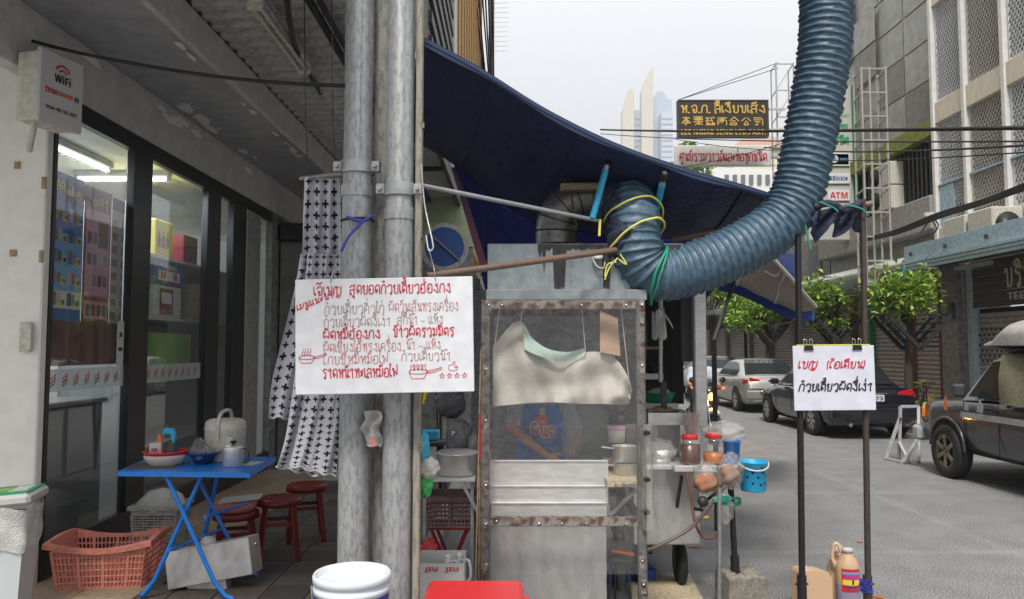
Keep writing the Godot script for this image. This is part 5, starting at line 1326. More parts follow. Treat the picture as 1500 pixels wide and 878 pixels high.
func hood():
	var o := thing("exhaust_hood", "sooty galvanised exhaust hood sitting on top of the stall", "hood", at(850, 440, 5.3))
	var b := MB.new()
	pbox(b, 714, 357, 1000, 428, 4.9, 5.72, 0.004); part(o, "casing", b, M.hood_zinc)
	b = MB.new(); pbox(b, 712, 424, 948, 440, 4.84, 5.76, 0.004); part(o, "bottom_flange", b, M.hood_zinc)
	for q in [[806, 812], [838, 841], [880, 883], [716, 719]]:
		b = MB.new(); pbox(b, q[0], 358, q[1], 424, 4.892, 4.9); part(o, "seam", b, M.hood_zinc)
	# soot and grease that has run down the front from the seam under the elbow
	var poly := []
	for k in 71:
		var drop := 5.0 + 4.0 * rng.randf() + (rng.randf_range(12.0, 40.0) if rng.randf() < 0.16 else 0.0)
		if (k > 7 and k < 14) or (k > 31 and k < 36) or k > 62: drop = 62.0 + 4.0 * rng.randf()
		var p := at(788 + k * 3.0, minf(358.0 + drop, 424.0), 4.893)
		poly.append(Vector2(p.x, p.y))
	var t0 := at(998, 358, 4.893)
	var t1 := at(788, 358, 4.893)
	poly.append(Vector2(t0.x, t0.y)); poly.append(Vector2(t1.x, t1.y))
	b = MB.new(); b.prism(poly, 0.003, Transform3D(Basis(), Vector3(0, 0, -4.893))); part(o, "soot_run", b, M.hood_soot)
	b = MB.new(); b.tube(catmull([at(868, 377, 4.87), at(874, 390, 4.86), at(884, 393, 4.86), at(886, 384, 4.86)], 4), 0.006, 6); part(o, "hook", b, M.white_plastic)
	b = MB.new(); b.lathe([Vector2(0, 0.02), Vector2(0.03, 0.015), Vector2(0.034, 0), Vector2(0, -0.002)], 14, Transform3D(Basis(Vector3.RIGHT, 0.4), at(876, 378, 4.875))); part(o, "hook_cap", b, M.white_plastic)
	# gored metal elbow on the hood
	var e := thing("metal_elbow", "dull metal elbow duct rising from the hood behind the white rod", "duct", at(815, 357, 5.3))
	var fr := frames(catmull([at(815, 359, 5.3), at(815, 335, 5.3), at(822, 312, 5.28), at(842, 297, 5.27), at(870, 293, 5.28), at(900, 297, 5.28)], 12), 0.045)
	var last := []
	for i in fr.size():
		var ring := []
		var rb := []
		for k in 28:
			var a := TAU * k / 28
			ring.append(fr[i][0] + (fr[i][1] * cos(a) + fr[i][2] * sin(a)) * 0.142)
			rb.append(fr[i][0] + (fr[i][1] * cos(a) + fr[i][2] * sin(a)) * 0.145)
		if i > 0:
			b = MB.new()
			b.sg = 1
			for k in 28: b.quad(last[k], ring[k], ring[(k + 1) % 28], last[(k + 1) % 28])
			part(e, "gore", b, mat("elbow_zinc", lin(0.2, 0.195, 0.185), 0.4, 0.6, T.stain, 2.0) if not M.has("elbow_zinc") else M.elbow_zinc)
			if i % 2 == 0:
				rb.append(rb[0])
				b = MB.new(); b.tube(rb, 0.005, 5, false); part(e, "seam_bead", b, M.dark_steel)
		last = ring
	b = MB.new(); b.bar(at(821, 275, 5.1), at(884, 274, 5.1), 0.09, 0.045, 0.006); solo("timber_batten", "weathered grey timber batten laid above the metal elbow", "batten", b, M.wood)
	b = MB.new(); b.tube([at(835, 278, 5.12), at(845, 330, 5.12)], 0.006, 6); solo("batten_wire", "thin dark red wire holding the timber batten to the elbow", "wire", b, M.brick_red)

func duct_path() -> Array:
	return catmull([at(890, 297, 5.28), at(909, 297, 5.22), at(922, 300, 5.08), at(928, 318, 4.97), at(930, 352, 4.93), at(938, 384, 4.93), at(962, 403, 4.94), at(1000, 399, 4.97), at(1055, 378, 5.0), at(1108, 350, 5.03), at(1144, 324, 5.05), at(1168, 286, 5.06), at(1183, 228, 5.06), at(1197, 140, 5.06), at(1208, 60, 5.06), at(1212, -20, 5.08), at(1214, -130, 5.1)], 60)

func frames(path: Array, step: float) -> Array:
	# arc-length resample with transported frames: [p, u, w, s]
	var out := []
	var s := 0.0
	var nxt := 0.0
	var u := Vector3.UP
	for i in path.size() - 1:
		var d: Vector3 = path[i + 1] - path[i]
		var l := d.length()
		while nxt <= s + l:
			var t := d / l
			if out.is_empty(): u = t.cross(Vector3(0.3, 1, 0.2)).normalized()
			u = (u - t * u.dot(t)).normalized()
			out.append([path[i] + t * (nxt - s), u, t.cross(u), nxt])
			nxt += step
		s += l
	return out

func flexible_duct():
	var fr := frames(duct_path(), 0.0056)
	var o := thing("flexible_duct", "fat blue ribbed flexible exhaust duct curling up from the hood", "duct", at(972, 440, 4.94))
	var b := MB.new()
	b.sg = 1
	var n := 40
	var pitch := 0.047
	var rings := []
	for i in fr.size():
		var q: Array = fr[i]
		var ring := []
		for k in n:
			var a := TAU * k / n
			var ph: float = q[3] / pitch + float(k) / n
			var f: float = ph - floor(ph)
			var rib := exp(-pow((f - 0.5) / 0.15, 2.0)) * 0.017
			var wr := 0.0045 * sin(a * 9.0 + floor(ph) * 2.4) * sin(f * PI + 0.6) * (0.4 + clampf(q[3] - 1.0, 0.0, 1.0))
			var r := 0.158 + rib + wr + 0.006 * sin(q[3] * 5.0 + a)
			ring.append(q[0] + (q[1] * cos(a) + q[2] * sin(a)) * r)
		rings.append(ring)
	for i in rings.size() - 1:
		for k in n: b.quad(rings[i][k], rings[i + 1][k], rings[i + 1][(k + 1) % n], rings[i][(k + 1) % n])
	part(o, "hose", b, M.duct_blue)
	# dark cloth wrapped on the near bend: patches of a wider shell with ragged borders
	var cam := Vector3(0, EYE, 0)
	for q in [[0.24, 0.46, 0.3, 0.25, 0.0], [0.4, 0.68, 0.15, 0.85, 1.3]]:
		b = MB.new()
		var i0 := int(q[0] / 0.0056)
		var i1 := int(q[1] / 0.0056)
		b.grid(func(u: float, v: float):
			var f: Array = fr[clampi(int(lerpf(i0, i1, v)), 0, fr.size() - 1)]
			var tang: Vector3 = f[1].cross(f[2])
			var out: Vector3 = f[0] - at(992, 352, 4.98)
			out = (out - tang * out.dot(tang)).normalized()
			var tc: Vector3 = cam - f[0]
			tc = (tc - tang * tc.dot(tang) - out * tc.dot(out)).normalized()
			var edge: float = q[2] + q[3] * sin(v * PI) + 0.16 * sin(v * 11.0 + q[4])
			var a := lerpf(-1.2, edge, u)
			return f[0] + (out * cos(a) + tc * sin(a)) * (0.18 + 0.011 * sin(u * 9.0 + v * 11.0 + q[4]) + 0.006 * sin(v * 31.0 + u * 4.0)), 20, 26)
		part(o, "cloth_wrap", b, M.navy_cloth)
	for q in [[0.42, M.tape_yellow, 0.012, 0.08], [0.56, M.tape_yellow, 0.014, 0.25], [0.82, M.tape_green, 0.016, 0.12], [0.835, M.tape_green, 0.013, 0.05]]:
		var loop := []
		for k in 33:
			var a := TAU * k / 32
			var f: Array = fr[clampi(int((q[0] + q[3] * 0.35 * sin(a + 0.8)) / 0.0056), 0, fr.size() - 1)]
			loop.append(f[0] + (f[1] * cos(a) + f[2] * sin(a)) * 0.192)
		b = MB.new(); b.tube(loop, q[2] * 0.55, 6, false); part(o, "tie", b, q[1])
	for q in [[[905, 378], [893, 392], [886, 410]], [[906, 380], [918, 388], [908, 372]], [[903, 384], [890, 388], [886, 405]]]:
		b = MB.new(); b.tube(catmull(q.map(func(p): return at(p[0], p[1], 4.74)), 4), 0.005, 5); part(o, "tie_tail", b, M.tape_yellow)
	b = MB.new(); b.tube([at(879, 322, 4.83), at(878, 346, 4.82)], 0.009, 5); part(o, "tie_tail", b, M.tape_yellow)
	# blue telescopic handles poking up each side
	for q in [["sky blue pole end standing left of the duct bend", 868, 320, 892, 232, 4.8, 4.8], ["sky blue pole end standing behind the duct bend", 956, 335, 974, 253, 5.15, 4.7]]:
		var a := at(q[1], q[2], q[5])
		var e := at(q[3], q[4], q[6])
		var h := thing("broom_pole", q[0], "pole", a)
		b = MB.new(); b.tube([a, a.lerp(e, 0.8)], 0.021, 14); part(h, "sleeve", b, M.sky_blue)
		b = MB.new(); b.tube([a.lerp(e, 0.8), a.lerp(e, 0.9)], 0.017, 12); part(h, "shaft", b, M.alu)
		b = MB.new(); b.tube([a.lerp(e, 0.88), a.lerp(e, 0.99), e], [0.021, 0.021, 0.014], 12); part(h, "cap", b, M.pole_black)

func tarpaulin():
	var front := catmull([at(612, 56, 4.05), at(700, 103, 4.2), at(800, 165, 4.4), at(900, 214, 4.6), at(1000, 250, 4.8), at(1080, 273, 4.95), at(1135, 290, 5.1), at(1200, 312, 5.3)], 6)
	var back := catmull([at(600, 205, 7.0), at(665, 245, 7.1), at(720, 285, 7.1), at(790, 330, 7.0), at(880, 345, 7.0), at(1000, 346, 6.9), at(1120, 336, 6.8), at(1195, 330, 6.3)], 6)
	var o := thing("blue_tarpaulin", "dark blue tarpaulin awning stretched from the pipes over the stall", "tarpaulin", at(850, 300, 5.5))
	var b := MB.new()
	var n := front.size() - 1
	b.grid(func(u: float, v: float):
		var i := int(round(u * n))
		return front[i].lerp(back[i], v) + Vector3(0, -0.14 * sin(v * PI) * sin(u * PI) + 0.025 * sin(u * 17.0 + v * 6.0) * v + 0.012 * sin(u * 61.0 + v * 3.0) * sin(v * PI), 0), n, 20)
	part(o, "roof_sheet", b, M.tarp)
	b = MB.new(); b.tube(front, 0.016, 8); part(o, "edge_rope", b, M.tarp_edge)
	for q in [7, 15, 23, 31]:
		var sm := []
		for j in 21:
			var v := j / 20.0
			var u := float(q) / n
			sm.append(front[q].lerp(back[q], v) + Vector3(0, -0.14 * sin(v * PI) * sin(u * PI) + 0.025 * sin(u * 17.0 + v * 6.0) * v - 0.004, 0))
		b = MB.new(); b.tube(sm, 0.009, 5); part(o, "seam", b, M.tarp)
	b = MB.new()
	b.grid(func(u: float, v: float):
		var i := int(round(u * n))
		return front[i] + Vector3(0, 0.018 - 0.04 * v * (1.0 + 0.2 * sin(u * 23.0)), 0.018 - 0.012 * v), n, 3)
	part(o, "front_hem", b, M.tarp_edge)
	b = MB.new()
	b.grid(func(u: float, v: float):
		var a: Vector3 = back[int(round(lerpf(6, 36, u)))] + Vector3(0, 0.02, 0.01)
		var e := at(lerpf(722, 1010, u), 470, 7.3)
		return a.lerp(e, v) + Vector3(0, 0, 0.07 * sin(u * 12.0) * v), 30, 10)
	part(o, "back_drop", b, M.tarp_blue, "brighter blue tarpaulin drop behind the elbow duct")
	b = MB.new()
	b.grid(func(u: float, v: float): return at(lerpf(lerpf(661, 704, v), lerpf(670, 716, v), u), lerpf(245, 395, v), 7.05 + 0.08 * u), 3, 10)
	part(o, "striped_edge", b, M.print_pink)
	# rods and poles carrying it
	b = MB.new(); b.tube([at(613, 271, 4.0), at(875, 323, 4.85)], 0.013, 12); solo("white_rod", "thin pale rod running from the cream post to the duct", "rod", b, M.alu)
	b = MB.new(); b.tube([at(625, 405, 4.02), at(905, 366, 4.84)], 0.019, 12); solo("brown_rod", "brown metal rod crossing in front of the hood", "rod", b, mat("rod_brown", lin(0.2, 0.13, 0.1), 0.55, 0.2, T.stain, Vector3(2, 8, 8), N.fine, 0.4))
	b = MB.new(); b.tube([at(985, 352, 5.35), at(1278, 298, 4.95)], 0.019, 12); solo("tarp_rod", "rusty brown rod under the tarpaulin edge ending at the brown pole", "rod", b, M.rod_brown)
	o = thing("gathered_cloth", "dark blue cloth scrap tied round the end of the rusty rod", "cloth", at(1220, 350, 4.95))
	b = MB.new()
	b.grid(func(u: float, v: float):
		var k := v * (0.45 + 0.55 * absf(sin(u * 7.5 + 0.4)))
		return at(lerpf(1186, 1262, u), lerpf(316, 299, u), 4.97) + Vector3(0.015 * sin(u * 20.0) * v, -0.2 * k + 0.02, 0.05 * sin(u * 15.0 + v * 3.0)), 26, 8)
	part(o, "drape", b, M.navy_cloth)
	b = MB.new(); b.tube(catmull([at(1192, 303, 4.93), at(1215, 298, 4.92), at(1240, 308, 4.93), at(1262, 296, 4.92)], 5), 0.024, 8); part(o, "roll", b, M.navy_cloth)
	for q in [[[1180, 330], [1184, 350], [1188, 366]], [[1238, 300], [1262, 306], [1272, 316]], [[1200, 296], [1220, 304], [1228, 310]]]:
		b = MB.new(); b.tube(catmull(q.map(func(p): return at(p[0], p[1], 4.9)), 4), 0.006, 5); part(o, "green_string", b, M.tape_green)
	for q in [["sign_pole", "black metal pole with a collar holding the white noodle sign", 1169, 346, M.pole_black, 0.02], ["sign_pole", "rusty brown pole right of the white noodle sign", 1264, 292, M.pole_brown, 0.019]]:
		var p := at(q[2], 600, 4.95)
		var t := at(q[2], q[3], 4.95)
		var s := thing(q[0], q[1], "pole", Vector3(p.x, 0, p.z), false, 0.0, "poles holding the noodle sign")
		b = MB.new(); b.tube([Vector3(0, 0.02, 0), Vector3(t.x - p.x, t.y, 0)], q[5], 16); part(s, "shaft", b, q[4])
		b = MB.new(); b.tube([Vector3(0, 0.0, 0), Vector3(0, at(0, 843, 4.95).y, 0)], q[5] + 0.009, 16); part(s, "socket", b, q[4])
		b = MB.new(); b.box(Vector3(0, 0.015, 0), Vector3(0.3, 0.03, 0.3), Basis(), 0.004); part(s, "base_plate", b, M.dark_steel)
		b = MB.new(); b.tube([Vector3(-0.04, at(0, 856, 4.95).y, 0), Vector3(0.04, at(0, 856, 4.95).y, 0)], 0.007, 6); part(s, "bolt", b, q[4])

func noodle_sign():
	var A := at(1161, 507, 4.9)
	var B := at(1280, 506, 4.9)
	var C := at(1163, 602, 4.9)
	var r := (B - A).normalized()
	var u := Vector3(0, 1, 0)
	u = (u - r * u.dot(r)).normalized()
	var n := r.cross(u)
	var W := A.distance_to(B)
	var H := A.distance_to(C)
	var cen := A + r * W / 2 - u * H / 2
	var k := W / 119.0
	var o := thing("noodle_sign", "white laminated noodle sign clipped between the two poles", "sign", cen - u * H / 2)
	var b := MB.new(); b.box(cen, Vector3(W, H, 0.008), Basis(r, u, n), 0.002); part(o, "board", b, M.paper_sign)
	b = MB.new(); b.box(cen + u * (H / 2 + 0.004), Vector3(W * 0.9, 0.007, 0.01), Basis(r, u, n)); part(o, "yellow_cord", b, M.tape_yellow)
	var f := n * 0.004
	var P := func(px: float, py: float) -> Vector3: return A + r * ((px - 1161.0) * k) - u * ((py - 507.0) * k) + f
	pen(o, "เบญ", P.call(1168, 540), r, u, 26 * k, 10.5 * k, 1.9 * k, M.ink_red, 0.25)
	pen(o, "(โอเดียน)", P.call(1208, 540), r, u, 56 * k, 9.5 * k, 1.8 * k, M.ink_red, 0.25)
	pen(o, "ก๋วยเตี๋ยวผัดงี่เง่า", P.call(1168, 573), r, u, 105 * k, 10.5 * k, 2.0 * k, M.ink_black, 0.2)
	for px in [1184, 1255]:
		var p: Vector3 = P.call(px, 509)
		b = MB.new(); b.prism([Vector2(-0.03, -0.02), Vector2(0.03, -0.02), Vector2(0.024, 0.012), Vector2(-0.024, 0.012)], 0.03, Transform3D(Basis(r, u, n), p - n * 0.02)); part(o, "binder_clip", b, M.void)
		for s in [-1, 1]:
			b = MB.new(); b.tube(catmull([p + r * (s * 0.018 - 0.008) + u * 0.01, p + r * (s * 0.018 - 0.01) + u * 0.045, p + r * (s * 0.018 + 0.008) + u * 0.045, p + r * (s * 0.018 + 0.006) + u * 0.01], 4), 0.0022, 5); part(o, "clip_wire", b, M.chrome)

func street_bottles():
	var b := MB.new()
	var c := at(1190, 878, 5.35); c.y = 0
	var o := thing("jerry_can", "cream plastic jerry can standing behind the black pole", "jerry can", c, false, 0.35)
	var h := at(1190, 832, 5.35).y
	b.prism([Vector2(-0.1, 0.0), Vector2(0.1, 0.0), Vector2(0.11, 0.02), Vector2(0.11, h - 0.07), Vector2(0.08, h - 0.02), Vector2(-0.03, h), Vector2(-0.1, h), Vector2(-0.11, h - 0.02), Vector2(-0.11, 0.02)], 0.14, Transform3D(Basis(), Vector3(0, 0, -0.07))); part(o, "body", b, M.jug_amber)
	b = MB.new(); b.lathe([Vector2(0.024, 0), Vector2(0.024, 0.02), Vector2(0, 0.022)], 16, Transform3D(Basis(), Vector3(-0.07, h, 0))); part(o, "cap", b, M.white_plastic)
	c = at(1243, 878, 5.38); c.y = 0
	h = at(1243, 803, 5.38).y
	o = thing("sauce_bottle", "large amber sauce bottle with a red and yellow label", "bottle", c, false)
	b = MB.new(); b.lathe([Vector2(0, 0), Vector2(0.07, 0), Vector2(0.075, 0.015), Vector2(0.075, 0.16)], 28); part(o, "lower_body", b, M.jug_violet)
	b = MB.new(); b.lathe([Vector2(0.075, 0.16), Vector2(0.076, h * 0.66), Vector2(0.068, h * 0.77), Vector2(0.04, h * 0.88), Vector2(0.033, h * 0.92), Vector2(0.033, h * 0.94)], 28); part(o, "body", b, M.jug_amber)
	b = MB.new(); b.lathe([Vector2(0.033, h * 0.93), Vector2(0.038, h * 0.93), Vector2(0.038, h), Vector2(0, h + 0.002)], 20); part(o, "cap", b, M.white_plastic)
	b = MB.new(); b.tube(catmull([Vector3(-0.035, h * 0.93, -0.02), Vector3(-0.05, h * 1.04, -0.03), Vector3(-0.075, h * 1.02, -0.035), Vector3(-0.085, h * 0.8, -0.04), Vector3(-0.07, h * 0.7, -0.03)], 5), 0.014, 8); part(o, "handle", b, M.jug_amber)
	var band := func(y0: float, y1: float, a0: float, a1: float, rr: float, m: Material):
		var q := MB.new()
		q.sg = 1
		for i in 12:
			var p := lerpf(a0, a1, i / 12.0)
			var t := lerpf(a0, a1, (i + 1) / 12.0)
			q.quad(Vector3(cos(p) * rr, y0, sin(p) * rr), Vector3(cos(t) * rr, y0, sin(t) * rr), Vector3(cos(t) * rr, y1, sin(t) * rr), Vector3(cos(p) * rr, y1, sin(p) * rr))
		part(o, "label_print", q, m)
	band.call(0.12, 0.27, 0.7, 2.5, 0.0772, M.lid_red); band.call(0.165, 0.2, 0.85, 2.4, 0.0776, M.ink_yellow); band.call(0.2, 0.235, 0.9, 2.3, 0.0776, M.print_rose); band.call(0.236, 0.25, 0.8, 2.4, 0.0776, M.print_sky); band.call(0.145, 0.158, 1.0, 2.2, 0.0776, M.ink_blue); band.call(0.17, 0.2, 1.45, 1.62, 0.0779, M.ink_black)
	c = at(1228, 878, 5.5); c.y = 0
	o = thing("sauce_bottle", "cream handled bottle standing behind the labelled sauce bottle", "bottle", c, false)
	b = MB.new(); b.lathe(bottle_lathe(0.36, 0.07, 0.03), 24); part(o, "body", b, M.jug_amber)
	b = MB.new(); b.lathe([Vector2(0.034, 0.345), Vector2(0.034, 0.385), Vector2(0, 0.387)], 18); part(o, "cap", b, M.white_plastic)
	o = thing("blue_string_knot", "tangle of blue string knotted low on the brown pole", "string", at(1266, 862, 4.93))
	for i in 9:
		b = MB.new()
		var pts := []
		for j in 7: pts.append(at(1267, 857, 4.92) + Vector3(rng.randf_range(-0.04, 0.045), rng.randf_range(-0.05, 0.04), rng.randf_range(-0.02, 0.02)))
		b.tube(catmull(pts, 4), 0.0028, 5); part(o, "strand", b, M.string_blue)
	# concrete block with pipe stubs
	c = at(1086, 880, 5.35); c.y = 0
	o = thing("concrete_block", "rough concrete block footing with a black pipe set in it", "block", c, false, 0.12)
	b = MB.new()
	h = at(1086, 838, 5.35).y
	b.grid(func(u: float, v: float):
		var a := u * TAU
		var q := Vector2(cos(a), sin(a)) / maxf(absf(cos(a)), absf(sin(a)))
		var f := 0.135 * (1.0 - 0.08 * v) if v < 0.9 else 0.125 * (1.0 - v) * 10.0
		return Vector3(q.x * f, minf(v / 0.9, 1.0) * h + 0.006 * sin(a * 7.0) * (1.0 if v > 0.5 else 0.0), q.y * f) + Vector3(sin(a * 11.0 + v * 9.0), 0, cos(a * 9.0 + v * 13.0)) * 0.004, 48, 20)
	part(o, "footing", b, M.concrete_block)
	b = MB.new(); b.tube([Vector3(-0.035, h - 0.05, 0), Vector3(-0.06, at(0, 713, 5.35).y, 0)], 0.021, 14); part(o, "pipe", b, M.pole_black)
	b = MB.new(); b.tube([Vector3(-0.035, h - 0.02, 0), Vector3(-0.042, h + 0.11, 0)], 0.03, 14); part(o, "collar", b, M.pole_black)
	var e := at(1051, 722, 5.1)
	o = thing("steel_prop", "thin steel prop pole in front of the concrete block", "pole", Vector3(e.x, 0, e.z))
	b = MB.new(); b.tube([Vector3(e.x, 0.0, e.z), e + Vector3(0.012, 0.03, 0)], 0.014, 12); part(o, "shaft", b, M.steel_tube)
	b = MB.new(); b.tube([Vector3(e.x, 0.0, e.z), Vector3(e.x, 0.02, e.z)], 0.03, 12); part(o, "foot", b, M.rubber)

func jar(label: String, px: float, py: float, d: float, fill: float, m: Material):
	var c := at(px, py, d)
	var o := thing("sauce_jar", label, "jar", c, false, 0.0, "red lidded jars on the cart")
	var b := MB.new(); b.lathe([Vector2(0, 0.003), Vector2(0.07, 0.002), Vector2(0.073, 0.012), Vector2(0.073, 0.15), Vector2(0.06, 0.17), Vector2(0.052, 0.175), Vector2(0.052, 0.19)], 28); part(o, "glass", b, M.jar_glass)
	b = MB.new(); b.lathe([Vector2(0, 0.006), Vector2(0.069, 0.006), Vector2(0.07, 0.014), Vector2(0.07, fill), Vector2(0, fill)], 28); part(o, "sauce", b, m)
	b = MB.new(); b.lathe([Vector2(0.056, 0.172), Vector2(0.058, 0.174), Vector2(0.058, 0.2), Vector2(0.054, 0.205), Vector2(0, 0.206)], 28); part(o, "lid", b, M.lid_red)

func cart():
	var b := MB.new()
	var o := thing("steel_cart", "stainless steel food cart parked right of the screened stall", "cart", Vector3(1.15, 0, -6.3))
	b = MB.new(); b.span(0.86, 1.34, at(0, 800, 5.6).y, 0.9, -7.4, -5.62, 0.01); part(o, "body", b, M.stainless_dull)
	b = MB.new(); b.span(0.84, 1.42, 0.9, 0.93, -7.4, -5.5, 0.004); part(o, "counter", b, M.stainless)
	var y := at(0, 600, 6.0).y
	b = MB.new(); b.span(0.86, 1.28, 0.93, 1.18, -7.4, -5.95, 0.006); part(o, "upper_box", b, M.stainless_dull)
	b = MB.new(); b.span(1.3, 1.345, 0.55, 0.6, -5.66, -5.618, 0.004); part(o, "latch", b, M.chrome)
	for q in [[0.95, -5.9], [1.25, -5.9], [0.95, -7.2], [1.25, -7.2]]:
		b = MB.new(); b.lathe([Vector2(0, -0.03), Vector2(0.14, -0.03), Vector2(0.16, -0.02), Vector2(0.16, 0.02), Vector2(0.14, 0.03), Vector2(0, 0.03)], 20, Transform3D(Basis(Vector3(0, 0, 1), PI / 2), Vector3(q[0], 0.16, q[1]))); part(o, "wheel", b, M.rubber)
		b = MB.new(); b.span(q[0] - 0.05, q[0] - 0.034, 0.1, 0.34, q[1] - 0.02, q[1] + 0.02); part(o, "fork", b, M.dark_steel)
	for q in [[0.9, -7.3], [1.3, -7.3]]:
		b = MB.new(); b.span(q[0] - 0.02, q[0] + 0.02, 0.9, 2.5, q[1] - 0.02, q[1] + 0.02); part(o, "post", b, M.dark_steel)
	var px := at(1022, 500, 5.95).x
	b = MB.new(); b.span(px - 0.045, px + 0.045, 0.93, 2.62, -5.94, -5.85, 0.008); part(o, "post", b, M.stainless, "thick grey square post")
	b = MB.new(); b.tube([at(968, 560, 5.9), at(968, 400, 5.9)], 0.016, 10); part(o, "rail", b, M.steel_tube)
	b = MB.new(); b.span(at(968, 0, 5.9).x - 0.02, at(968, 0, 5.9).x + 0.02, 1.18, at(0, 560, 5.9).y, -5.99, -5.95); part(o, "rail_foot", b, M.dark_steel)
	# black cabinet and boards inside the cart
	b = MB.new(); pbox(b, 946, 440, 986, 590, 6.6, 6.64); part(o, "back_board", b, M.void)
	b = MB.new(); pbox(b, 999, 440, 1014, 530, 6.0, 6.03); part(o, "side_board", b, M.plastic_grey)
	for x in [984, 990, 996]:
		b = MB.new(); pbox(b, x, 430, x + 4, 592, 6.3, 6.33); part(o, "slat", b, M.void)
	b = MB.new(); pbox(b, 940, 548, 972, 556, 6.1, 6.5); part(o, "ledge", b, M.white_plastic)
	b = MB.new(); pbox(b, 940, 508, 972, 512, 6.1, 6.5); part(o, "ledge", b, M.wood)
	b = MB.new(); blob(b, at(955, 535, 6.25), Vector3(0.07, 0.065, 0.06), 0.2); solo("black_bag", "black bag of utensils on the white ledge of the cart", "bag", b, M.void)
	b = MB.new(); b.grid(func(u: float, v: float): return at(lerpf(955, 972 + 4 * v, u) + 3 * sin(u * 9.0), lerpf(456 + 5 * sin(u * 6.0), 496 + 3 * sin(u * 11.0), v), 5.86 + 0.025 * sin(u * 11.0 + v * 3.0)), 10, 8); solo("hanging_rag", "grey white rag hanging on the steel rail", "rag", b, M.bag_white)
	b = MB.new(); b.grid(func(u: float, v: float): return at(lerpf(966, 986, u), 455 + 24 * u * u + lerpf(0, 9, v) * (1.0 - u * 0.6), 5.84 + 0.02 * sin(u * 6.0)), 8, 3); solo("knotted_bag", "white plastic bag tail knotted to the steel rail", "bag", b, M.bag_white)
	# trays and jars on the counter
	o = thing("steel_tray", "deep stainless tray on the cart below the green basins", "tray", at(978, 630, 5.75))
	var t0 := at(950, 604, 5.85)
	var t1 := at(1010, 622, 5.85)
	b = MB.new(); b.span(t0.x, t1.x, 1.18, 1.19, -6.2, -5.8); part(o, "base", b, M.stainless)
	for q in [[t0.x, t1.x, -5.81, -5.8], [t0.x, t1.x, -6.21, -6.2], [t0.x - 0.01, t0.x, -6.21, -5.8], [t1.x, t1.x + 0.01, -6.21, -5.8]]:
		b = MB.new(); b.span(q[0], q[1], 1.18, 1.27, q[2], q[3]); part(o, "rim", b, M.stainless)
	for q in [["green basin of white noodles on the cart", 966, 592, 6.3, M.veg, 0.0], ["green basin of purple cabbage tilted on the steel tray", 970, 606, 6.02, M.food_pale, 0.12]]:
		var c := at(q[1], q[2], q[3])
		c.y = 1.19 + (0.12 if q[5] == 0.0 else 0.0)
		var g := thing("green_basin", q[0], "basin", c, false, 0.0, "green basins on the cart")
		b = MB.new(); b.lathe([Vector2(0, 0), Vector2(0.09, 0), Vector2(0.125, 0.08), Vector2(0.135, 0.085), Vector2(0.12, 0.078), Vector2(0.086, 0.006), Vector2(0, 0.006)], 26); part(g, "basin", b, M.plastic_teal)
		b = MB.new(); blob(b, Vector3(0, 0.06, 0), Vector3(0.1, 0.055, 0.1), 0.12, 7.0); part(g, "food", b, q[4])
	b = MB.new(); b.box(at(966, 598, 6.3) * Vector3(1, 0, 1) + Vector3(0, 1.25, 0), Vector3(0.26, 0.12, 0.24), Basis(), 0.004); solo("white_crate", "white box lifting the green basin on the cart", "box", b, M.white_plastic)
	jar("dark red sauce jar with a red lid on the cart shelf", 1011, 680, 5.5, 0.135, M.sauce_dark)
	jar("half empty orange sauce jar with a red lid on the cart shelf", 1046, 678, 5.5, 0.07, M.sauce_orange)
	o = thing("cart_shelf", "narrow steel side shelf carrying the sauce jars", "shelf", at(1020, 690, 5.5))
	var s0 := at(988, 681, 5.4)
	var s1 := at(1090, 690, 5.4)
	b = MB.new(); b.span(s0.x, s1.x, at(0, 681, 5.5).y - 0.035, at(0, 679, 5.5).y - 0.004, -5.62, -5.4, 0.003); part(o, "tray", b, M.stainless)
	b = MB.new(); b.bar(Vector3(s0.x + 0.06, at(0, 688, 5.5).y - 0.04, -5.45), Vector3(s0.x + 0.06, 0.62, -5.62), 0.02, 0.02); part(o, "bracket", b, M.dark_steel)
	b = MB.new(); b.bar(Vector3(s1.x - 0.05, at(0, 688, 5.5).y - 0.04, -5.5), Vector3(1.34, 0.6, -5.66), 0.02, 0.02); part(o, "bracket", b, M.dark_steel)
	var sy := at(0, 679, 5.5).y - 0.004
	var c := at(1072, 670, 5.52); c.y = sy
	o = thing("blue_cup", "deep blue plastic tub behind the orange sauce jar", "tub", c, false)
	b = MB.new(); b.lathe([Vector2(0, 0), Vector2(0.05, 0), Vector2(0.06, 0.15), Vector2(0.066, 0.152), Vector2(0.066, 0.162), Vector2(0.057, 0.16), Vector2(0.048, 0.006), Vector2(0, 0.006)], 24); part(o, "tub", b, M.plastic_blue)
	b = MB.new(); blob(b, Vector3(-0.05, 0.22, 0), Vector3(0.14, 0.075, 0.09), 0.14, 5.0, 1.0); part(o, "clear_bag", b, M.bag_haze)
	c = at(1000, 672, 5.7); c.y = 0.93
	o = thing("steel_bowl", "steel bowl on the cart counter next to the dark sauce jar", "bowl", c + Vector3(-0.12, 0, -0.02), false)
	b = MB.new(); b.lathe([Vector2(0, 0), Vector2(0.05, 0), Vector2(0.085, 0.09), Vector2(0.09, 0.09), Vector2(0.05, 0.004), Vector2(0, 0.004)], 24); part(o, "bowl", b, M.stainless)
	c = at(966, 688, 5.62)
	o = thing("steel_bowl", "large steel bowl wrapped in plastic at the near cart corner", "bowl", Vector3(c.x, 0.93, c.z), false)
	b = MB.new(); b.lathe([Vector2(0, 0), Vector2(0.08, 0), Vector2(0.1, 0.1), Vector2(0.104, 0.1), Vector2(0.08, 0.004), Vector2(0, 0.004)], 24); part(o, "bowl", b, M.stainless)
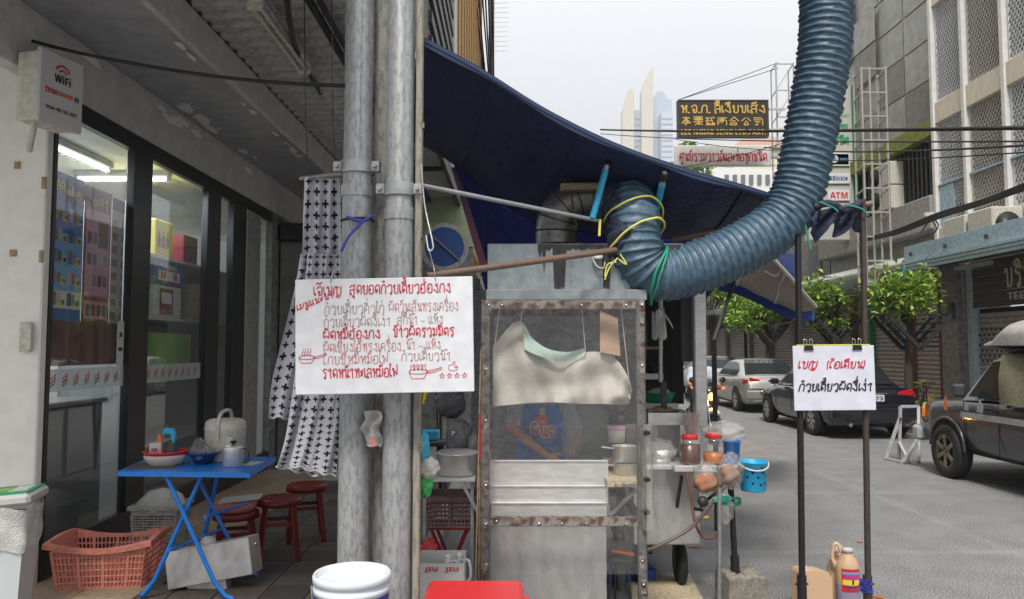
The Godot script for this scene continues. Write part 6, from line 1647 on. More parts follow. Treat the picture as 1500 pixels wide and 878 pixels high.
	b = MB.new(); blob(b, Vector3(0, 0.09, 0), Vector3(0.12, 0.08, 0.1), 0.1); part(o, "plastic_cover", b, M.bag_haze)
	o = thing("spoon_holder", "clear straw bag with red print on the cart counter", "bag", at(1010, 640, 5.75))
	b = MB.new(); b.grid(func(u: float, v: float):
		var a := u * TAU
		return at(1013, lerpf(640, 606, v), 5.72) + Vector3(cos(a) * (0.06 + 0.012 * sin(a * 4.0 + v * 5.0)), 0, sin(a) * 0.05), 22, 8); part(o, "bag", b, M.bag_haze)
	for k in 7:
		b = MB.new(); b.tube([at(1007 + k * 2, 640, 5.72), at(1004 + k * 3, 606 - (k % 3) * 4, 5.72)], 0.004, 5); part(o, "straw", b, M.ink_pink)
	b = MB.new(); b.box(at(1013, 655, 5.72), Vector3(0.12, 0.17, 0.1), Basis(), 0.01); part(o, "caddy", b, M.stainless)
	# perforated bucket hung on the black pipe
	c = at(1104, 719, 5.3)
	o = thing("holed_bucket", "sky blue bucket pierced with round holes hung at the cart corner", "bucket", c, false)
	b = MB.new(); b.lathe([Vector2(0, 0), Vector2(0.08, 0), Vector2(0.084, 0.006), Vector2(0.092, 0.185), Vector2(0.097, 0.188), Vector2(0.097, 0.2), Vector2(0.089, 0.198), Vector2(0.08, 0.008), Vector2(0, 0.006)], 32); part(o, "pail", b, M.plastic_cyan)
	for q in [[1.9, 0.13], [1.5, 0.1], [1.1, 0.13], [1.9, 0.06], [1.3, 0.05], [0.9, 0.06], [2.3, 0.1], [1.2, 0.16], [0.7, 0.11], [1.65, 0.15]]:
		var n := Vector3(cos(q[0]), 0, sin(q[0]))
		b = MB.new(); b.lathe([Vector2(0, 0.001), Vector2(0.009, 0.0)], 10, Transform3D(Basis(n.cross(Vector3.UP), n, Vector3.UP), n * (0.0848 + q[1] * 0.042) + Vector3(0, q[1], 0))); part(o, "hole", b, M.void)
	var hd := []
	for k in 13: hd.append(Vector3(cos(PI * k / 12) * 0.1, 0.19 - sin(PI * k / 12) * 0.045, sin(PI * k / 12) * 0.1))
	b = MB.new(); b.tube(hd, 0.006, 6); part(o, "handle", b, M.white_plastic)
	b = MB.new(); b.bar(Vector3(-0.06, 0.15, -0.09), at(1073, 713, 5.35) - c, 0.02, 0.02); part(o, "bracket", b, M.dark_steel)
	for q in [["clear bag of orange noodles tied at the cart corner", 1036, 702, 0.095, 0.1, M.food, 5.2], ["clear bag of pale dried food above the orange noodle bag", 1070, 690, 0.08, 0.115, M.food_pale, 5.18]]:
		o = thing("food_bag", q[0], "bag", at(q[1], q[2] + 18, q[6]), true, 0.0, "food bags tied at the cart corner")
		b = MB.new(); blob(b, at(q[1], q[2], q[6]), Vector3(q[3], q[4], 0.06), 0.16, 6.0, q[1]); part(o, "bag", b, M.bag_clear)
		b = MB.new(); blob(b, at(q[1] - 2, q[2] + 6, q[6]), Vector3(q[3] * 0.82, q[4] * 0.6, 0.045), 0.12, 4.0, q[1]); part(o, "food", b, q[5])
	b = MB.new(); blob(b, at(1063, 745, 5.2), Vector3(0.05, 0.1, 0.04), 0.14, 4.0, 2.0); solo("drink_bag", "clear knotted drink bag hanging under the food bags", "bag", b, M.bag_clear)
	b = MB.new()
	for k in 5: b.tube(catmull([at(1045, 731 + k, 5.1), at(1060, 727 + k * 2, 5.12), at(1082, 733 - k, 5.3), at(1083, 740 - k, 5.33), at(1060, 739 - k, 5.14), at(1045, 734, 5.1)], 4), 0.006, 5)
	solo("green_rope", "green nylon rope lashing the prop pole to the black pipe", "rope", b, M.tape_green)
	b = MB.new(); b.tube(catmull([at(940, 808, 5.2), at(965, 800, 5.2), at(1010, 775, 5.2), at(1035, 748, 5.15), at(1062, 712, 5.1)], 5), 0.013, 8); solo("grey_hose", "grey brown gas hose curving from the stall to the food bags", "hose", b, mat("hose_brown", lin(0.13, 0.1, 0.09), 0.5))
	b = MB.new(); b.tube(catmull([at(1006, 692, 5.35), at(1012, 730, 5.3), at(1018, 765, 5.25), at(1030, 787, 5.25), at(1048, 786, 5.25), at(1057, 765, 5.3)], 5), 0.009, 8); solo("red_hose", "rusty red hose looping under the cart shelf", "hose", b, M.brick_red)
	o = thing("gas_regulator", "brass and black gas regulator under the cart shelf", "regulator", at(1030, 750, 5.5))
	b = MB.new(); b.lathe([Vector2(0, -0.02), Vector2(0.03, -0.02), Vector2(0.04, 0), Vector2(0.03, 0.02), Vector2(0, 0.022)], 18, Transform3D(Basis(Vector3.RIGHT, 1.2), at(1030, 735, 5.5))); part(o, "dome", b, M.dark_steel)
	b = MB.new(); b.tube([at(1024, 760, 5.48), at(1038, 758, 5.48)], 0.011, 10); part(o, "valve", b, M.gold)
	b = MB.new(); b.tube([at(1030, 748, 5.5), at(1016, 745, 5.62)], 0.012, 10); part(o, "stem", b, M.dark_steel)
	# rolled clear plastic beside the right post
	o = thing("rolled_plastic", "roll of clear plastic sheet clipped down the right stall post", "plastic sheet", at(950, 775, 4.78))
	b = MB.new(); b.grid(func(u: float, v: float):
		var a := u * TAU
		var p := at(948 + 4 * v * v * v, lerpf(622, 776, v), 4.75)
		var r := 0.026 * (1.0 + 0.6 * v * v) * (1.0 + 0.2 * sin(a * 5.0 + v * 14.0))
		return p + Vector3(cos(a) * r, 0, sin(a) * r), 20, 24); part(o, "roll", b, M.bag_clear)
	for py in [634, 702, 750]:
		var p := at(947, py, 4.75)
		b = MB.new(); b.box(p, Vector3(0.035, 0.022, 0.07), Basis(), 0.003); part(o, "black_clip", b, M.void)
	b = MB.new(); b.grid(func(u: float, v: float): return at(lerpf(950, lerpf(958, 988, v), u), lerpf(600, 760, v), 4.85 + 0.3 * u * v + 0.02 * sin(u * 9.0 + v * 5.0)), 10, 14); part(o, "loose_sheet", b, M.clear)
	b = MB.new(); b.box(at(975, 866, 5.75) * Vector3(1, 0, 1) + Vector3(-0.02, 0.008, 0), Vector3(0.5, 0.012, 0.75), Basis(Vector3.UP, -0.08)); solo("floor_cardboard", "stained flattened cardboard lying on the road by the stall", "cardboard", b, M.cardboard_pale)
	b = MB.new(); b.box(at(900, 852, 6.1) * Vector3(1, 0, 1) + Vector3(0.02, 0.05, 0), Vector3(0.5, 0.1, 0.4), Basis(Vector3.UP, 0.15), 0.01); solo("blue_crate", "low blue crate on the road under the stall", "crate", b, mat("crate_blue", lin(0.01, 0.05, 0.3), 0.45))
	o = thing("burner_stand", "black gas burner stand under the right of the stall", "burner", Vector3(at(905, 800, 5.4).x, 0, -5.4), false)
	for a in 3:
		var d := Vector3(cos(a * TAU / 3 + 0.4), 0, sin(a * TAU / 3 + 0.4))
		b = MB.new(); b.tube([d * 0.09, d * 0.07 + Vector3(0, 0.3, 0)], 0.01, 6); part(o, "leg", b, M.dark_steel)
	b = MB.new(); b.lathe([Vector2(0.04, 0.3), Vector2(0.1, 0.3), Vector2(0.1, 0.34), Vector2(0.04, 0.34)], 18); part(o, "ring", b, M.dark_steel)
	b = MB.new(); b.tube([Vector3(-0.05, 0.38, 0.05), Vector3(0.1, 0.36, 0.06)], 0.012, 8); part(o, "knob_rod", b, M.ink_orange)

func left_goods():
	var b := MB.new()
	var D := 5.15
	var y := at(0, 702, 5.0).y
	var o := thing("side_table", "white topped side table between the cream post and the stall", "table", Vector3(-0.4, 0, -5.25))
	b = MB.new(); b.span(-0.58, -0.235, y - 0.02, y, -5.55, -5.0, 0.003); part(o, "tabletop", b, M.white_plastic)
	for q in [[-0.56, -5.5], [-0.255, -5.5], [-0.56, -5.05], [-0.255, -5.05]]:
		b = MB.new(); b.span(q[0] - 0.01, q[0] + 0.01, 0.0, y - 0.02, q[1] - 0.01, q[1] + 0.01); part(o, "leg", b, M.alu)
	b = MB.new(); b.bar(Vector3(-0.32, y - 0.02, -5.0), Vector3(-0.22, y - 0.2, -5.0), 0.014, 0.02); part(o, "brace", b, M.alu)
	var c := at(670, 700, 5.17); c.y = y
	o = thing("aluminium_pot", "wide aluminium pot with a rolled rim on the side table", "pot", c, false)
	b = MB.new(); b.lathe([Vector2(0, 0), Vector2(0.115, 0.0), Vector2(0.13, 0.012), Vector2(0.131, 0.135), Vector2(0.138, 0.14), Vector2(0.138, 0.146), Vector2(0.128, 0.145), Vector2(0.126, 0.014), Vector2(0, 0.006)], 36); part(o, "body", b, M.stainless)
	b = MB.new(); b.lathe([Vector2(0.137, 0.147), Vector2(0.125, 0.155), Vector2(0, 0.158)], 36); part(o, "lid", b, M.stainless)
	for q in [["grey plastic sack of supplies standing behind the aluminium pot", 676, 635, 0.1, 0.17, 5.42], ["small grey bag beside the sack behind the aluminium pot", 697, 645, 0.06, 0.13, 5.36]]:
		o = thing("grey_sack", q[0], "bag", Vector3(at(q[1], 700, q[5]).x, y, -q[5]), true, 0.0, "grey sacks on the side table")
		var p := Vector3(at(q[1], 0, q[5]).x, y + q[4], -q[5])
		b = MB.new(); blob(b, p, Vector3(q[3], q[4], 0.08), 0.07, 5.0, q[1]); part(o, "sack", b, M.bag_grey)
	latin(o, "P", at(664, 635, 5.3), Vector3.RIGHT, Vector3.UP, 0.02, 0.03, M.ink_white, false)
	b = MB.new(); blob(b, at(660, 590, 5.6), Vector3(0.11, 0.11, 0.07), 0.09, 5.0, 1.0); b.tube([at(660, 570, 5.6), at(662, 530, 5.62), at(664, 450, 5.72)], 0.008, 5); solo("hanging_sack", "dark grey carrier bag hanging above the aluminium pot", "bag", b, M.bag_grey)
	b = MB.new(); b.grid(func(u: float, v: float): return at(lerpf(615, lerpf(628, 622, v), u), lerpf(570, 592, v), 4.2 + 0.02 * sin(u * 9.0)), 6, 4); solo("yellow_bag", "yellow plastic bag scrap hung on the cream post", "bag", b, M.bag_yellow)
	for q in [["cyan_bag", "cyan plastic bag hanging on the cream post", 617, 655, 0.045, 0.085, M.bag_cyan, 4.12], ["white_carrier", "white plastic bag hanging on the cream post", 626, 685, 0.06, 0.055, M.bag_white, 4.12], ["green_carrier", "bright green plastic bag hanging low on the cream post", 622, 705, 0.045, 0.085, M.bag_green, 4.16]]:
		b = MB.new(); blob(b, at(q[2], q[3], q[7]), Vector3(q[4], q[5], 0.045), 0.12, 5.0, q[2]); b.tube([at(q[2] - 2, q[3] - 20, q[7]), at(612, q[3] - 45, 4.03)], 0.006, 5); solo(q[0], q[1], "bag", b, q[6], "bags hung on the cream post")
	c = at(660, 800, 5.3); c.y = 0.0
	o = thing("folding_stand", "dark red folding stand with crossed legs under the side table", "stand", Vector3(-0.41, 0, -5.3), false)
	for s in [-1, 1]:
		for z in [-0.1, 0.1]:
			b = MB.new(); b.bar(Vector3(-0.12 * s, 0, z), Vector3(0.12 * s, 0.56, z), 0.016, 0.02); part(o, "leg", b, M.stool_red)
	b = MB.new(); b.box(Vector3(0, 0.565, 0), Vector3(0.28, 0.012, 0.24)); part(o, "platform", b, M.stool_red)
	basket("vegetable_basket", "mauve open weave basket on the folding stand", Vector3(-0.41, 0.572, -5.3), 0.0, Vector3(0.29, 0.21, 0.22), M.basket_mauve, 12, 6)
	# white carton with jugs
	o = thing("white_carton", "white carton with red lettering on the road beside the stall", "carton", Vector3(-0.41, 0, -4.72))
	var ct := at(0, 826, 4.6).y
	for q in [[-0.56, -0.28, -4.605, -4.6], [-0.56, -0.28, -4.9, -4.895], [-0.56, -0.555, -4.895, -4.605], [-0.285, -0.28, -4.895, -4.605]]:
		b = MB.new(); b.span(q[0], q[1], 0.0, ct, q[2], q[3]); part(o, "side", b, M.white_plastic)
	b = MB.new(); b.span(-0.555, -0.285, 0.0, 0.2, -4.89, -4.61); part(o, "packing", b, M.cardboard)
	latin(o, "JIU", Vector3(-0.47, ct - 0.035, -4.6), Vector3.RIGHT, Vector3.UP, 0.08, 0.03, M.ink_red); latin(o, "JIU", Vector3(-0.35, ct - 0.035, -4.6), Vector3.RIGHT, Vector3.UP, 0.08, 0.03, M.ink_red)
	for q in [["handled lilac white jug lying in front in the white carton", -0.47, -4.68, 0.24], ["tall pale jug in the middle of the white carton", -0.39, -4.77, 0.3], ["small white bottle at the right of the white carton", -0.32, -4.8, 0.3]]:
		o = thing("plastic_jug", q[0], "jug", Vector3(q[1], 0.2, q[2]), false, 0.0, "jugs in the white carton")
		b = MB.new(); b.lathe(bottle_lathe(q[3], 0.055 if q[1] < -0.35 else 0.032, 0.018), 20); part(o, "body", b, M.jug_white)
		b = MB.new(); b.lathe([Vector2(0.02, q[3] - 0.01), Vector2(0.02, q[3] + 0.012), Vector2(0, q[3] + 0.014)], 14); part(o, "cap", b, M.lid_red if q[1] < -0.45 else M.white_plastic)
		b = MB.new(); b.tube(catmull([Vector3(0.02, q[3] * 0.9, 0.02), Vector3(0.06, q[3] * 0.9, 0.03), Vector3(0.07, q[3] * 0.6, 0.03), Vector3(0.05, q[3] * 0.5, 0.02)], 5), 0.009, 7); part(o, "handle", b, M.jug_white)
	b = MB.new(); blob(b, Vector3(-0.52, 0.42, -4.98), Vector3(0.07, 0.13, 0.06), 0.12, 5.0, 3.0); b.box(Vector3(-0.5, 0.15, -5.0), Vector3(0.12, 0.3, 0.1)); solo("red_bag", "red plastic bag behind the white carton", "bag", b, M.bag_red)
	# cardboard flat and the red cooler in front
	o = thing("leaning_cardboard", "folded brown cardboard wedged against the left stall post", "cardboard", Vector3(-0.21, 0, -4.86))
	for k in 3:
		b = MB.new(); b.box(at(701 + k * 1.5, 690 + k * 40, 4.88 + k * 0.015), Vector3(0.008, 1.5 - 0.35 * k, 0.14), Basis(Vector3(0, 0, 1), 0.02 * (k - 1))); part(o, "sheet", b, M.cardboard)
	b = MB.new(); b.box(at(703, 640, 4.8), Vector3(0.012, 0.28, 0.012)); part(o, "red_tape", b, M.lid_red)
	o = thing("red_cooler", "bright red cooler box with a rounded lid in the foreground", "cooler", Vector3(-0.18, 0, -3.68))
	var ly := 0.615
	b = MB.new(); b.span(-0.39, 0.03, 0.0, ly - 0.06, -3.88, -3.48, 0.03); part(o, "body", b, M.red_plastic)
	b = MB.new(); b.span(-0.41, 0.055, ly - 0.058, ly, -3.9, -3.46, 0.022); part(o, "lid", b, M.lid_red)
	b = MB.new(); b.box(Vector3(0.065, ly - 0.04, -3.68), Vector3(0.03, 0.04, 0.1), Basis(), 0.008); part(o, "latch", b, M.lid_red)
	# far stool and pavement beyond
	stool("dark grey plastic stool on the pavement far behind the pot", Vector3(at(632, 640, 8.6).x, SW, -8.6), 0.62, M.plastic_grey, "")
	b = MB.new(); b.span(-1.05, -0.8, SW + 0.62, SW + 0.72, -8.7, -8.5, 0.01); solo("blue_tub", "small blue tub on the dark grey stool", "tub", b, M.plastic_cyan)

func person(label: String, pos: Vector3, shirt: Material, joints: Dictionary, cell: float, apron: bool, turn := 0.0):
	var o := thing("person", label, "person", pos, false, turn)
	var J := joints
	var bones := []
	var add := func(a: String, b: String, ra: float, rb: float, f := Vector3.ONE): bones.append([J[a], J[b], ra, rb, f])
	add.call("neck", "head", 0.055, 0.06); add.call("head", "crown", 0.085, 0.09, Vector3(0.92, 1, 1.08)); add.call("chin", "head", 0.045, 0.07)
	add.call("nose", "nose2", 0.012, 0.016)
	add.call("earl", "earl", 0.022, 0.022, Vector3(0.5, 1.4, 1)); add.call("earr", "earr", 0.022, 0.022, Vector3(0.5, 1.4, 1))
	add.call("shl", "shr", 0.07, 0.07); add.call("chest", "waist", 0.14, 0.12, Vector3(1.15, 1, 0.8)); add.call("waist", "hip", 0.12, 0.14, Vector3(1.15, 1, 0.85)); add.call("neck", "chest", 0.06, 0.12)
	for s in ["l", "r"]:
		add.call("sh" + s, "el" + s, 0.052, 0.042); add.call("el" + s, "wr" + s, 0.042, 0.028)
		add.call("hp" + s, "kn" + s, 0.085, 0.058); add.call("kn" + s, "an" + s, 0.056, 0.038); add.call("an" + s, "to" + s, 0.04, 0.032)
	part(o, "body", flesh(bones, cell, 0.04), M.skin)
	for s in ["l", "r"]:
		# palm, four fingers and a thumb on a finer grid
		var w: Vector3 = J["wr" + s]
		var d: Vector3 = (w - J["el" + s]).normalized()
		var side := d.cross(Vector3(0, 0, 1)).normalized()
		var nn := side.cross(d).normalized()
		var hb := [[w - d * 0.03, w + d * 0.02, 0.028, 0.026], [w + d * 0.03 - side * 0.02, w + d * 0.07 - side * 0.028, 0.018, 0.016], [w + d * 0.03 + side * 0.02, w + d * 0.07 + side * 0.028, 0.018, 0.016], [w + d * 0.04, w + d * 0.075, 0.02, 0.017]]
		for k in 4:
			var b0 := w + d * 0.082 + side * (-0.03 + 0.02 * k)
			var L: float = [0.06, 0.075, 0.07, 0.055][k]
			var m := b0 + (d + side * (-0.12 + 0.08 * k)) * L * 0.5
			hb.append([b0, m, 0.0095, 0.0088])
			hb.append([m, m + (d * 0.75 + nn * 0.6).normalized() * L * 0.5, 0.0088, 0.0075])
		hb.append([w + d * 0.025 - side * 0.03, w + d * 0.06 - side * 0.062 + nn * 0.012, 0.0125, 0.0105])
		hb.append([w + d * 0.06 - side * 0.062 + nn * 0.012, w + d * 0.09 - side * 0.07 + nn * 0.025, 0.0105, 0.0085])
		part(o, "hand", flesh(hb, 0.005, 0.008), M.skin)
	var sb := [[J.shl, J.shr, 0.086, 0.086, Vector3.ONE], [J.chest, J.waist, 0.157, 0.142, Vector3(1.16, 1, 0.85)], [J.waist, J.hip, 0.142, 0.158, Vector3(1.16, 1, 0.9)], [J.shl, J.shl.lerp(J.ell, 0.75), 0.074, 0.07], [J.shr, J.shr.lerp(J.elr, 0.75), 0.074, 0.07]]
	part(o, "shirt", flesh(sb, cell, 0.04), shirt)
	var tb := [[J.hip, J.hip + Vector3(0, -0.05, 0), 0.15, 0.14, Vector3(1.15, 1, 0.88)]]
	for s in ["l", "r"]:
		tb.append([J["hp" + s], J["kn" + s], 0.105, 0.078]); tb.append([J["kn" + s], J["an" + s], 0.078, 0.062])
	part(o, "trousers", flesh(tb, cell * 1.3, 0.04), M.trousers)
	for s in ["l", "r"]: part(o, "shoe", flesh([[J["an" + s] + Vector3(0, -0.03, 0), J["to" + s], 0.05, 0.04]], cell, 0.02), M.rubber)
	var hc: Vector3 = J.crown
	part(o, "hair", flesh([[hc + Vector3(0, 0.012, -0.02), J.head + Vector3(0, 0.03, -0.05), 0.1, 0.09, Vector3(0.95, 0.95, 1.0)]], 0.012, 0.03), M.hair)
	for s in [-1, 1]:
		var b := MB.new(); b.lathe([Vector2(0, 0.012), Vector2(0.009, 0.007), Vector2(0.012, 0)], 10, Transform3D(Basis(Vector3.RIGHT, PI / 2), J.head + Vector3(s * 0.032, 0.02, 0.088))); part(o, "eye", b, M.ink_white)
		b = MB.new(); b.lathe([Vector2(0, 0.003), Vector2(0.006, 0)], 8, Transform3D(Basis(Vector3.RIGHT, PI / 2), J.head + Vector3(s * 0.032, 0.02, 0.0985))); part(o, "pupil", b, M.void)
	var lips := MB.new(); lips.tube([J.chin + Vector3(-0.022, 0.035, 0.045), J.chin + Vector3(0, 0.035, 0.052), J.chin + Vector3(0.022, 0.035, 0.045)], 0.006, 6); part(o, "mouth", lips, M.pic0)
	return o

func people():
	# cook behind the stove, facing the street
	var x := at(793, 600, 5.98).x
	var J := {"crown": Vector3(0, 1.6, 0.02), "head": Vector3(0, 1.53, 0.02), "chin": Vector3(0, 1.455, 0.05), "nose": Vector3(0, 1.54, 0.105), "nose2": Vector3(0, 1.505, 0.118), "earl": Vector3(0.085, 1.52, 0.01), "earr": Vector3(-0.085, 1.52, 0.01), "neck": Vector3(0, 1.39, 0.0), "shl": Vector3(0.17, 1.33, 0), "shr": Vector3(-0.17, 1.33, 0), "chest": Vector3(0, 1.22, 0), "waist": Vector3(0, 1.0, 0.0), "hip": Vector3(0, 0.87, 0),
		"ell": Vector3(0.26, 1.1, 0.1), "wrl": Vector3(0.2, 1.03, 0.34), "elr": Vector3(-0.22, 1.15, 0.12), "wrr": Vector3(0.03, 0.97, 0.31), "hpl": Vector3(0.1, 0.84, 0), "hpr": Vector3(-0.1, 0.84, 0), "knl": Vector3(0.11, 0.45, 0.02), "knr": Vector3(-0.11, 0.45, 0.02), "anl": Vector3(0.12, 0.08, 0), "anr": Vector3(-0.12, 0.08, 0), "tol": Vector3(0.13, 0.04, 0.16), "tor": Vector3(-0.13, 0.04, 0.16)}
	var o = person("cook in a striped shirt and blue apron reaching over the stove", Vector3(x, 0, -5.98), M.shirt_stripe, J, 0.016, true)
	var b := MB.new()
	b.grid(func(u: float, v: float):
		var a := lerpf(-1.05, 1.05, u) * (0.62 + 0.38 * smoothstep(0.0, 0.35, v))
		var y := lerpf(1.32, 0.52, v)
		var r := 0.175 + 0.02 * v + 0.008 * sin(u * 13.0) * v
		return Vector3(sin(a) * r * 1.22, y, cos(a) * r * 0.98 - 0.008), 22, 22)
	part(o, "apron", b, M.apron)
	for s in [-1, 1]:
		b = MB.new(); b.tube(catmull([Vector3(s * 0.12, 1.31, 0.14), Vector3(s * 0.09, 1.4, 0.075), Vector3(s * 0.06, 1.44, -0.03)], 4), 0.012, 6); part(o, "strap", b, M.apron)
	var z := 0.175
	pen(o, "พินิจ", Vector3(-0.085, 1.095, z + 0.006), Vector3.RIGHT, Vector3.UP, 0.17, 0.075, 0.026, M.ink_white)
	pen(o, "พินิจ", Vector3(-0.085, 1.095, z + 0.0075), Vector3.RIGHT, Vector3.UP, 0.17, 0.075, 0.013, M.ink_red)
	b = MB.new(); b.prism([Vector2(-0.05, 0), Vector2(0.05, 0), Vector2(0.045, 0.03), Vector2(0.015, 0.05), Vector2(-0.015, 0.05), Vector2(-0.045, 0.03)], 0.003, Transform3D(Basis(), Vector3(0.0, 1.205, z + 0.005))); part(o, "bust_print", b, M.lid_red)
	b = MB.new(); b.prism([Vector2(-0.02, 0), Vector2(0.02, 0), Vector2(0.024, 0.03), Vector2(0.012, 0.055), Vector2(-0.012, 0.055), Vector2(-0.024, 0.03)], 0.003, Transform3D(Basis(), Vector3(0.0, 1.256, z + 0.002))); part(o, "bust_print", b, M.cardboard_pale)
	var fog := FogVolume.new()
	fog.name = numbered("steam")
	add_child(fog)
	tag(fog, "thin white steam rising from the wok inside the stall", "steam")
	fog.shape = RenderingServer.FOG_VOLUME_SHAPE_ELLIPSOID
	fog.size = Vector3(0.34, 0.75, 0.3)
	fog.position = at(858, 640, 5.42)
	var fm := FogMaterial.new(); fm.density = 3.0; fm.albedo = Color(0.95, 0.95, 0.95)
	fog.material = fm
	# motorcyclist coming up the street
	motorbike(Vector3(at(1034, 600, 14.5).x, 0, -14.8), 0.12)

func motorbike(p: Vector3, turn: float):
	var o := thing("motorcycle", "dark motorcycle with its headlamp lit coming up the street", "motorcycle", p, false, turn)
	var b := MB.new()
	for z in [0.62, -0.62]:
		b = MB.new(); b.lathe([Vector2(0.21, -0.04), Vector2(0.27, -0.045), Vector2(0.295, 0), Vector2(0.27, 0.045), Vector2(0.21, 0.04)], 26, Transform3D(Basis(Vector3(0, 0, 1), PI / 2), Vector3(0, 0.295, z))); part(o, "tyre", b, M.rubber)
		b = MB.new(); b.lathe([Vector2(0, -0.03), Vector2(0.21, -0.02), Vector2(0.21, 0.02), Vector2(0, 0.03)], 18, Transform3D(Basis(Vector3(0, 0, 1), PI / 2), Vector3(0, 0.295, z))); part(o, "wheel_disc", b, M.alloy)
	for s in [-1, 1]:
		b = MB.new(); b.tube([Vector3(s * 0.07, 0.3, 0.62), Vector3(s * 0.06, 0.95, 0.4)], 0.022, 8); part(o, "fork", b, M.chrome)
		b = MB.new(); b.tube([Vector3(0, 0.98, 0.38), Vector3(s * 0.2, 1.0, 0.36), Vector3(s * 0.33, 0.98, 0.24)], 0.014, 8); part(o, "handlebar", b, M.pole_black)
		b = MB.new(); b.lathe([Vector2(0, 0.01), Vector2(0.05, 0.008), Vector2(0.055, -0.005), Vector2(0, -0.012)], 14, Transform3D(Basis(Vector3.RIGHT, -PI / 2), Vector3(s * 0.3, 1.16, 0.3))); part(o, "mirror", b, M.pole_black)
		b = MB.new(); b.tube([Vector3(s * 0.26, 0.98, 0.3), Vector3(s * 0.3, 1.14, 0.3)], 0.008, 6); part(o, "mirror_stem", b, M.pole_black)
	part(o, "bodywork", flesh([[Vector3(0, 0.45, 0.1), Vector3(0, 0.55, -0.3), 0.14, 0.15], [Vector3(0, 0.72, -0.15), Vector3(0, 0.78, -0.65), 0.12, 0.11], [Vector3(0, 0.5, 0.3), Vector3(0, 0.92, 0.38), 0.12, 0.12]], 0.03, 0.06), M.car_black)
	part(o, "mudguard", flesh([[Vector3(0, 0.6, 0.5), Vector3(0, 0.58, 0.78), 0.06, 0.05]], 0.02, 0.03), M.white_plastic)
	b = MB.new(); b.lathe([Vector2(0, 0.045), Vector2(0.05, 0.035), Vector2(0.075, 0.0), Vector2(0, -0.03)], 18, Transform3D(Basis(Vector3.RIGHT, PI / 2), Vector3(0, 0.86, 0.51))); part(o, "headlamp", b, M.lamp_lit)
	var l := OmniLight3D.new(); l.name = "headlamp_light"; o.add_child(l); l.position = Vector3(0, 0.86, 0.62); l.light_energy = 0.1; l.light_color = Color(1.0, 0.65, 0.3); l.light_size = 0.07; l.omni_range = 20.0; l.omni_attenuation = 2.0; l.shadow_enabled = true
	b = MB.new(); b.box(Vector3(0, 0.86, -0.35), Vector3(0.24, 0.09, 0.65), Basis(), 0.03); part(o, "seat", b, M.rubber)
	var J := {"crown": Vector3(0, 1.58, 0.0), "head": Vector3(0, 1.5, 0.0), "chin": Vector3(0, 1.43, 0.03), "nose": Vector3(0, 1.51, 0.085), "nose2": Vector3(0, 1.475, 0.1), "earl": Vector3(0.085, 1.5, 0), "earr": Vector3(-0.085, 1.5, 0), "neck": Vector3(0, 1.37, -0.03), "shl": Vector3(0.17, 1.31, -0.05), "shr": Vector3(-0.17, 1.31, -0.05), "chest": Vector3(0, 1.2, -0.06), "waist": Vector3(0, 1.03, -0.16), "hip": Vector3(0, 0.98, -0.26),
		"ell": Vector3(0.27, 1.08, 0.08), "wrl": Vector3(0.29, 1.02, 0.27), "elr": Vector3(-0.27, 1.08, 0.08), "wrr": Vector3(-0.29, 1.02, 0.27), "hpl": Vector3(0.1, 0.95, -0.22), "hpr": Vector3(-0.1, 0.95, -0.22), "knl": Vector3(0.2, 0.78, 0.16), "knr": Vector3(-0.2, 0.78, 0.16), "anl": Vector3(0.18, 0.38, 0.06), "anr": Vector3(-0.18, 0.38, 0.06), "tol": Vector3(0.19, 0.34, 0.2), "tor": Vector3(-0.19, 0.34, 0.2)}
	person("rider in a pale blue shirt seated on the oncoming motorcycle", p, M.shirt_pale, J, 0.024, false, turn)

func wheel(parent: Node3D, c: Vector3, r: float, side: float, rim: Material, spokes: int):
	var xf := Transform3D(Basis(Vector3(0, 0, 1), -PI / 2 * side), c)
	var b := MB.new(); b.lathe([Vector2(r * 0.62, -0.09), Vector2(r * 0.92, -0.1), Vector2(r, -0.07), Vector2(r, 0.07), Vector2(r * 0.94, 0.1), Vector2(r * 0.64, 0.1), Vector2(r * 0.62, 0.08)], 32, xf)
	var w := part(parent, "wheel", b, M.rubber)
	b = MB.new(); b.lathe([Vector2(r * 0.64, 0.09), Vector2(r * 0.6, 0.1), Vector2(r * 0.56, 0.05), Vector2(r * 0.2, 0.045), Vector2(r * 0.16, 0.08), Vector2(0, 0.085)], 28, xf); part(w, "rim", b, rim)
	for k in spokes:
		var a := TAU * k / spokes
		b = MB.new(); b.bar(xf * Vector3(cos(a) * r * 0.15, 0.085, sin(a) * r * 0.15), xf * Vector3(cos(a) * r * 0.6, 0.095, sin(a) * r * 0.6), r * 0.16, 0.02, 0.004, Vector3(1, 0, 0)); part(w, "spoke", b, rim)

func loft(b: MB, st: Array):
	var rows := []
	for s in st:
		var w: float = s[1]
		var y0: float = s[2]
		var y1: float = s[3]
		var hs := [Vector2(0, y0), Vector2(w * 0.84, y0), Vector2(w * 0.96, y0 + 0.1), Vector2(w, lerpf(y0, y1, 0.45)), Vector2(w * 0.99, lerpf(y0, y1, 0.72)), Vector2(w * 0.955, y1 - 0.05), Vector2(w * 0.88, y1 - 0.005), Vector2(w * 0.5, y1 + 0.018), Vector2(0, y1 + 0.022)]
		var row := []
		for p in hs: row.append(Vector3(p.x, p.y, s[0]))
		for i in range(hs.size() - 2, 0, -1): row.append(Vector3(-hs[i].x, hs[i].y, s[0]))
		rows.append(row)
	b.sg = 1
	for i in rows.size() - 1:
		for k in rows[i].size():
			var k2: int = (k + 1) % rows[i].size()
			b.quad(rows[i][k], rows[i][k2], rows[i + 1][k2], rows[i + 1][k])
	b.sg = -1
	for e in [0, rows.size() - 1]:
		for k in range(1, rows[e].size() - 1): b.tri(rows[e][0], rows[e][k], rows[e][k + 1])

